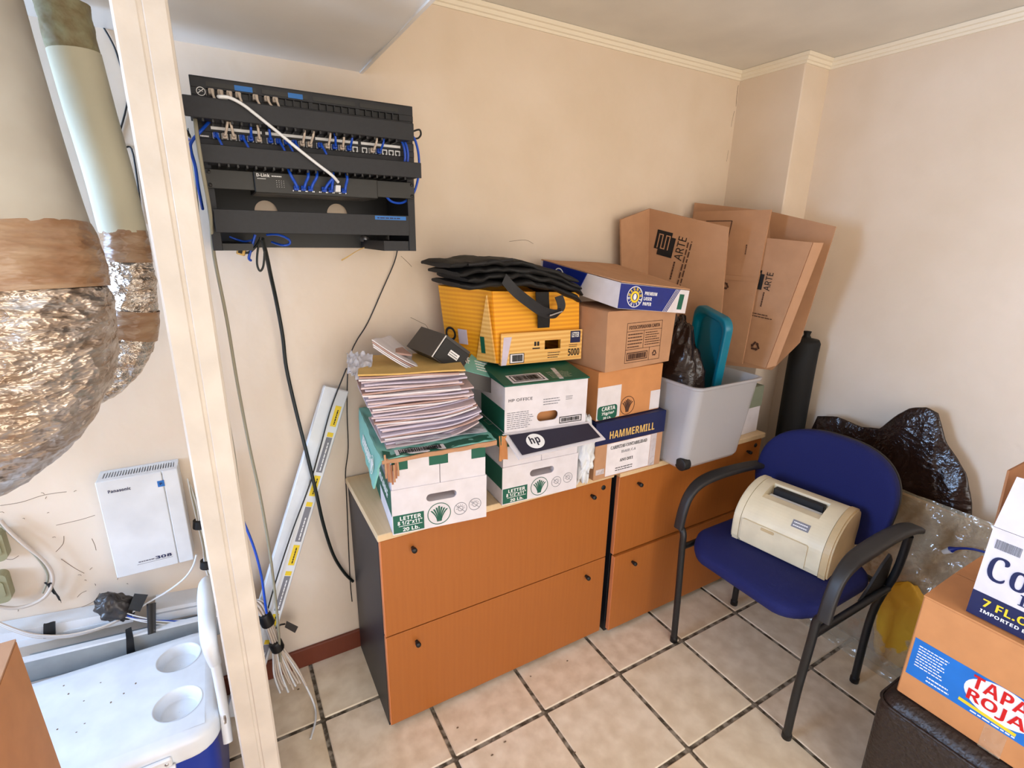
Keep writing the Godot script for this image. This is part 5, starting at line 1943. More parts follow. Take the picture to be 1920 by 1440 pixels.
func folder_pile() -> void:
	var nz := FastNoiseLite.new()
	nz.seed = 41
	nz.frequency = 2.0
	var mats := [M.pink_paper, M.lilac_paper, M.pink_paper, M.white_paper, M.rose_card, M.lilac_paper]
	var total := 30
	for i in total:
		var y := 0.982 + i * 0.0066
		var s := float(i) / total
		var ang := 8.0 + rng.randf_range(-5, 5) + s * 6.0
		var u := deg_u(ang)
		var v := Vector3(u.z, 0, -u.x)
		var w := 0.29 + rng.randf_range(-0.02, 0.012)
		var d := 0.225 + rng.randf_range(-0.012, 0.012)
		var o := Vector3(0.268 - s * 0.055 + rng.randf_range(-0.008, 0.008), y, 0.37 - s * 0.055 + rng.randf_range(-0.01, 0.01))
		var m: Material = mats[i % 6]
		var lab := "pale paper folder, %s from the bottom of the leaning pile" % ordinal(i)
		if i == total - 1:
			m = M.manila
			lab = "ochre folder lying on top of the leaning pile"
		var curl := 0.03 * (1.0 - s) * (1.0 if i < 16 else 0.3)
		var up := curl
		var ph := rng.randf_range(0, 6)
		world()
		var b := MB.new()
		var th := 0.0046
		b.sheet(o, o + u * w, o + u * w + v * d, o + v * d, th, 14, 6, func(a: float, c: float) -> float: return up * pow(maxf(a - 0.55, 0.0) / 0.45, 2.0) + 0.0012 * sin(a * 7.0 + ph) - 0.012 * (1.0 - a) * (1.0 - s))
		solo("paper_folder", lab, "folder", b, m, "folders in the leaning pile")
	# leaning folders and envelopes on the right of the pile
	for i in 4:
		var b := MB.new()
		var o := Vector3(0.0, 0.006 * i, -0.004 * i)
		b.sheet(Vector3(0.481, 1.119, 0.34) + o, Vector3(0.567, 1.07, 0.16) + o, Vector3(0.374, 1.216, 0.12) + o, Vector3(0.278, 1.238, 0.26) + o, 0.003, 6, 8, func(a: float, c: float) -> float: return -0.012 * sin(c * PI) + 0.002 * sin(a * 9.0))
		solo("paper_folder", "thin folder leaning against the dark file box, %s of four" % ordinal(i), "folder", b, M.rose_card if i == 2 else M.white_paper, "folders leaning on the dark file box")
	var e := MB.new()
	e.hexa(Vector3(0.311, 1.216, 0.26), Vector3(0.397, 1.194, 0.24), Vector3(0.398, 1.199, 0.24), Vector3(0.311, 1.223, 0.26), Vector3(0.312, 1.219, 0.16), Vector3(0.402, 1.195, 0.14), Vector3(0.402, 1.202, 0.14), Vector3(0.312, 1.224, 0.16))
	solo("envelope", "brown envelope on top of the leaning pile", "envelope", e, M.rose_card)
	e = MB.new()
	e.sheet(Vector3(0.202, 1.168, 0.26), Vector3(0.261, 1.14, 0.3), Vector3(0.289, 1.203, 0.2), Vector3(0.223, 1.204, 0.16), 0.002, 12, 12, func(a: float, c: float) -> float: return 0.02 * nz.get_noise_2d(a * 3.0, c * 3.0))
	solo("plastic_sleeve", "crumpled clear plastic sleeve at the left of the folder pile", "sleeve", e, M.clear_bag)
	# dark file box lying askew
	thing("file_box", "dark smoke-grey plastic file box with a black label end, lying askew", "box", Vector3(0.44, 1.155, 0.25))
	var ftl: Vector3 = Vector3(0.488, 1.263, 0.3)
	var ftr: Vector3 = Vector3(0.565, 1.203, 0.3)
	var fbr: Vector3 = Vector3(0.536, 1.125, 0.3)
	var fbl: Vector3 = Vector3(0.436, 1.203, 0.3)
	fbr = fbl + (ftr - ftl) * 1.1
	var bk: Vector3 = Vector3(0.467, 1.264, 0.14) - ftl
	var b2 := mb()
	b2.hexa(fbl, fbr, ftr, ftl, fbl + bk, fbr + bk, ftr + bk, ftl + bk)
	part("case", b2, M.smoke_plastic)
	var f := Fr.new(fbl, fbr - fbl, ftl - fbl)
	var w := fbl.distance_to(fbr)
	var h := fbl.distance_to(ftl) * 0.96
	b2 = mb()
	b2.obox(f, 0.006, w - 0.004, 0.003, h - 0.006, 0.0, 0.003, 0.001)
	part("label_end", b2, M.black)
	b2 = mb()
	rect(b2, Fr.new(f.p(0, 0, 0.003), f.u, f.v), w * 0.38, h * 0.42, w * 0.72, h * 0.66)
	part("label", b2, M.white_print)
	b2 = mb()
	text_lines(b2, Fr.new(f.p(0, 0, 0.0036), f.u, f.v), w * 0.4, h * 0.45, w * 0.72, h * 0.63, 2, 31)
	part("small_print", b2, M.black)
	b2 = mb()
	b2.obox(f, 0.001, 0.004, 0.0, h, 0.0, 0.0035)
	part("bright_edge", b2, M.steel)
	# loose teal lid wedged behind
	thing("carton_lid", "small teal carton lid wedged between the file box and the yellow carton", "lid", Vector3(0.628, 1.118, 0.26))
	b2 = mb()
	var la: Vector3 = Vector3(0.536, 1.149, 0.3)
	var lb: Vector3 = Vector3(0.655, 1.108, 0.32)
	var lc: Vector3 = Vector3(0.712, 1.125, 0.24)
	var ld: Vector3 = Vector3(0.616, 1.17, 0.2)
	b2.sheet(la, lb, lc, ld, 0.004, 4, 4)
	part("lid_top", b2, M.carton_teal)
	b2 = mb()
	b2.sheet(la + Vector3(0, -0.05, 0), lb + Vector3(0, -0.05, 0), lb, la, 0.004)
	part("lid_front", b2, M.smoke_plastic)
	f = Fr.new(la, lb - la, ld - la)
	text(cur, f, "AF", 0.008, 0.045, 0.028, 0.04, M.white_print, "bold", 0.004)
	b2 = mb()
	text_lines(b2, Fr.new(f.p(0, 0, 0.002), f.u, f.v), 0.055, 0.02, 0.11, 0.085, 4, 33)
	part("small_print", b2, M.white_print)
	# crumpled white plastic bag stuffed between the cartons
	b2 = MB.new()
	var crease := FastNoiseLite.new()
	crease.seed = 9
	crease.frequency = 3.0
	world()
	b2 = MB.new()
	b2.lump(Vector3(0.925, 0.86, 0.425), func(dv: Vector3) -> Vector3:
		var k := 1.0 + 0.35 * crease.get_noise_3dv(dv * 0.6) + 0.12 * crease.get_noise_3dv(dv * 2.0)
		var wd := 0.034 if dv.y > -0.2 else 0.026
		return Vector3(dv.x * wd, dv.y * 0.125, dv.z * 0.05) * k, 48, 36)
	solo("plastic_bag", "crumpled white plastic bag stuffed between two cartons on the cabinets", "bag", b2, M.white_plastic)


# ------------------------------------------------------------------ bin, lid and flattened cartons
func flat_carton(called: String, label: String, k: Array, m: Material, th := 0.007) -> Node3D:
	# k: rows of points from left to right, each row bottom -> top pairs give folded panels
	var r := thing(called, label, "cardboard", (k[0][0] + k[k.size() - 1][0]) / 2.0, "flattened cartons in the bin")
	for i in k.size() - 1:
		var b := mb()
		b.sheet(k[i][0], k[i + 1][0], k[i + 1][1], k[i][1], th, 6, 6, func(u: float, v: float) -> float: return 0.0015 * sin(u * 4.0 + v * 5.0 + i) * sin(u * PI))
		part("panel", b, m)
	return r


func bin_and_flats() -> void:
	const H := 0.728
	var b: MB
	# translucent wheeled bin
	thing("storage_bin", "translucent white plastic bin with black wheels, overhanging the cabinet front", "bin", Vector3(1.47, H, 0.35))
	b = mb()
	var lo := [1.305, 1.628, 0.2, 0.535]
	var hi := [1.31, 1.66, 0.155, 0.562]
	var rows := []
	for q in [[0.0, 0.02, 1.0], [0.006, 0.006, 1.0], [0.02, 0.0, 1.0], [0.16, 0.0, 1.0], [0.31, 0.0, 1.0], [0.316, -0.008, 1.0], [0.326, -0.009, 1.0], [0.327, 0.0, 1.0], [0.3, 0.004, 1.0], [0.1, 0.005, 1.0], [0.012, 0.008, 1.0]]:
		var t: float = q[0] / 0.327
		var e: float = q[1]
		var line := PackedVector3Array()
		for p in round_rect(lerpf(lo[0], hi[0], t) + e, -lerpf(lo[3], hi[3], t) + e, lerpf(lo[1], hi[1], t) - e, -lerpf(lo[2], hi[2], t) - e, 0.035, 5):
			line.append(Vector3(p.x, H + q[0], -p.y))
		rows.append(line)
	b.grid(rows, true)
	b.obox(ax(0, 0, 0), lo[0] + 0.03, lo[1] - 0.03, H + 0.001, H + 0.008, lo[2] + 0.03, lo[3] - 0.03)
	part("tub", b, M.bin_plastic)
	for q in [[1.316, 0.505], [1.316, 0.26]]:
		b = mb()
		b.lathe(Fr.new(Vector3(q[0] + 0.008, H + 0.026, q[1] + 0.018), Vector3(0, 0, -1), Vector3.UP), [[0.0004, -0.018], [0.022, -0.018], [0.025, -0.014], [0.025, 0.014], [0.022, 0.018], [0.008, 0.02], [0.0004, 0.02]], 24)
		part("wheel", b, M.black)
	# dark plastic sheeting inside the bin
	var nz := FastNoiseLite.new()
	nz.seed = 61
	nz.frequency = 2.2
	world()
	b = MB.new()
	b.lump(Vector3(1.44, 0.86, 0.33), func(d: Vector3) -> Vector3:
		var k := 1.0 + 0.16 * nz.get_noise_3dv(d * 0.7) + 0.08 * nz.get_noise_3dv(d * 2.2)
		var up := 0.4 if d.x < 0.25 else 0.17
		return Vector3(d.x * 0.105, d.y * (up if d.y > 0 else 0.115), d.z * 0.15) * k, 56, 40)
	solo("plastic_sheeting", "bundle of black plastic sheeting stuffed in the white bin", "plastic", b, M.trash_bag)
	# teal lid standing in the bin
	thing("bin_lid", "teal plastic bin lid standing on edge inside the white bin", "lid", Vector3(1.6, 0.8, 0.36))
	var tl: Vector3 = Vector3(1.58, 1.316, 0.24)
	var tr: Vector3 = Vector3(1.516, 1.28, 0.45)
	var br := tr + Vector3(0.02, -0.47, 0.0)
	var bl := tl + Vector3(0.02, -0.47, 0.0)
	var f := Fr.new(bl, br - bl, tl - bl)
	var w := bl.distance_to(br)
	var h := bl.distance_to(tl)
	b = mb()
	var ring_rows := []
	for q in [[0.0, -0.012], [0.0, 0.012], [0.006, 0.016], [0.022, 0.014], [0.026, 0.002], [0.034, -0.004]]:
		var line := PackedVector3Array()
		for p in round_rect(q[0], q[0], w - q[0], h - q[0], 0.045, 6):
			line.append(f.p(p.x, p.y, q[1]))
		ring_rows.append(line)
	b.grid(ring_rows, true)
	part("rim", b, M.teal_lid)
	b = mb()
	b.poly(round_rect(0.03, 0.03, w - 0.03, h - 0.03, 0.03, 5), f, -0.008, -0.004)
	part("panel", b, M.teal_lid)
	# flattened cartons, front to back
	var p3: Vector3 = Vector3(1.501, 1.668, 0.05)
	var p2: Vector3 = Vector3(1.613, 1.596, 0.36)
	var p0 := p3 + Vector3(0.06, -0.44, -0.02)
	var p1 := p2 + Vector3(0.07, -0.52, -0.024)
	var c1 := flat_carton("flat_carton", "flattened brown carton with a dark square logo and ARTE lettering, frontmost in the bin", [[Vector3(1.339, 1.619, 0.06) + Vector3(0.05, -0.4, 0.0), Vector3(1.339, 1.619, 0.06)], [p0, p3], [p1, p2]], M.kraft)
	# print lies on the middle panel: lettering runs upward
	f = Fr.new(p3, p2 - p3, p3 - p0)
	arte_print(c1, f, 0.06, -0.17, 1.0)
	b = mb()
	text_lines(b, Fr.new(f.p(0.22, -0.28, 0.006), f.v, -f.u), 0.0, 0.0, 0.24, 0.026, 2, 51)
	part("small_print", b, M.ink_brown, c1)
	var q3: Vector3 = Vector3(1.746, 1.664, 0.07)
	var q2: Vector3 = Vector3(1.794, 1.664, 0.4)
	var q1: Vector3 = Vector3(1.759, 1.059, 0.4)
	var q0 := q3 + (q1 - q2)
	var c2 := flat_carton("flat_carton", "flattened brown carton with a printed frame, second from the front in the bin", [[q0, q3], [q1, q2]], M.kraft)
	f = Fr.new(q3, q2 - q3, q3 - q0)
	var fw := q3.distance_to(q2)
	b = mb()
	var ff := Fr.new(f.p(0, 0, 0.0055), f.u, f.v)
	stroke(b, ff, fw * 0.2, -0.04, fw * 0.55, -0.04, 0.003)
	stroke(b, ff, fw * 0.55, -0.04, fw * 0.53, -0.13, 0.003)
	text_lines(b, Fr.new(ff.p(fw * 0.8, -0.17), f.v, -f.u), 0.0, 0.0, 0.05, 0.01, 1, 55)
	part("small_print", b, M.ink_brown, c2)
	b = mb()
	recycle(b, ff, fw * 0.6, -0.3, 0.018)
	part("recycling_sign", b, M.ink_brown, c2)
	b = mb()
	b.sheet(q1 + (q2 - q1) * 0.55 + (q3 - q2) * 0.42, q1 + (q2 - q1) * 0.55, q1 + (q2 - q1) * 0.58, q1 + (q2 - q1) * 0.58 + (q3 - q2) * 0.42, 0.012)
	part("fold_line", b, M.kraft, c2)
	var a0: Vector3 = Vector3(1.78, 1.068, 0.304)
	var a1: Vector3 = Vector3(1.8, 1.055, 0.479)
	var a3: Vector3 = Vector3(1.8, 1.56, 0.392)
	var a2 := a1 + (a3 - a0)
	var c3 := flat_carton("flat_carton", "narrow flattened carton with a recycling sign, leaning in the bin", [[a0, a3], [a1, a2], [a1 + Vector3(0.03, 0.012, 0.02), a2 + Vector3(0.03, 0.0, 0.02)]], M.kraft)
	f = Fr.new(a0, a1 - a0, a3 - a0)
	var g3 := Fr.new(f.p(0, 0, 0.0055), f.u, f.v)
	b = mb()
	recycle(b, g3, 0.115, 0.075, 0.022)
	part("recycling_sign", b, M.ink_brown, c3)
	b = mb()
	text_lines(b, g3, 0.03, 0.06, 0.075, 0.09, 3, 53)
	text_lines(b, g3, 0.03, 0.19, 0.16, 0.21, 2, 54)
	part("small_print", b, M.ink_brown, c3)
	arte_print(c3, Fr.new(f.p(0.02, 0.3, 0.001), f.u, f.v), 0.0, 0.0, 0.75)
	flat_carton("flat_carton", "largest flattened carton, rearmost in the bin beside the pillar", [[Vector3(1.76, 1.0, 0.03), Vector3(1.8, 1.705, 0.019)], [Vector3(1.92, 1.021, 0.432), Vector3(1.93, 1.666, 0.301)], [Vector3(1.95, 1.153, 0.511), Vector3(1.955, 1.605, 0.565)]], M.kraft)
	# grey-green carton behind the bin and the black roll in the corner
	f = Fr.new(Vector3(1.69, H, 0.405), deg_u(-2.0), Vector3.UP)
	thing("paper_carton", "grey-green carton between the bin and the black roll", "box", f.p(0.12, 0, -0.15))
	b = mb()
	b.obox(f, 0.0, 0.245, 0.0, 0.21, -0.3, 0.0, 0.002)
	part("body", b, M.carton_white)
	b = mb()
	b.obox(f, -0.003, 0.248, 0.12, 0.215, -0.303, 0.003, 0.002)
	part("lid", b, M.grey_green)
	thing("fabric_roll", "black fabric roll standing upright in the corner beside the pillar", "roll", Vector3(2.092, 0, 0.46))
	b = mb()
	b.tube(smooth([Vector3(2.09, 0.0, 0.46), Vector3(2.092, 0.3, 0.462), Vector3(2.088, 0.7, 0.46), Vector3(2.085, 1.0, 0.458), Vector3(2.085, 1.11, 0.458), Vector3(2.085, 1.13, 0.458)], 5), 0.056, 28)
	part("roll", b, M.tube_fabric)
	b = mb()
	b.lathe(Fr.new(Vector3(2.085, 1.13, 0.458), Vector3.BACK, Vector3.RIGHT), [[0.057, -0.03], [0.058, 0.0], [0.05, 0.016], [0.02, 0.02], [0.012, 0.034], [0.016, 0.05], [0.0004, 0.052]], 20)
	part("drawn_end", b, M.tube_fabric)


func arte_print(parent: Node3D, f: Fr, u: float, v: float, s: float) -> void:
	var g := Fr.new(f.p(u, v, 0.0045), f.u, f.v)
	var b := mb()
	# two overlapping squares with a meander cut out of them
	var z := 0.045 * s
	rect(b, g, 0.0, z * 0.5, z * 1.5, z * 2.2)
	rect(b, g, z * 0.4, 0.0, z * 1.9, z * 0.5)
	rect(b, g, z * 1.5, z * 0.5, z * 1.9, z * 1.8)
	part("logo", b, M.ink, parent)
	b = mb()
	var l := Fr.new(g.p(0, 0, 0.0006), g.u, g.v)
	for k in 4:
		var x := z * (0.25 + 0.35 * k)
		rect(b, l, x, z * 0.6, x + z * 0.09, z * 1.9)
		if k < 3:
			var y := z * (1.81 if k % 2 == 0 else 0.6)
			rect(b, l, x + z * 0.09, y, x + z * 0.35, y + z * 0.09)
	part("logo_line", b, M.kraft, parent)
	text(parent, Fr.new(g.p(z * 2.9, 0.0), g.v, -g.u), "ARTE", 0.0, 0.0, z * 2.1, z * 0.75, M.ink, "plain")
	b = mb()
	text_lines(b, Fr.new(g.p(z * 2.5, 0.0), g.v, -g.u), -z * 1.9, 0.0, -z * 0.2, z * 0.4, 1, 60)
	part("small_print", b, M.ink_brown, parent)


# ------------------------------------------------------------------ chair and printer
func pad(b: MB, outline: PackedVector2Array, map: Callable, th: float, bulge: float) -> void:
	var c := Vector2.ZERO
	for p in outline:
		c += p
	c /= outline.size()
	var rows := []
	for q in [[0.004, -0.5, 0.0], [0.5, -0.5, 0.0], [0.93, -0.46, 0.0], [0.985, -0.3, 0.0], [1.0, 0.0, 0.0], [0.99, 0.28, 0.0], [0.965, 0.43, 0.05], [0.9, 0.5, 0.25], [0.75, 0.5, 0.6], [0.5, 0.5, 0.88], [0.25, 0.5, 0.98], [0.004, 0.5, 1.0]]:
		var line := PackedVector3Array()
		for p in outline:
			var s: Vector2 = c + (p - c) * q[0]
			line.append(map.call(s.x, s.y, q[1] * th + q[2] * bulge))
		rows.append(line)
	b.grid(rows, true)


func chair_and_printer() -> void:
	thing("armchair", "blue upholstered visitor chair with black arms and tube legs", "chair", Vector3(1.54, 0, 0.81))
	var b := mb()
	var outline := round_rect(0.572, 1.325, 1.052, 1.735, 0.1, 8)
	for i in outline.size():
		var p := outline[i]
		if p.y < 1.5:
			p.y -= 0.035 * (1.0 - pow((p.x - 0.812) / 0.24, 2.0)) * clampf((1.5 - p.y) / 0.15, 0, 1)
		outline[i] = p
	pad(b, outline, func(z: float, x: float, d: float) -> Vector3: return Vector3(x, 0.464 + d - 0.025 * smoothstep(1.42, 1.29, x) - 0.006 * sin((x - 1.3) * 7.0), z), 0.05, 0.006)
	part("seat", b, M.chair_blue)
	b = mb()
	outline = PackedVector2Array()
	for i in 48:
		var a := TAU * i / 48
		var cu := cos(a)
		var su := sin(a)
		var e := 2.6
		outline.append(Vector2(0.792 + 0.247 * signf(cu) * pow(absf(cu), 2.0 / e), 0.685 + 0.178 * signf(su) * pow(absf(su), 2.0 / e)))
	pad(b, outline, func(z: float, y: float, d: float) -> Vector3: return Vector3(1.775 + (y - 0.55) * 0.22 - d - 0.05 * pow((z - 0.792) / 0.25, 2.0), y, z), 0.05, 0.01)
	part("backrest", b, M.chair_blue)
	b = mb()
	for i in 48:
		outline[i] = Vector2(0.792, 0.685) + (outline[i] - Vector2(0.792, 0.685)) * 0.985
	pad(b, outline, func(z: float, y: float, d: float) -> Vector3: return Vector3(1.803 + (y - 0.55) * 0.22 - d - 0.05 * pow((z - 0.792) / 0.25, 2.0), y, z), 0.016, 0.0)
	part("back_shell", b, M.arm_plastic)
	b = mb()
	pad(b, round_rect(0.6, 1.35, 1.024, 1.72, 0.08, 6), func(z: float, x: float, d: float) -> Vector3: return Vector3(x, 0.432 + d, z), 0.018, 0.0)
	part("seat_pan", b, M.arm_plastic)
	var feet := [Vector3(1.325, 0, 0.584), Vector3(1.336, 0, 1.055), Vector3(1.724, 0, 0.561), Vector3(1.764, 0, 1.044)]
	for s in 2:
		var zz: float = [0.572, 1.072][s]
		var sg: float = [-1.0, 1.0][s]
		# front leg with its bend into the arm
		b = mb()
		b.tube(smooth([feet[s] + Vector3(0, 0.0, 0), Vector3(1.322, 0.2, lerpf(feet[s].z, zz, 0.4)), Vector3(1.318, 0.42, zz), Vector3(1.318, 0.482, zz + sg * 0.002), Vector3(1.32, 0.505, zz + sg * 0.018), Vector3(1.325, 0.52, zz + sg * 0.03)], 5), 0.0125, 14)
		part("leg", b, M.chair_frame)
		b = mb()
		var rf: Vector3 = feet[s + 2]
		b.tube(smooth([rf, Vector3(rf.x + 0.002, 0.3, rf.z), Vector3(1.755, 0.5, zz + sg * 0.01), Vector3(1.75, 0.645, zz + sg * 0.02)], 5), 0.0125, 14)
		part("leg", b, M.chair_frame)
		b = mb()
		b.tube([Vector3(1.318, 0.43, zz), Vector3(1.752, 0.43, zz)], 0.0115, 12)
		part("side_rail", b, M.chair_frame)
		# arm: flat moulded strip
		b = mb()
		var za := zz + sg * 0.022
		var path := smooth([Vector3(1.312, 0.5, za), Vector3(1.322, 0.57, za), Vector3(1.345, 0.63, za), Vector3(1.395, 0.668, za), Vector3(1.48, 0.682, za), Vector3(1.6, 0.684, za - sg * 0.004), Vector3(1.72, 0.676, za - sg * 0.006), Vector3(1.79, 0.66, za - sg * 0.004)], 6)
		var rows := []
		for i in path.size():
			var t: Vector3 = (path[mini(i + 1, path.size() - 1)] - path[maxi(i - 1, 0)]).normalized()
			var nn := t.cross(Vector3(0, 0, 1)).normalized()
			var fr := float(i) / (path.size() - 1)
			var hw := 0.019 + 0.008 * smoothstep(0.25, 0.6, fr)
			var th := 0.011
			var line := PackedVector3Array()
			for q in 14:
				var a := TAU * q / 14
				line.append(path[i] + Vector3(0, 0, 1) * (signf(cos(a)) * pow(absf(cos(a)), 0.5) * hw) + nn * (signf(sin(a)) * pow(absf(sin(a)), 0.6) * th))
			rows.append(line)
		b.grid(rows, true)
		for e in [0, rows.size() - 1]:
			for q in range(1, 13):
				if e == 0:
					b.tri(rows[e][0], rows[e][q + 1], rows[e][q])
				else:
					b.tri(rows[e][0], rows[e][q], rows[e][q + 1])
		part("armrest", b, M.arm_plastic)
		b = mb()
		b.poly(PackedVector2Array([Vector2(1.6, 0.425), Vector2(1.76, 0.425), Vector2(1.765, 0.53), Vector2(1.74, 0.56), Vector2(1.7, 0.53), Vector2(1.64, 0.46)]), Fr.new(Vector3(0, 0, zz - sg * 0.014), Vector3.RIGHT, Vector3.UP), -0.004, 0.004)
		part("back_bracket", b, M.arm_plastic)
	for p in feet:
		b = mb()
		b.lathe(Fr.new(p, Vector3.BACK, Vector3.RIGHT), [[0.0004, 0.0], [0.0145, 0.0005], [0.0148, 0.02], [0.0126, 0.024]], 14)
		part("foot_cap", b, M.black)
	b = mb()
	b.tube([Vector3(1.752, 0.43, 0.572), Vector3(1.752, 0.43, 1.072)], 0.0115, 12)
	part("rear_rail", b, M.chair_frame)
	# ---- laser printer on the seat
	var o: Vector3 = Vector3(1.454, 0.489, 0.668)
	var e1: Vector3 = Vector3(1.507, 0.489, 0.992)
	var f := Fr.new(o, e1 - o, Vector3.UP)
	var w := o.distance_to(e1)
	thing("laser_printer", "yellowed white laser printer lying on the seat of the blue chair", "printer", f.p(w / 2, 0, -0.12))
	var pr := Fr.new(o, -f.n, f.v)
	var curve := []
	for q in smooth([Vector3(0.0, 0.02, 0), Vector3(0.001, 0.085, 0), Vector3(0.014, 0.122, 0), Vector3(0.042, 0.155, 0), Vector3(0.085, 0.181, 0), Vector3(0.135, 0.195, 0), Vector3(0.18, 0.197, 0), Vector3(0.212, 0.188, 0), Vector3(0.228, 0.165, 0), Vector3(0.236, 0.1, 0), Vector3(0.236, 0.02, 0)], 4):
		curve.append(Vector2(q.x, q.y))
	var full := PackedVector2Array([Vector2(0.004, 0.004)])
	full.append_array(PackedVector2Array(curve))
	full.append(Vector2(0.232, 0.004))
	var notched := PackedVector2Array([Vector2(0.004, 0.004)])
	for q in curve:
		if q.x > 0.07 and q.x < 0.158 and q.y > 0.15:
			continue
		notched.append(q)
		if q.x > 0.05 and q.x <= 0.07 and q.y > 0.14 and notched[notched.size() - 1].x == q.x:
			pass
	# close the pocket: find the gap and drop its floor
	var nk := PackedVector2Array()
	for i in notched.size():
		nk.append(notched[i])
		if i + 1 < notched.size() and notched[i + 1].x - notched[i].x > 0.05 and notched[i].y > 0.1:
			nk.append(Vector2(notched[i].x + 0.004, notched[i].y + 0.002))
			nk.append(Vector2(0.1, 0.172))
			nk.append(Vector2(0.132, 0.158))
			nk.append(Vector2(0.15, 0.156))
			nk.append(Vector2(0.156, 0.194))
	nk.append(Vector2(0.232, 0.004))
	b = mb()
	b.poly(full, pr, 0.028, 0.062)
	b.poly(nk, pr, 0.062, w - 0.075)
	b.poly(full, pr, w - 0.075, w - 0.028)
	part("body", b, M.printer)
	var rim := PackedVector2Array()
	for q in full:
		rim.append(Vector2(0.117, 0.09) + (q - Vector2(0.117, 0.09)) * Vector2(1.012, 1.02))
	for q in [[0.0, 0.0265], [w - 0.0265, w]]:
		b = mb()
		b.poly(rim, pr, q[0] + (0.006 if q[0] == 0.0 else 0.0), q[1] - (0.0 if q[0] == 0.0 else 0.006))
		var inner := PackedVector2Array()
		for p in rim:
			inner.append(Vector2(0.117, 0.09) + (p - Vector2(0.117, 0.09)) * 0.955)
		b.poly(inner, pr, q[0], q[1])
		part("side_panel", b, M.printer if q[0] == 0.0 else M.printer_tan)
	b = mb()
	b.obox(Fr.new(pr.p(0.136, 0.158), f.u, f.v), 0.072, w - 0.085, -0.001, 0.033, -0.018, 0.006, 0.003)
	part("output_roller", b, M.black)
	b = mb()
	b.obox(Fr.new(pr.p(0.118, 0.166), f.u, f.v), 0.07, w - 0.085, -0.002, 0.003, -0.004, 0.014)
	part("paper_guide", b, M.white_plastic)
	b = mb()
	b.poly(round_rect(0.036, 0.012, w - 0.07, 0.098, 0.006), f, -0.004, 0.005)
	var door := part("front_door", b, M.printer)
	b = mb()
	b.poly(round_rect(0.105, 0.084, 0.15, 0.094, 0.003), f, 0.0, 0.008)
	part("door_grip", b, M.printer_tan, door)
	b = mb()
	b.obox(f, 0.034, 0.04, 0.01, 0.015, 0.0, 0.003)
	part("dark_peg", b, M.black)
	var lf := Fr.new(pr.p(0.018, 0.128), f.u, Vector3(0, 0.78, 0) - f.n * 0.62)
	b = mb()
	rect(b, Fr.new(lf.p(0, 0, 0.001), lf.u, lf.v), w - 0.14, 0.004, w - 0.085, 0.03)
	part("label", b, M.ink_grey)
	b = mb()
	text_lines(b, Fr.new(lf.p(0, 0, 0.0018), lf.u, lf.v), w - 0.135, 0.006, w - 0.09, 0.028, 2, 71)
	part("small_print", b, M.white_print)


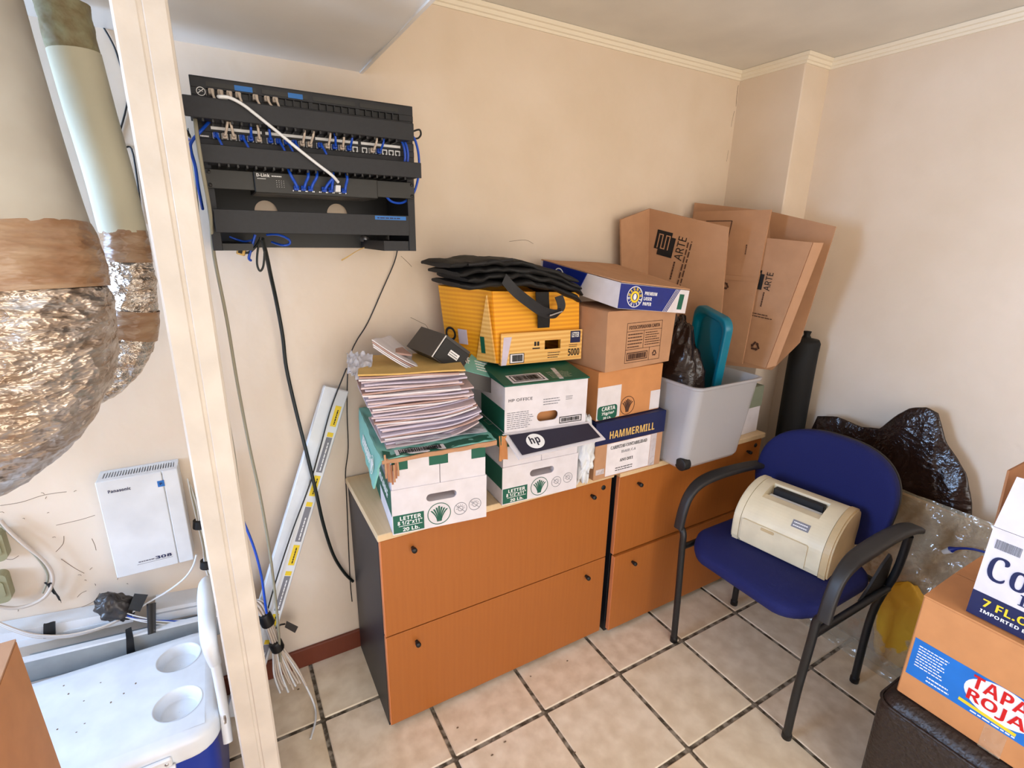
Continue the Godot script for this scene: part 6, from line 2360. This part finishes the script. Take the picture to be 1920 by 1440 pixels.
# ------------------------------------------------------------------ right side
func right_side() -> void:
	var b: MB
	# leather ottoman
	thing("leather_ottoman", "dark brown leather ottoman under the orange carton at the right edge", "ottoman", Vector3(1.6, 0, 1.6))
	b = mb()
	var rows := []
	for q in [[0.03, 0.006], [0.05, 0.0], [0.36, -0.004], [0.395, 0.004], [0.412, 0.022], [0.42, 0.05]]:
		var line := PackedVector3Array()
		for p in round_rect(1.302 + q[1], -1.96 + q[1], 1.85 - q[1], -1.262 - q[1], 0.04, 6):
			line.append(Vector3(p.x, q[0], -p.y))
		rows.append(line)
	b.grid(rows, true)
	b.obox(ax(0, 0, 0), 1.35, 1.8, 0.03, 0.42, 1.31, 1.91)
	part("cushion", b, M.leather)
	b = mb()
	var seam := []
	for p in round_rect(1.3, -1.962, 1.852, -1.26, 0.04, 6):
		seam.append(Vector3(p.x, 0.385, -p.y))
	seam.append(seam[0])
	b.tube(seam, 0.004, 6, false)
	part("piping", b, M.leather)
	for q in [[1.33, 1.29], [1.82, 1.29], [1.33, 1.93], [1.82, 1.93]]:
		b = mb()
		wbox(b, q[0] - 0.02, q[0] + 0.02, 0.0, 0.035, q[1] - 0.02, q[1] + 0.02, 0.003)
		part("foot", b, M.black)
	# orange carton with the blue label
	var f := Fr.new(Vector3(1.332, 0.421, 1.287), Vector3(0, 0, 1), Vector3.UP)
	var r := thing("brown_carton", "orange-brown carton with a blue printed band, on the leather ottoman", "box", Vector3(1.5, 0.421, 1.5))
	b = mb()
	b.obox(f, 0.0, 0.44, 0.0, 0.295, -0.34, 0.0, 0.003)
	part("body", b, M.kraft_orange)
	for s in 2:
		b = mb()
		b.sheet(f.p(0.0, 0.2955, [0.0, -0.34][s]), f.p(0.44, 0.2955, [0.0, -0.34][s]), f.p(0.44, 0.299, -0.168 - 0.004 * s), f.p(0.0, 0.299, -0.168 - 0.004 * s), 0.004, 4, 4, func(u: float, v: float) -> float: return (0.002 if s == 0 else -0.002) * sin(u * 5.0))
		part("top_flap", b, M.kraft_orange)
	b = mb()
	rect(b, f, 0.008, 0.068, 0.44, 0.177)
	var lb := part("label_band", b, M.label_blue)
	var g := Fr.new(f.p(0, 0, 0.0007), f.u, f.v)
	b = mb()
	var glow := ellipse_pts(0.183, 0.131, 0.066, 0.046, 32)
	b.poly(glow, g, 0.0, 0.0006)
	part("white_patch", b, M.white_print, lb)
	text(lb, g, "TAPA", 0.128, 0.137, 0.1, 0.034, M.red, "bold", 0.0016)
	text(lb, g, "ROJA", 0.126, 0.094, 0.104, 0.036, M.red, "bold", 0.0016)
	b = mb()
	stroke(b, g, 0.115, 0.088, 0.22, 0.082, 0.008)
	part("yellow_swash", b, M.yellow, lb)
	b = mb()
	text_lines(b, g, 0.02, 0.1, 0.085, 0.165, 8, 81)
	text_lines(b, g, 0.05, 0.074, 0.1, 0.095, 2, 82)
	text_lines(b, g, 0.14, 0.07, 0.23, 0.08, 1, 83)
	text_lines(b, g, 0.3, 0.08, 0.42, 0.165, 7, 84)
	part("small_print", b, M.white_print, lb)
	b = mb()
	rect(b, f, 0.17, 0.0, 0.21, 0.068)
	part("packing_tape", b, M.clear_wrap)
	# open white beer carton on top
	f = Fr.new(Vector3(1.346, 0.7245, 1.364), Vector3(0, 0, 1), Vector3.UP)
	r = thing("beer_carton", "open white beer carton with a navy foot band, at the right edge", "box", Vector3(1.48, 0.7245, 1.52))
	b = mb()
	b.obox(f, 0.0, 0.36, 0.0, 0.225, -0.004, 0.0)
	part("front_wall", b, M.carton_white)
	b = mb()
	b.obox(f, 0.0, 0.004, 0.0, 0.225, -0.27, -0.004)
	part("side_wall", b, M.kraft)
	b = mb()
	b.obox(f, 0.356, 0.36, 0.0, 0.225, -0.27, -0.004)
	part("side_wall", b, M.kraft)
	b = mb()
	b.obox(f, 0.004, 0.356, 0.0, 0.225, -0.27, -0.266)
	part("back_wall", b, M.kraft)
	b = mb()
	b.obox(f, 0.004, 0.356, 0.0, 0.004, -0.266, -0.004)
	part("bottom", b, M.kraft)
	b = mb()
	b.sheet(f.p(0.0, 0.226, -0.002), f.p(0.36, 0.226, -0.002), f.p(0.36, 0.345, -0.022), f.p(0.006, 0.345, -0.022), 0.004, 6, 4, func(u: float, v: float) -> float: return 0.003 * sin(u * 4.0) * v)
	part("front_flap", b, M.carton_white)
	b = mb()
	b.sheet(f.p(0.0, 0.226, -0.268), f.p(0.0, 0.226, -0.006), f.p(-0.012, 0.35, -0.03), f.p(-0.012, 0.35, -0.25), 0.004, 4, 4)
	part("side_flap", b, M.kraft_dark)
	b = mb()
	rect(b, f, 0.0, 0.0, 0.36, 0.062)
	var nb := part("navy_band", b, M.navy)
	text(r, f, "Corona", 0.012, 0.1, 0.21, 0.062, M.navy, "serif")
	text(r, f, "Extra", 0.075, 0.072, 0.09, 0.026, M.navy, "serif")
	text(nb, f, "7 FL.OZ. BOTTLES", 0.022, 0.032, 0.22, 0.019, M.yellow, "bold", 0.002)
	text(nb, f, "IMPORTED BEER FROM MEXICO", 0.022, 0.016, 0.2, 0.008, M.white_print, "bold", 0.002)
	b = mb()
	barcode(b, f, 0.012, 0.178, 0.055, 0.2, 91)
	part("barcode", b, M.ink_grey)
	# wrapped panel leaning behind the chair
	thing("wrapped_panel", "large flat panel in crinkled clear plastic, leaning behind the blue chair", "panel", Vector3(2.0, 0, 1.15))
	b = mb()
	b.sheet(Vector3(1.985, 0.012, 0.72), Vector3(1.965, 0.012, 1.62), Vector3(2.0, 0.66, 1.62), Vector3(2.01, 0.67, 0.72), 0.024, 6, 6)
	part("board", b, M.wrapped_board)
	var nz := FastNoiseLite.new()
	nz.seed = 77
	nz.frequency = 6.0
	b = mb()
	b.sheet(Vector3(1.9, 0.003, 1.66), Vector3(1.93, 0.003, 0.69), Vector3(1.985, 0.69, 0.69), Vector3(1.975, 0.695, 1.66), 0.0015, 60, 44, func(u: float, v: float) -> float: return 0.009 * nz.get_noise_2d(u * 1.2, v * 0.9) + 0.008 * nz.get_noise_2d(u * 3.4 + v * 1.5, v * 0.6))
	part("plastic_wrap", b, M.clear_wrap)
	b = mb()
	b.sheet(Vector3(1.86, 0.002, 1.55), Vector3(1.885, 0.002, 0.72), Vector3(1.932, 0.05, 0.7), Vector3(1.905, 0.05, 1.6), 0.0015, 40, 8, func(u: float, v: float) -> float: return 0.008 * absf(nz.get_noise_2d(u * 4.0, v * 0.8)) * (1.0 - v) + 0.002)
	part("wrap_foot", b, M.clear_wrap)
	# yellow bag tucked between wrapped panel and ottoman
	world()
	b = MB.new()
	b.lump(Vector3(1.945, 0.24, 1.07), func(d: Vector3) -> Vector3:
		var k := 1.0 + 0.2 * nz.get_noise_3dv(d * 0.25)
		return Vector3(d.x * 0.022, d.y * (0.13 if d.y > 0 else 0.232), d.z * 0.085) * k, 40, 28)
	solo("yellow_bag", "yellow plastic bag showing through the clear wrap behind the orange carton", "bag", b, M.yellow_bag)
	# blue-handled brush lying over the wrap and a white swab
	thing("blue_brush", "small blue-handled brush on the clear plastic beside the beer carton", "brush", Vector3(1.93, 0.578, 1.161))
	b = mb()
	b.tube(smooth([Vector3(1.94, 0.565, 1.148), Vector3(1.94, 0.584, 1.17), Vector3(1.94, 0.6, 1.202), Vector3(1.94, 0.607, 1.235)], 5), [0.011, 0.0105, 0.008, 0.006, 0.005, 0.0045, 0.004, 0.004, 0.004, 0.004, 0.004, 0.004, 0.004, 0.004, 0.004, 0.004], 10)
	part("handle", b, M.royal)
	b = mb()
	b.tube([Vector3(1.94, 0.546, 1.132), Vector3(1.94, 0.566, 1.15)], [0.007, 0.011], 10)
	part("tip", b, M.white_plastic)
	# black refuse bag squeezed between panel and wall
	var crease := FastNoiseLite.new()
	crease.seed = 15
	crease.noise_type = FastNoiseLite.TYPE_CELLULAR
	crease.cellular_return_type = FastNoiseLite.RETURN_DISTANCE2_SUB
	crease.frequency = 5.0
	var zs := [0.53, 0.56, 0.64, 0.737, 0.8, 0.845, 0.88, 0.93, 0.968, 1.01, 1.05, 1.09, 1.13, 1.15, 1.165]
	var ys := [0.7, 0.83, 0.855, 0.845, 0.86, 0.93, 0.972, 0.985, 0.975, 0.88, 0.84, 0.79, 0.68, 0.55, 0.3]
	rows = []
	var n := 64
	for i in n + 1:
		var z := lerpf(0.53, 1.165, float(i) / n)
		var k := 0
		while k < zs.size() - 2 and zs[k + 1] < z:
			k += 1
		var top: float = lerpf(ys[k], ys[k + 1], (z - zs[k]) / (zs[k + 1] - zs[k]))
		var taper := sqrt(clampf(minf((z - 0.525) / 0.08, (1.17 - z) / 0.08), 0.02, 1.0))
		var line := PackedVector3Array()
		for s in 44:
			var a := TAU * s / 44
			var y := top * (0.5 + 0.5 * sin(a))
			var half := 0.062 * taper * (1.0 if y < 0.6 else clampf(1.0 - (y - 0.6) / maxf(top - 0.6, 0.05) * 0.35, 0.3, 1.0))
			var q := Vector3(2.098 - cos(a) * half, y, z)
			var bump := 0.03 * crease.get_noise_3dv(q * 0.9) + 0.02 * nz.get_noise_3dv(q * 0.8)
			q.x += (-1.0 if cos(a) > 0 else 0.0) * bump * absf(cos(a))
			q.y += bump * 0.35 * maxf(sin(a), 0.0)
			line.append(q)
		rows.append(line)
	b = MB.new()
	for l in rows:
		(l as PackedVector3Array).reverse()
	b.grid(rows, true)
	solo("refuse_bag", "dark brown-black plastic refuse bag against the wall behind the blue chair", "bag", b, M.trash_bag)


# ------------------------------------------------------------------ loose cables and the leaning raceway
func loose_cables() -> void:
	var b: MB
	# leaning white raceway with a printed strip
	var a: Vector3 = Vector3(-0.205, 0.0, 0.12)
	var c: Vector3 = Vector3(0.212, 1.06, 0.03)
	var u := (c - a).normalized()
	var across := u.cross(Vector3(0, 0, 1)).normalized()
	var f := Fr.new(a, across, u)
	var ln := a.distance_to(c)
	thing("cable_raceway", "long white plastic raceway leaning on the wall left of the cabinets", "raceway", a)
	b = mb()
	b.obox(f, -0.044, 0.036, 0.012, ln, -0.012, 0.012, 0.003)
	part("channel", b, M.white_plastic)
	b = mb()
	b.obox(f, -0.044, -0.004, 0.012, ln, 0.012, 0.0145, 0.001)
	part("cover", b, M.cooler_white)
	var g := Fr.new(f.p(0, 0, 0.012), f.u, f.v)
	for k in 4:
		var v0 := 0.14 + k * 0.24
		b = mb()
		rect(b, g, 0.008, v0, 0.027, v0 + 0.12)
		part("grey_label", b, M.ink_grey)
		b = mb()
		text_lines(b, Fr.new(g.p(0.024, v0 + 0.006, 0.0006), g.v, -g.u), 0.0, 0.0, 0.1, 0.011, 1, 100 + k)
		part("small_print", b, M.white_print)
		b = mb()
		rect(b, g, 0.008, v0 + 0.122, 0.027, v0 + 0.137)
		part("yellow_label", b, M.yellow)
		b = mb()
		rect(b, g, 0.008, v0 + 0.158, 0.027, v0 + 0.228)
		part("yellow_label", b, M.yellow)
		b = mb()
		text_lines(b, Fr.new(g.p(0.024, v0 + 0.165, 0.0006), g.v, -g.u), 0.0, 0.0, 0.06, 0.011, 1, 200 + k)
		part("small_print", b, M.ink)
	world()
	b = MB.new()
	b.tube(smooth([Vector3(0.244, 1.127, 0.04), Vector3(0.184, 1.011, 0.06), Vector3(0.135, 0.881, 0.075), Vector3(0.09, 0.766, 0.09), Vector3(0.028, 0.633, 0.1), Vector3(-0.036, 0.485, 0.115), Vector3(-0.081, 0.37, 0.13)], 6), 0.0022, 6)
	solo("thin_cable", "thin black cable running down along the white raceway", "cable", b, M.black)
	b = MB.new()
	b.tube(smooth([Vector3(-0.084, 1.787, 0.3), Vector3(-0.085, 1.734, 0.345), Vector3(-0.084, 1.672, 0.345), Vector3(-0.081, 1.586, 0.3), Vector3(-0.085, 1.49, 0.24), Vector3(-0.077, 1.326, 0.18), Vector3(-0.073, 1.144, 0.15), Vector3(-0.065, 0.951, 0.15), Vector3(-0.055, 0.794, 0.15), Vector3(-0.05, 0.615, 0.16), Vector3(-0.051, 0.468, 0.17), Vector3(-0.055, 0.328, 0.17), Vector3(-0.061, 0.195, 0.16)], 6), 0.004, 8)
	solo("grey_cable", "grey cable hanging from the rack down to the strapped bundle", "cable", b, M.grey_cable)
	b = MB.new()
	b.tube(smooth([Vector3(-0.103, 1.795, 0.06), Vector3(-0.101, 1.722, 0.05), Vector3(-0.108, 1.565, 0.05), Vector3(-0.114, 1.426, 0.05), Vector3(-0.107, 1.325, 0.06), Vector3(-0.111, 1.25, 0.06), Vector3(-0.11, 1.089, 0.05), Vector3(-0.105, 0.902, 0.05), Vector3(-0.109, 0.722, 0.05)], 6), 0.0024, 6)
	solo("brown_cable", "thin brown cable on the wall just right of the post", "cable", b, M.grey_cable)
	b = MB.new()
	b.tube(smooth([Vector3(-0.058, 1.778, 0.29), Vector3(-0.079, 1.752, 0.31), Vector3(-0.094, 1.737, 0.3), Vector3(-0.101, 1.721, 0.29), Vector3(-0.097, 1.686, 0.27), Vector3(-0.097, 1.645, 0.25), Vector3(-0.095, 1.598, 0.2)], 6), 0.0034, 8)
	solo("blue_cable", "blue cable looping out at the left side of the rack", "cable", b, M.blue_cable)
	for k in 3:
		b = MB.new()
		b.tube(smooth([Vector3(0.398, 1.802, 0.29), Vector3(0.415, 1.79, 0.28), Vector3(0.427, 1.762, 0.27), Vector3(0.432, 1.73, 0.26), Vector3(0.426, 1.689, 0.26), Vector3(0.411, 1.654, 0.26), Vector3(0.382, 1.632, 0.26), Vector3(0.349, 1.632, 0.27), Vector3(0.328, 1.647, 0.28)].map(func(q: Vector3) -> Vector3: return q + Vector3(-0.009 * k, 0.002 * k, 0.0)), 6) if k == 0 else smooth([Vector3(0.385 - 0.008 * k, 1.785, 0.3), Vector3(0.392 - 0.008 * k, 1.765, 0.305), Vector3(0.394 - 0.008 * k, 1.74, 0.305), Vector3(0.39 - 0.008 * k, 1.715, 0.3)], 5), 0.0032, 8)
		solo("blue_cable", ["blue cable looping below the switch at the rack's right side", "outer blue cable between the two covers at the rack's right side", "inner blue cable between the two covers at the rack's right side"][k], "cable", b, M.blue_cable)
	b = MB.new()
	b.tube(smooth([Vector3(0.414, 1.811, 0.27), Vector3(0.432, 1.817, 0.27), Vector3(0.436, 1.806, 0.27), Vector3(0.428, 1.796, 0.27), Vector3(0.416, 1.794, 0.27)], 5), 0.0025, 6)
	solo("black_loop", "small black cable loop at the rack's upper right side", "cable", b, M.black)
	b = MB.new()
	b.tube(smooth([Vector3(0.027, 1.531, 0.2), Vector3(0.036, 1.486, 0.16), Vector3(0.046, 1.426, 0.1), Vector3(0.056, 1.354, 0.06), Vector3(0.064, 1.248, 0.045), Vector3(0.065, 1.148, 0.04), Vector3(0.078, 1.01, 0.05), Vector3(0.093, 0.873, 0.08), Vector3(0.106, 0.747, 0.1), Vector3(0.121, 0.61, 0.09), Vector3(0.147, 0.469, 0.06), Vector3(0.182, 0.365, 0.03), Vector3(0.214, 0.302, 0.012)], 6), 0.0055, 10)
	solo("dark_cable", "thick dark green cable hanging from the rack to behind the cabinet", "cable", b, M.dark_cable)
	b = MB.new()
	b.tube(smooth([Vector3(0.436, 1.496, 0.02), Vector3(0.425, 1.453, 0.01), Vector3(0.38, 1.363, 0.008), Vector3(0.33, 1.265, 0.006), Vector3(0.288, 1.206, 0.008), Vector3(0.261, 1.16, 0.02), Vector3(0.248, 1.106, 0.03), Vector3(0.236, 0.98, 0.035), Vector3(0.231, 0.844, 0.03), Vector3(0.218, 0.753, 0.02), Vector3(0.217, 0.654, 0.008), Vector3(0.206, 0.324, 0.006), Vector3(0.206, 0.211, 0.006)], 6), 0.0018, 6)
	solo("thin_cable", "thin black cable from the rack's lower right corner, down past the folders", "cable", b, M.black)
	for k in 2:
		b = MB.new()
		b.tube(smooth([Vector3(0.331, 1.51, 0.06), Vector3(0.301, 1.497, 0.05), Vector3(0.269, 1.477, 0.04), Vector3(0.254, 1.469, 0.035)].map(func(q: Vector3) -> Vector3: return q + Vector3(0, 0.006 * k * (q.x - 0.3) * 8.0, 0)), 4), 0.0012, 5)
		solo("thin_wire", "thin tan wire sticking out below the rack, %s of two" % ["lower", "upper"][k], "wire", b, M.manila)
	# leads dangling under the rack
	var dang := [["blue lead hanging straight under the rack", [Vector3(0.009, 1.541, 0.24), Vector3(0.002, 1.522, 0.24), Vector3(-0.005, 1.503, 0.24), Vector3(-0.011, 1.485, 0.24), Vector3(-0.007, 1.479, 0.23)], M.blue_cable, 0.0032], ["dark lead looping under the rack", [Vector3(0.022, 1.535, 0.22), Vector3(0.012, 1.502, 0.22), Vector3(0.007, 1.469, 0.22), Vector3(0.012, 1.452, 0.22), Vector3(0.021, 1.465, 0.22), Vector3(0.028, 1.502, 0.22)], M.dark_cable, 0.0026], ["blue lead coiled inside the rack's bottom", [Vector3(0.039, 1.541, 0.2), Vector3(0.062, 1.542, 0.22), Vector3(0.085, 1.532, 0.23), Vector3(0.087, 1.52, 0.23), Vector3(0.07, 1.516, 0.23), Vector3(0.049, 1.523, 0.2)], M.blue_cable, 0.003], ["short blue lead lying at the rack's bottom left", [Vector3(-0.047, 1.535, 0.22), Vector3(-0.03, 1.528, 0.22), Vector3(-0.013, 1.524, 0.21), Vector3(0.006, 1.528, 0.2)], M.blue_cable, 0.0026]]
	for q in dang:
		b = MB.new()
		b.tube(smooth(q[1], 5), q[3], 8)
		solo("loose_lead", q[0], "cable", b, q[2])
	thing("loose_jack", "cream network jack dangling under the rack", "jack", Vector3(-0.026, 1.503, 0.24))
	b = mb()
	var jf := Fr.new(Vector3(-0.026, 1.5, 0.24), Vector3(0.9, -0.3, 0.2), Vector3(0.3, 0.9, 0))
	b.obox(jf, -0.009, 0.009, -0.008, 0.008, -0.01, 0.01, 0.002)
	part("body", b, M.manila)
	b = mb()
	b.obox(jf, -0.005, 0.004, -0.004, 0.005, 0.009, 0.0106)
	part("socket_hole", b, M.black)
	b = mb()
	b.tube(smooth([jf.p(0.008, 0, 0), jf.p(0.018, 0.006, -0.004), jf.p(0.026, 0.022, -0.01), jf.p(0.03, 0.04, -0.02)], 4), 0.003, 8)
	part("cord", b, M.dark_cable)
	# knot of cables at the rack's left edge
	for k in 4:
		b = MB.new()
		var q0: Vector3 = Vector3(-0.106, 1.762, 0.1)
		b.tube(smooth([q0 + Vector3(-0.03, 0.02 - 0.006 * k, -0.08), q0 + Vector3(-0.012, 0.008 - 0.004 * k, -0.02), q0 + Vector3(0.006, 0.0, 0.04), q0 + Vector3(0.0, -0.004 + 0.004 * k, 0.12)], 5), 0.0026, 6)
		solo("knotted_lead", "%s lead in the small knot between the post and the rack" % ["white", "pale grey", "beige", "blue"][k], "cable", b, [M.white_plastic, M.grey_cable, M.beige_cable, M.blue_cable][k])
	# the strapped bundle on the floor by the post
	for k in 11:
		b = MB.new()
		var s := k - 5.0
		var pts := [Vector3(-0.15 + 0.004 * s, 0.5 - 0.01 * k, 0.1 + 0.003 * (k % 4)), Vector3(-0.105 + 0.0035 * s, 0.43, 0.14 + 0.004 * (k % 3)), Vector3(-0.083 + 0.0022 * s, 0.358, 0.145 + 0.004 * (k % 3)), Vector3(-0.065 + 0.0028 * s, 0.25, 0.15 + 0.004 * (k % 3)), Vector3(-0.05 + 0.007 * s, 0.15, 0.155 + 0.004 * (k % 4)), Vector3(-0.035 + 0.008 * s, 0.075 + 0.012 * ((k * 7) % 5) * 0.6, 0.165 + 0.006 * (k % 4))]
		if k == 9:
			pts.append_array([Vector3(0.02, 0.012, 0.2), Vector3(0.015, 0.006, 0.26), Vector3(-0.01, 0.004, 0.32)])
		b.tube(smooth(pts, 5), 0.0032, 7)
		solo("bundled_cable", "cut white cable in the strapped bundle at the foot of the post", "cable", b, M.beige_cable if k % 3 else M.white_plastic, "cables of the strapped bundle")
	for q in [[Vector3(-0.09, 0.385, 0.149), Vector3(-0.08, 0.342, 0.151), "upper"], [Vector3(-0.07, 0.272, 0.153), Vector3(-0.062, 0.238, 0.155), "lower"]]:
		b = MB.new()
		var pr := []
		var d: Vector3 = q[1] - q[0]
		b.tube([q[0], q[0] + d * 0.15, q[0] + d * 0.85, q[1]], [0.018, 0.0205, 0.0205, 0.018], 16)
		solo("cable_strap", "black hook-and-loop strap, %s of two round the white cable bundle" % q[2], "strap", b, M.black)
	b = MB.new()
	b.hexa(Vector3(-0.034, 0.271, 0.1), Vector3(-0.005, 0.235, 0.1), Vector3(0.007, 0.256, 0.1), Vector3(-0.026, 0.294, 0.1), Vector3(-0.033, 0.247, 0.07), Vector3(-0.004, 0.21, 0.07), Vector3(0.009, 0.231, 0.07), Vector3(-0.025, 0.27, 0.07))
	b.tube(smooth([Vector3(-0.032, 0.272, 0.085), Vector3(-0.047, 0.286, 0.1), Vector3(-0.065, 0.3, 0.13)], 4), 0.003, 6)
	solo("black_plug", "small black plug hanging beside the strapped cable bundle", "plug", b, M.smoke_plastic)
	b = MB.new()
	b.tube(smooth([Vector3(-0.109, 0.713, 0.12), Vector3(-0.097, 0.659, 0.13), Vector3(-0.087, 0.597, 0.14), Vector3(-0.081, 0.524, 0.15), Vector3(-0.081, 0.453, 0.16), Vector3(-0.081, 0.393, 0.16)], 6), 0.0036, 8)
	solo("blue_cable", "blue cable coming from behind the post into the strapped bundle", "cable", b, M.blue_cable)
	# bits of debris on the tiles
	for k in 12:
		b = MB.new()
		var q := Vector3(rng.randf_range(-0.05, 0.9), 0.0005, rng.randf_range(0.1, 0.75))
		if q.x > 0.2 and q.z < 0.43:
			q.z += 0.4
		b.lump(q + Vector3(0, 0.0015, 0), func(d: Vector3) -> Vector3: return d * Vector3(0.003 + 0.001 * (k % 3), 0.0015, 0.0025), 8, 5)
		solo("debris_crumb", "small dark crumb lying on the floor tiles near the cabinet", "crumb", b, M.scuff, "crumbs on the tiles")
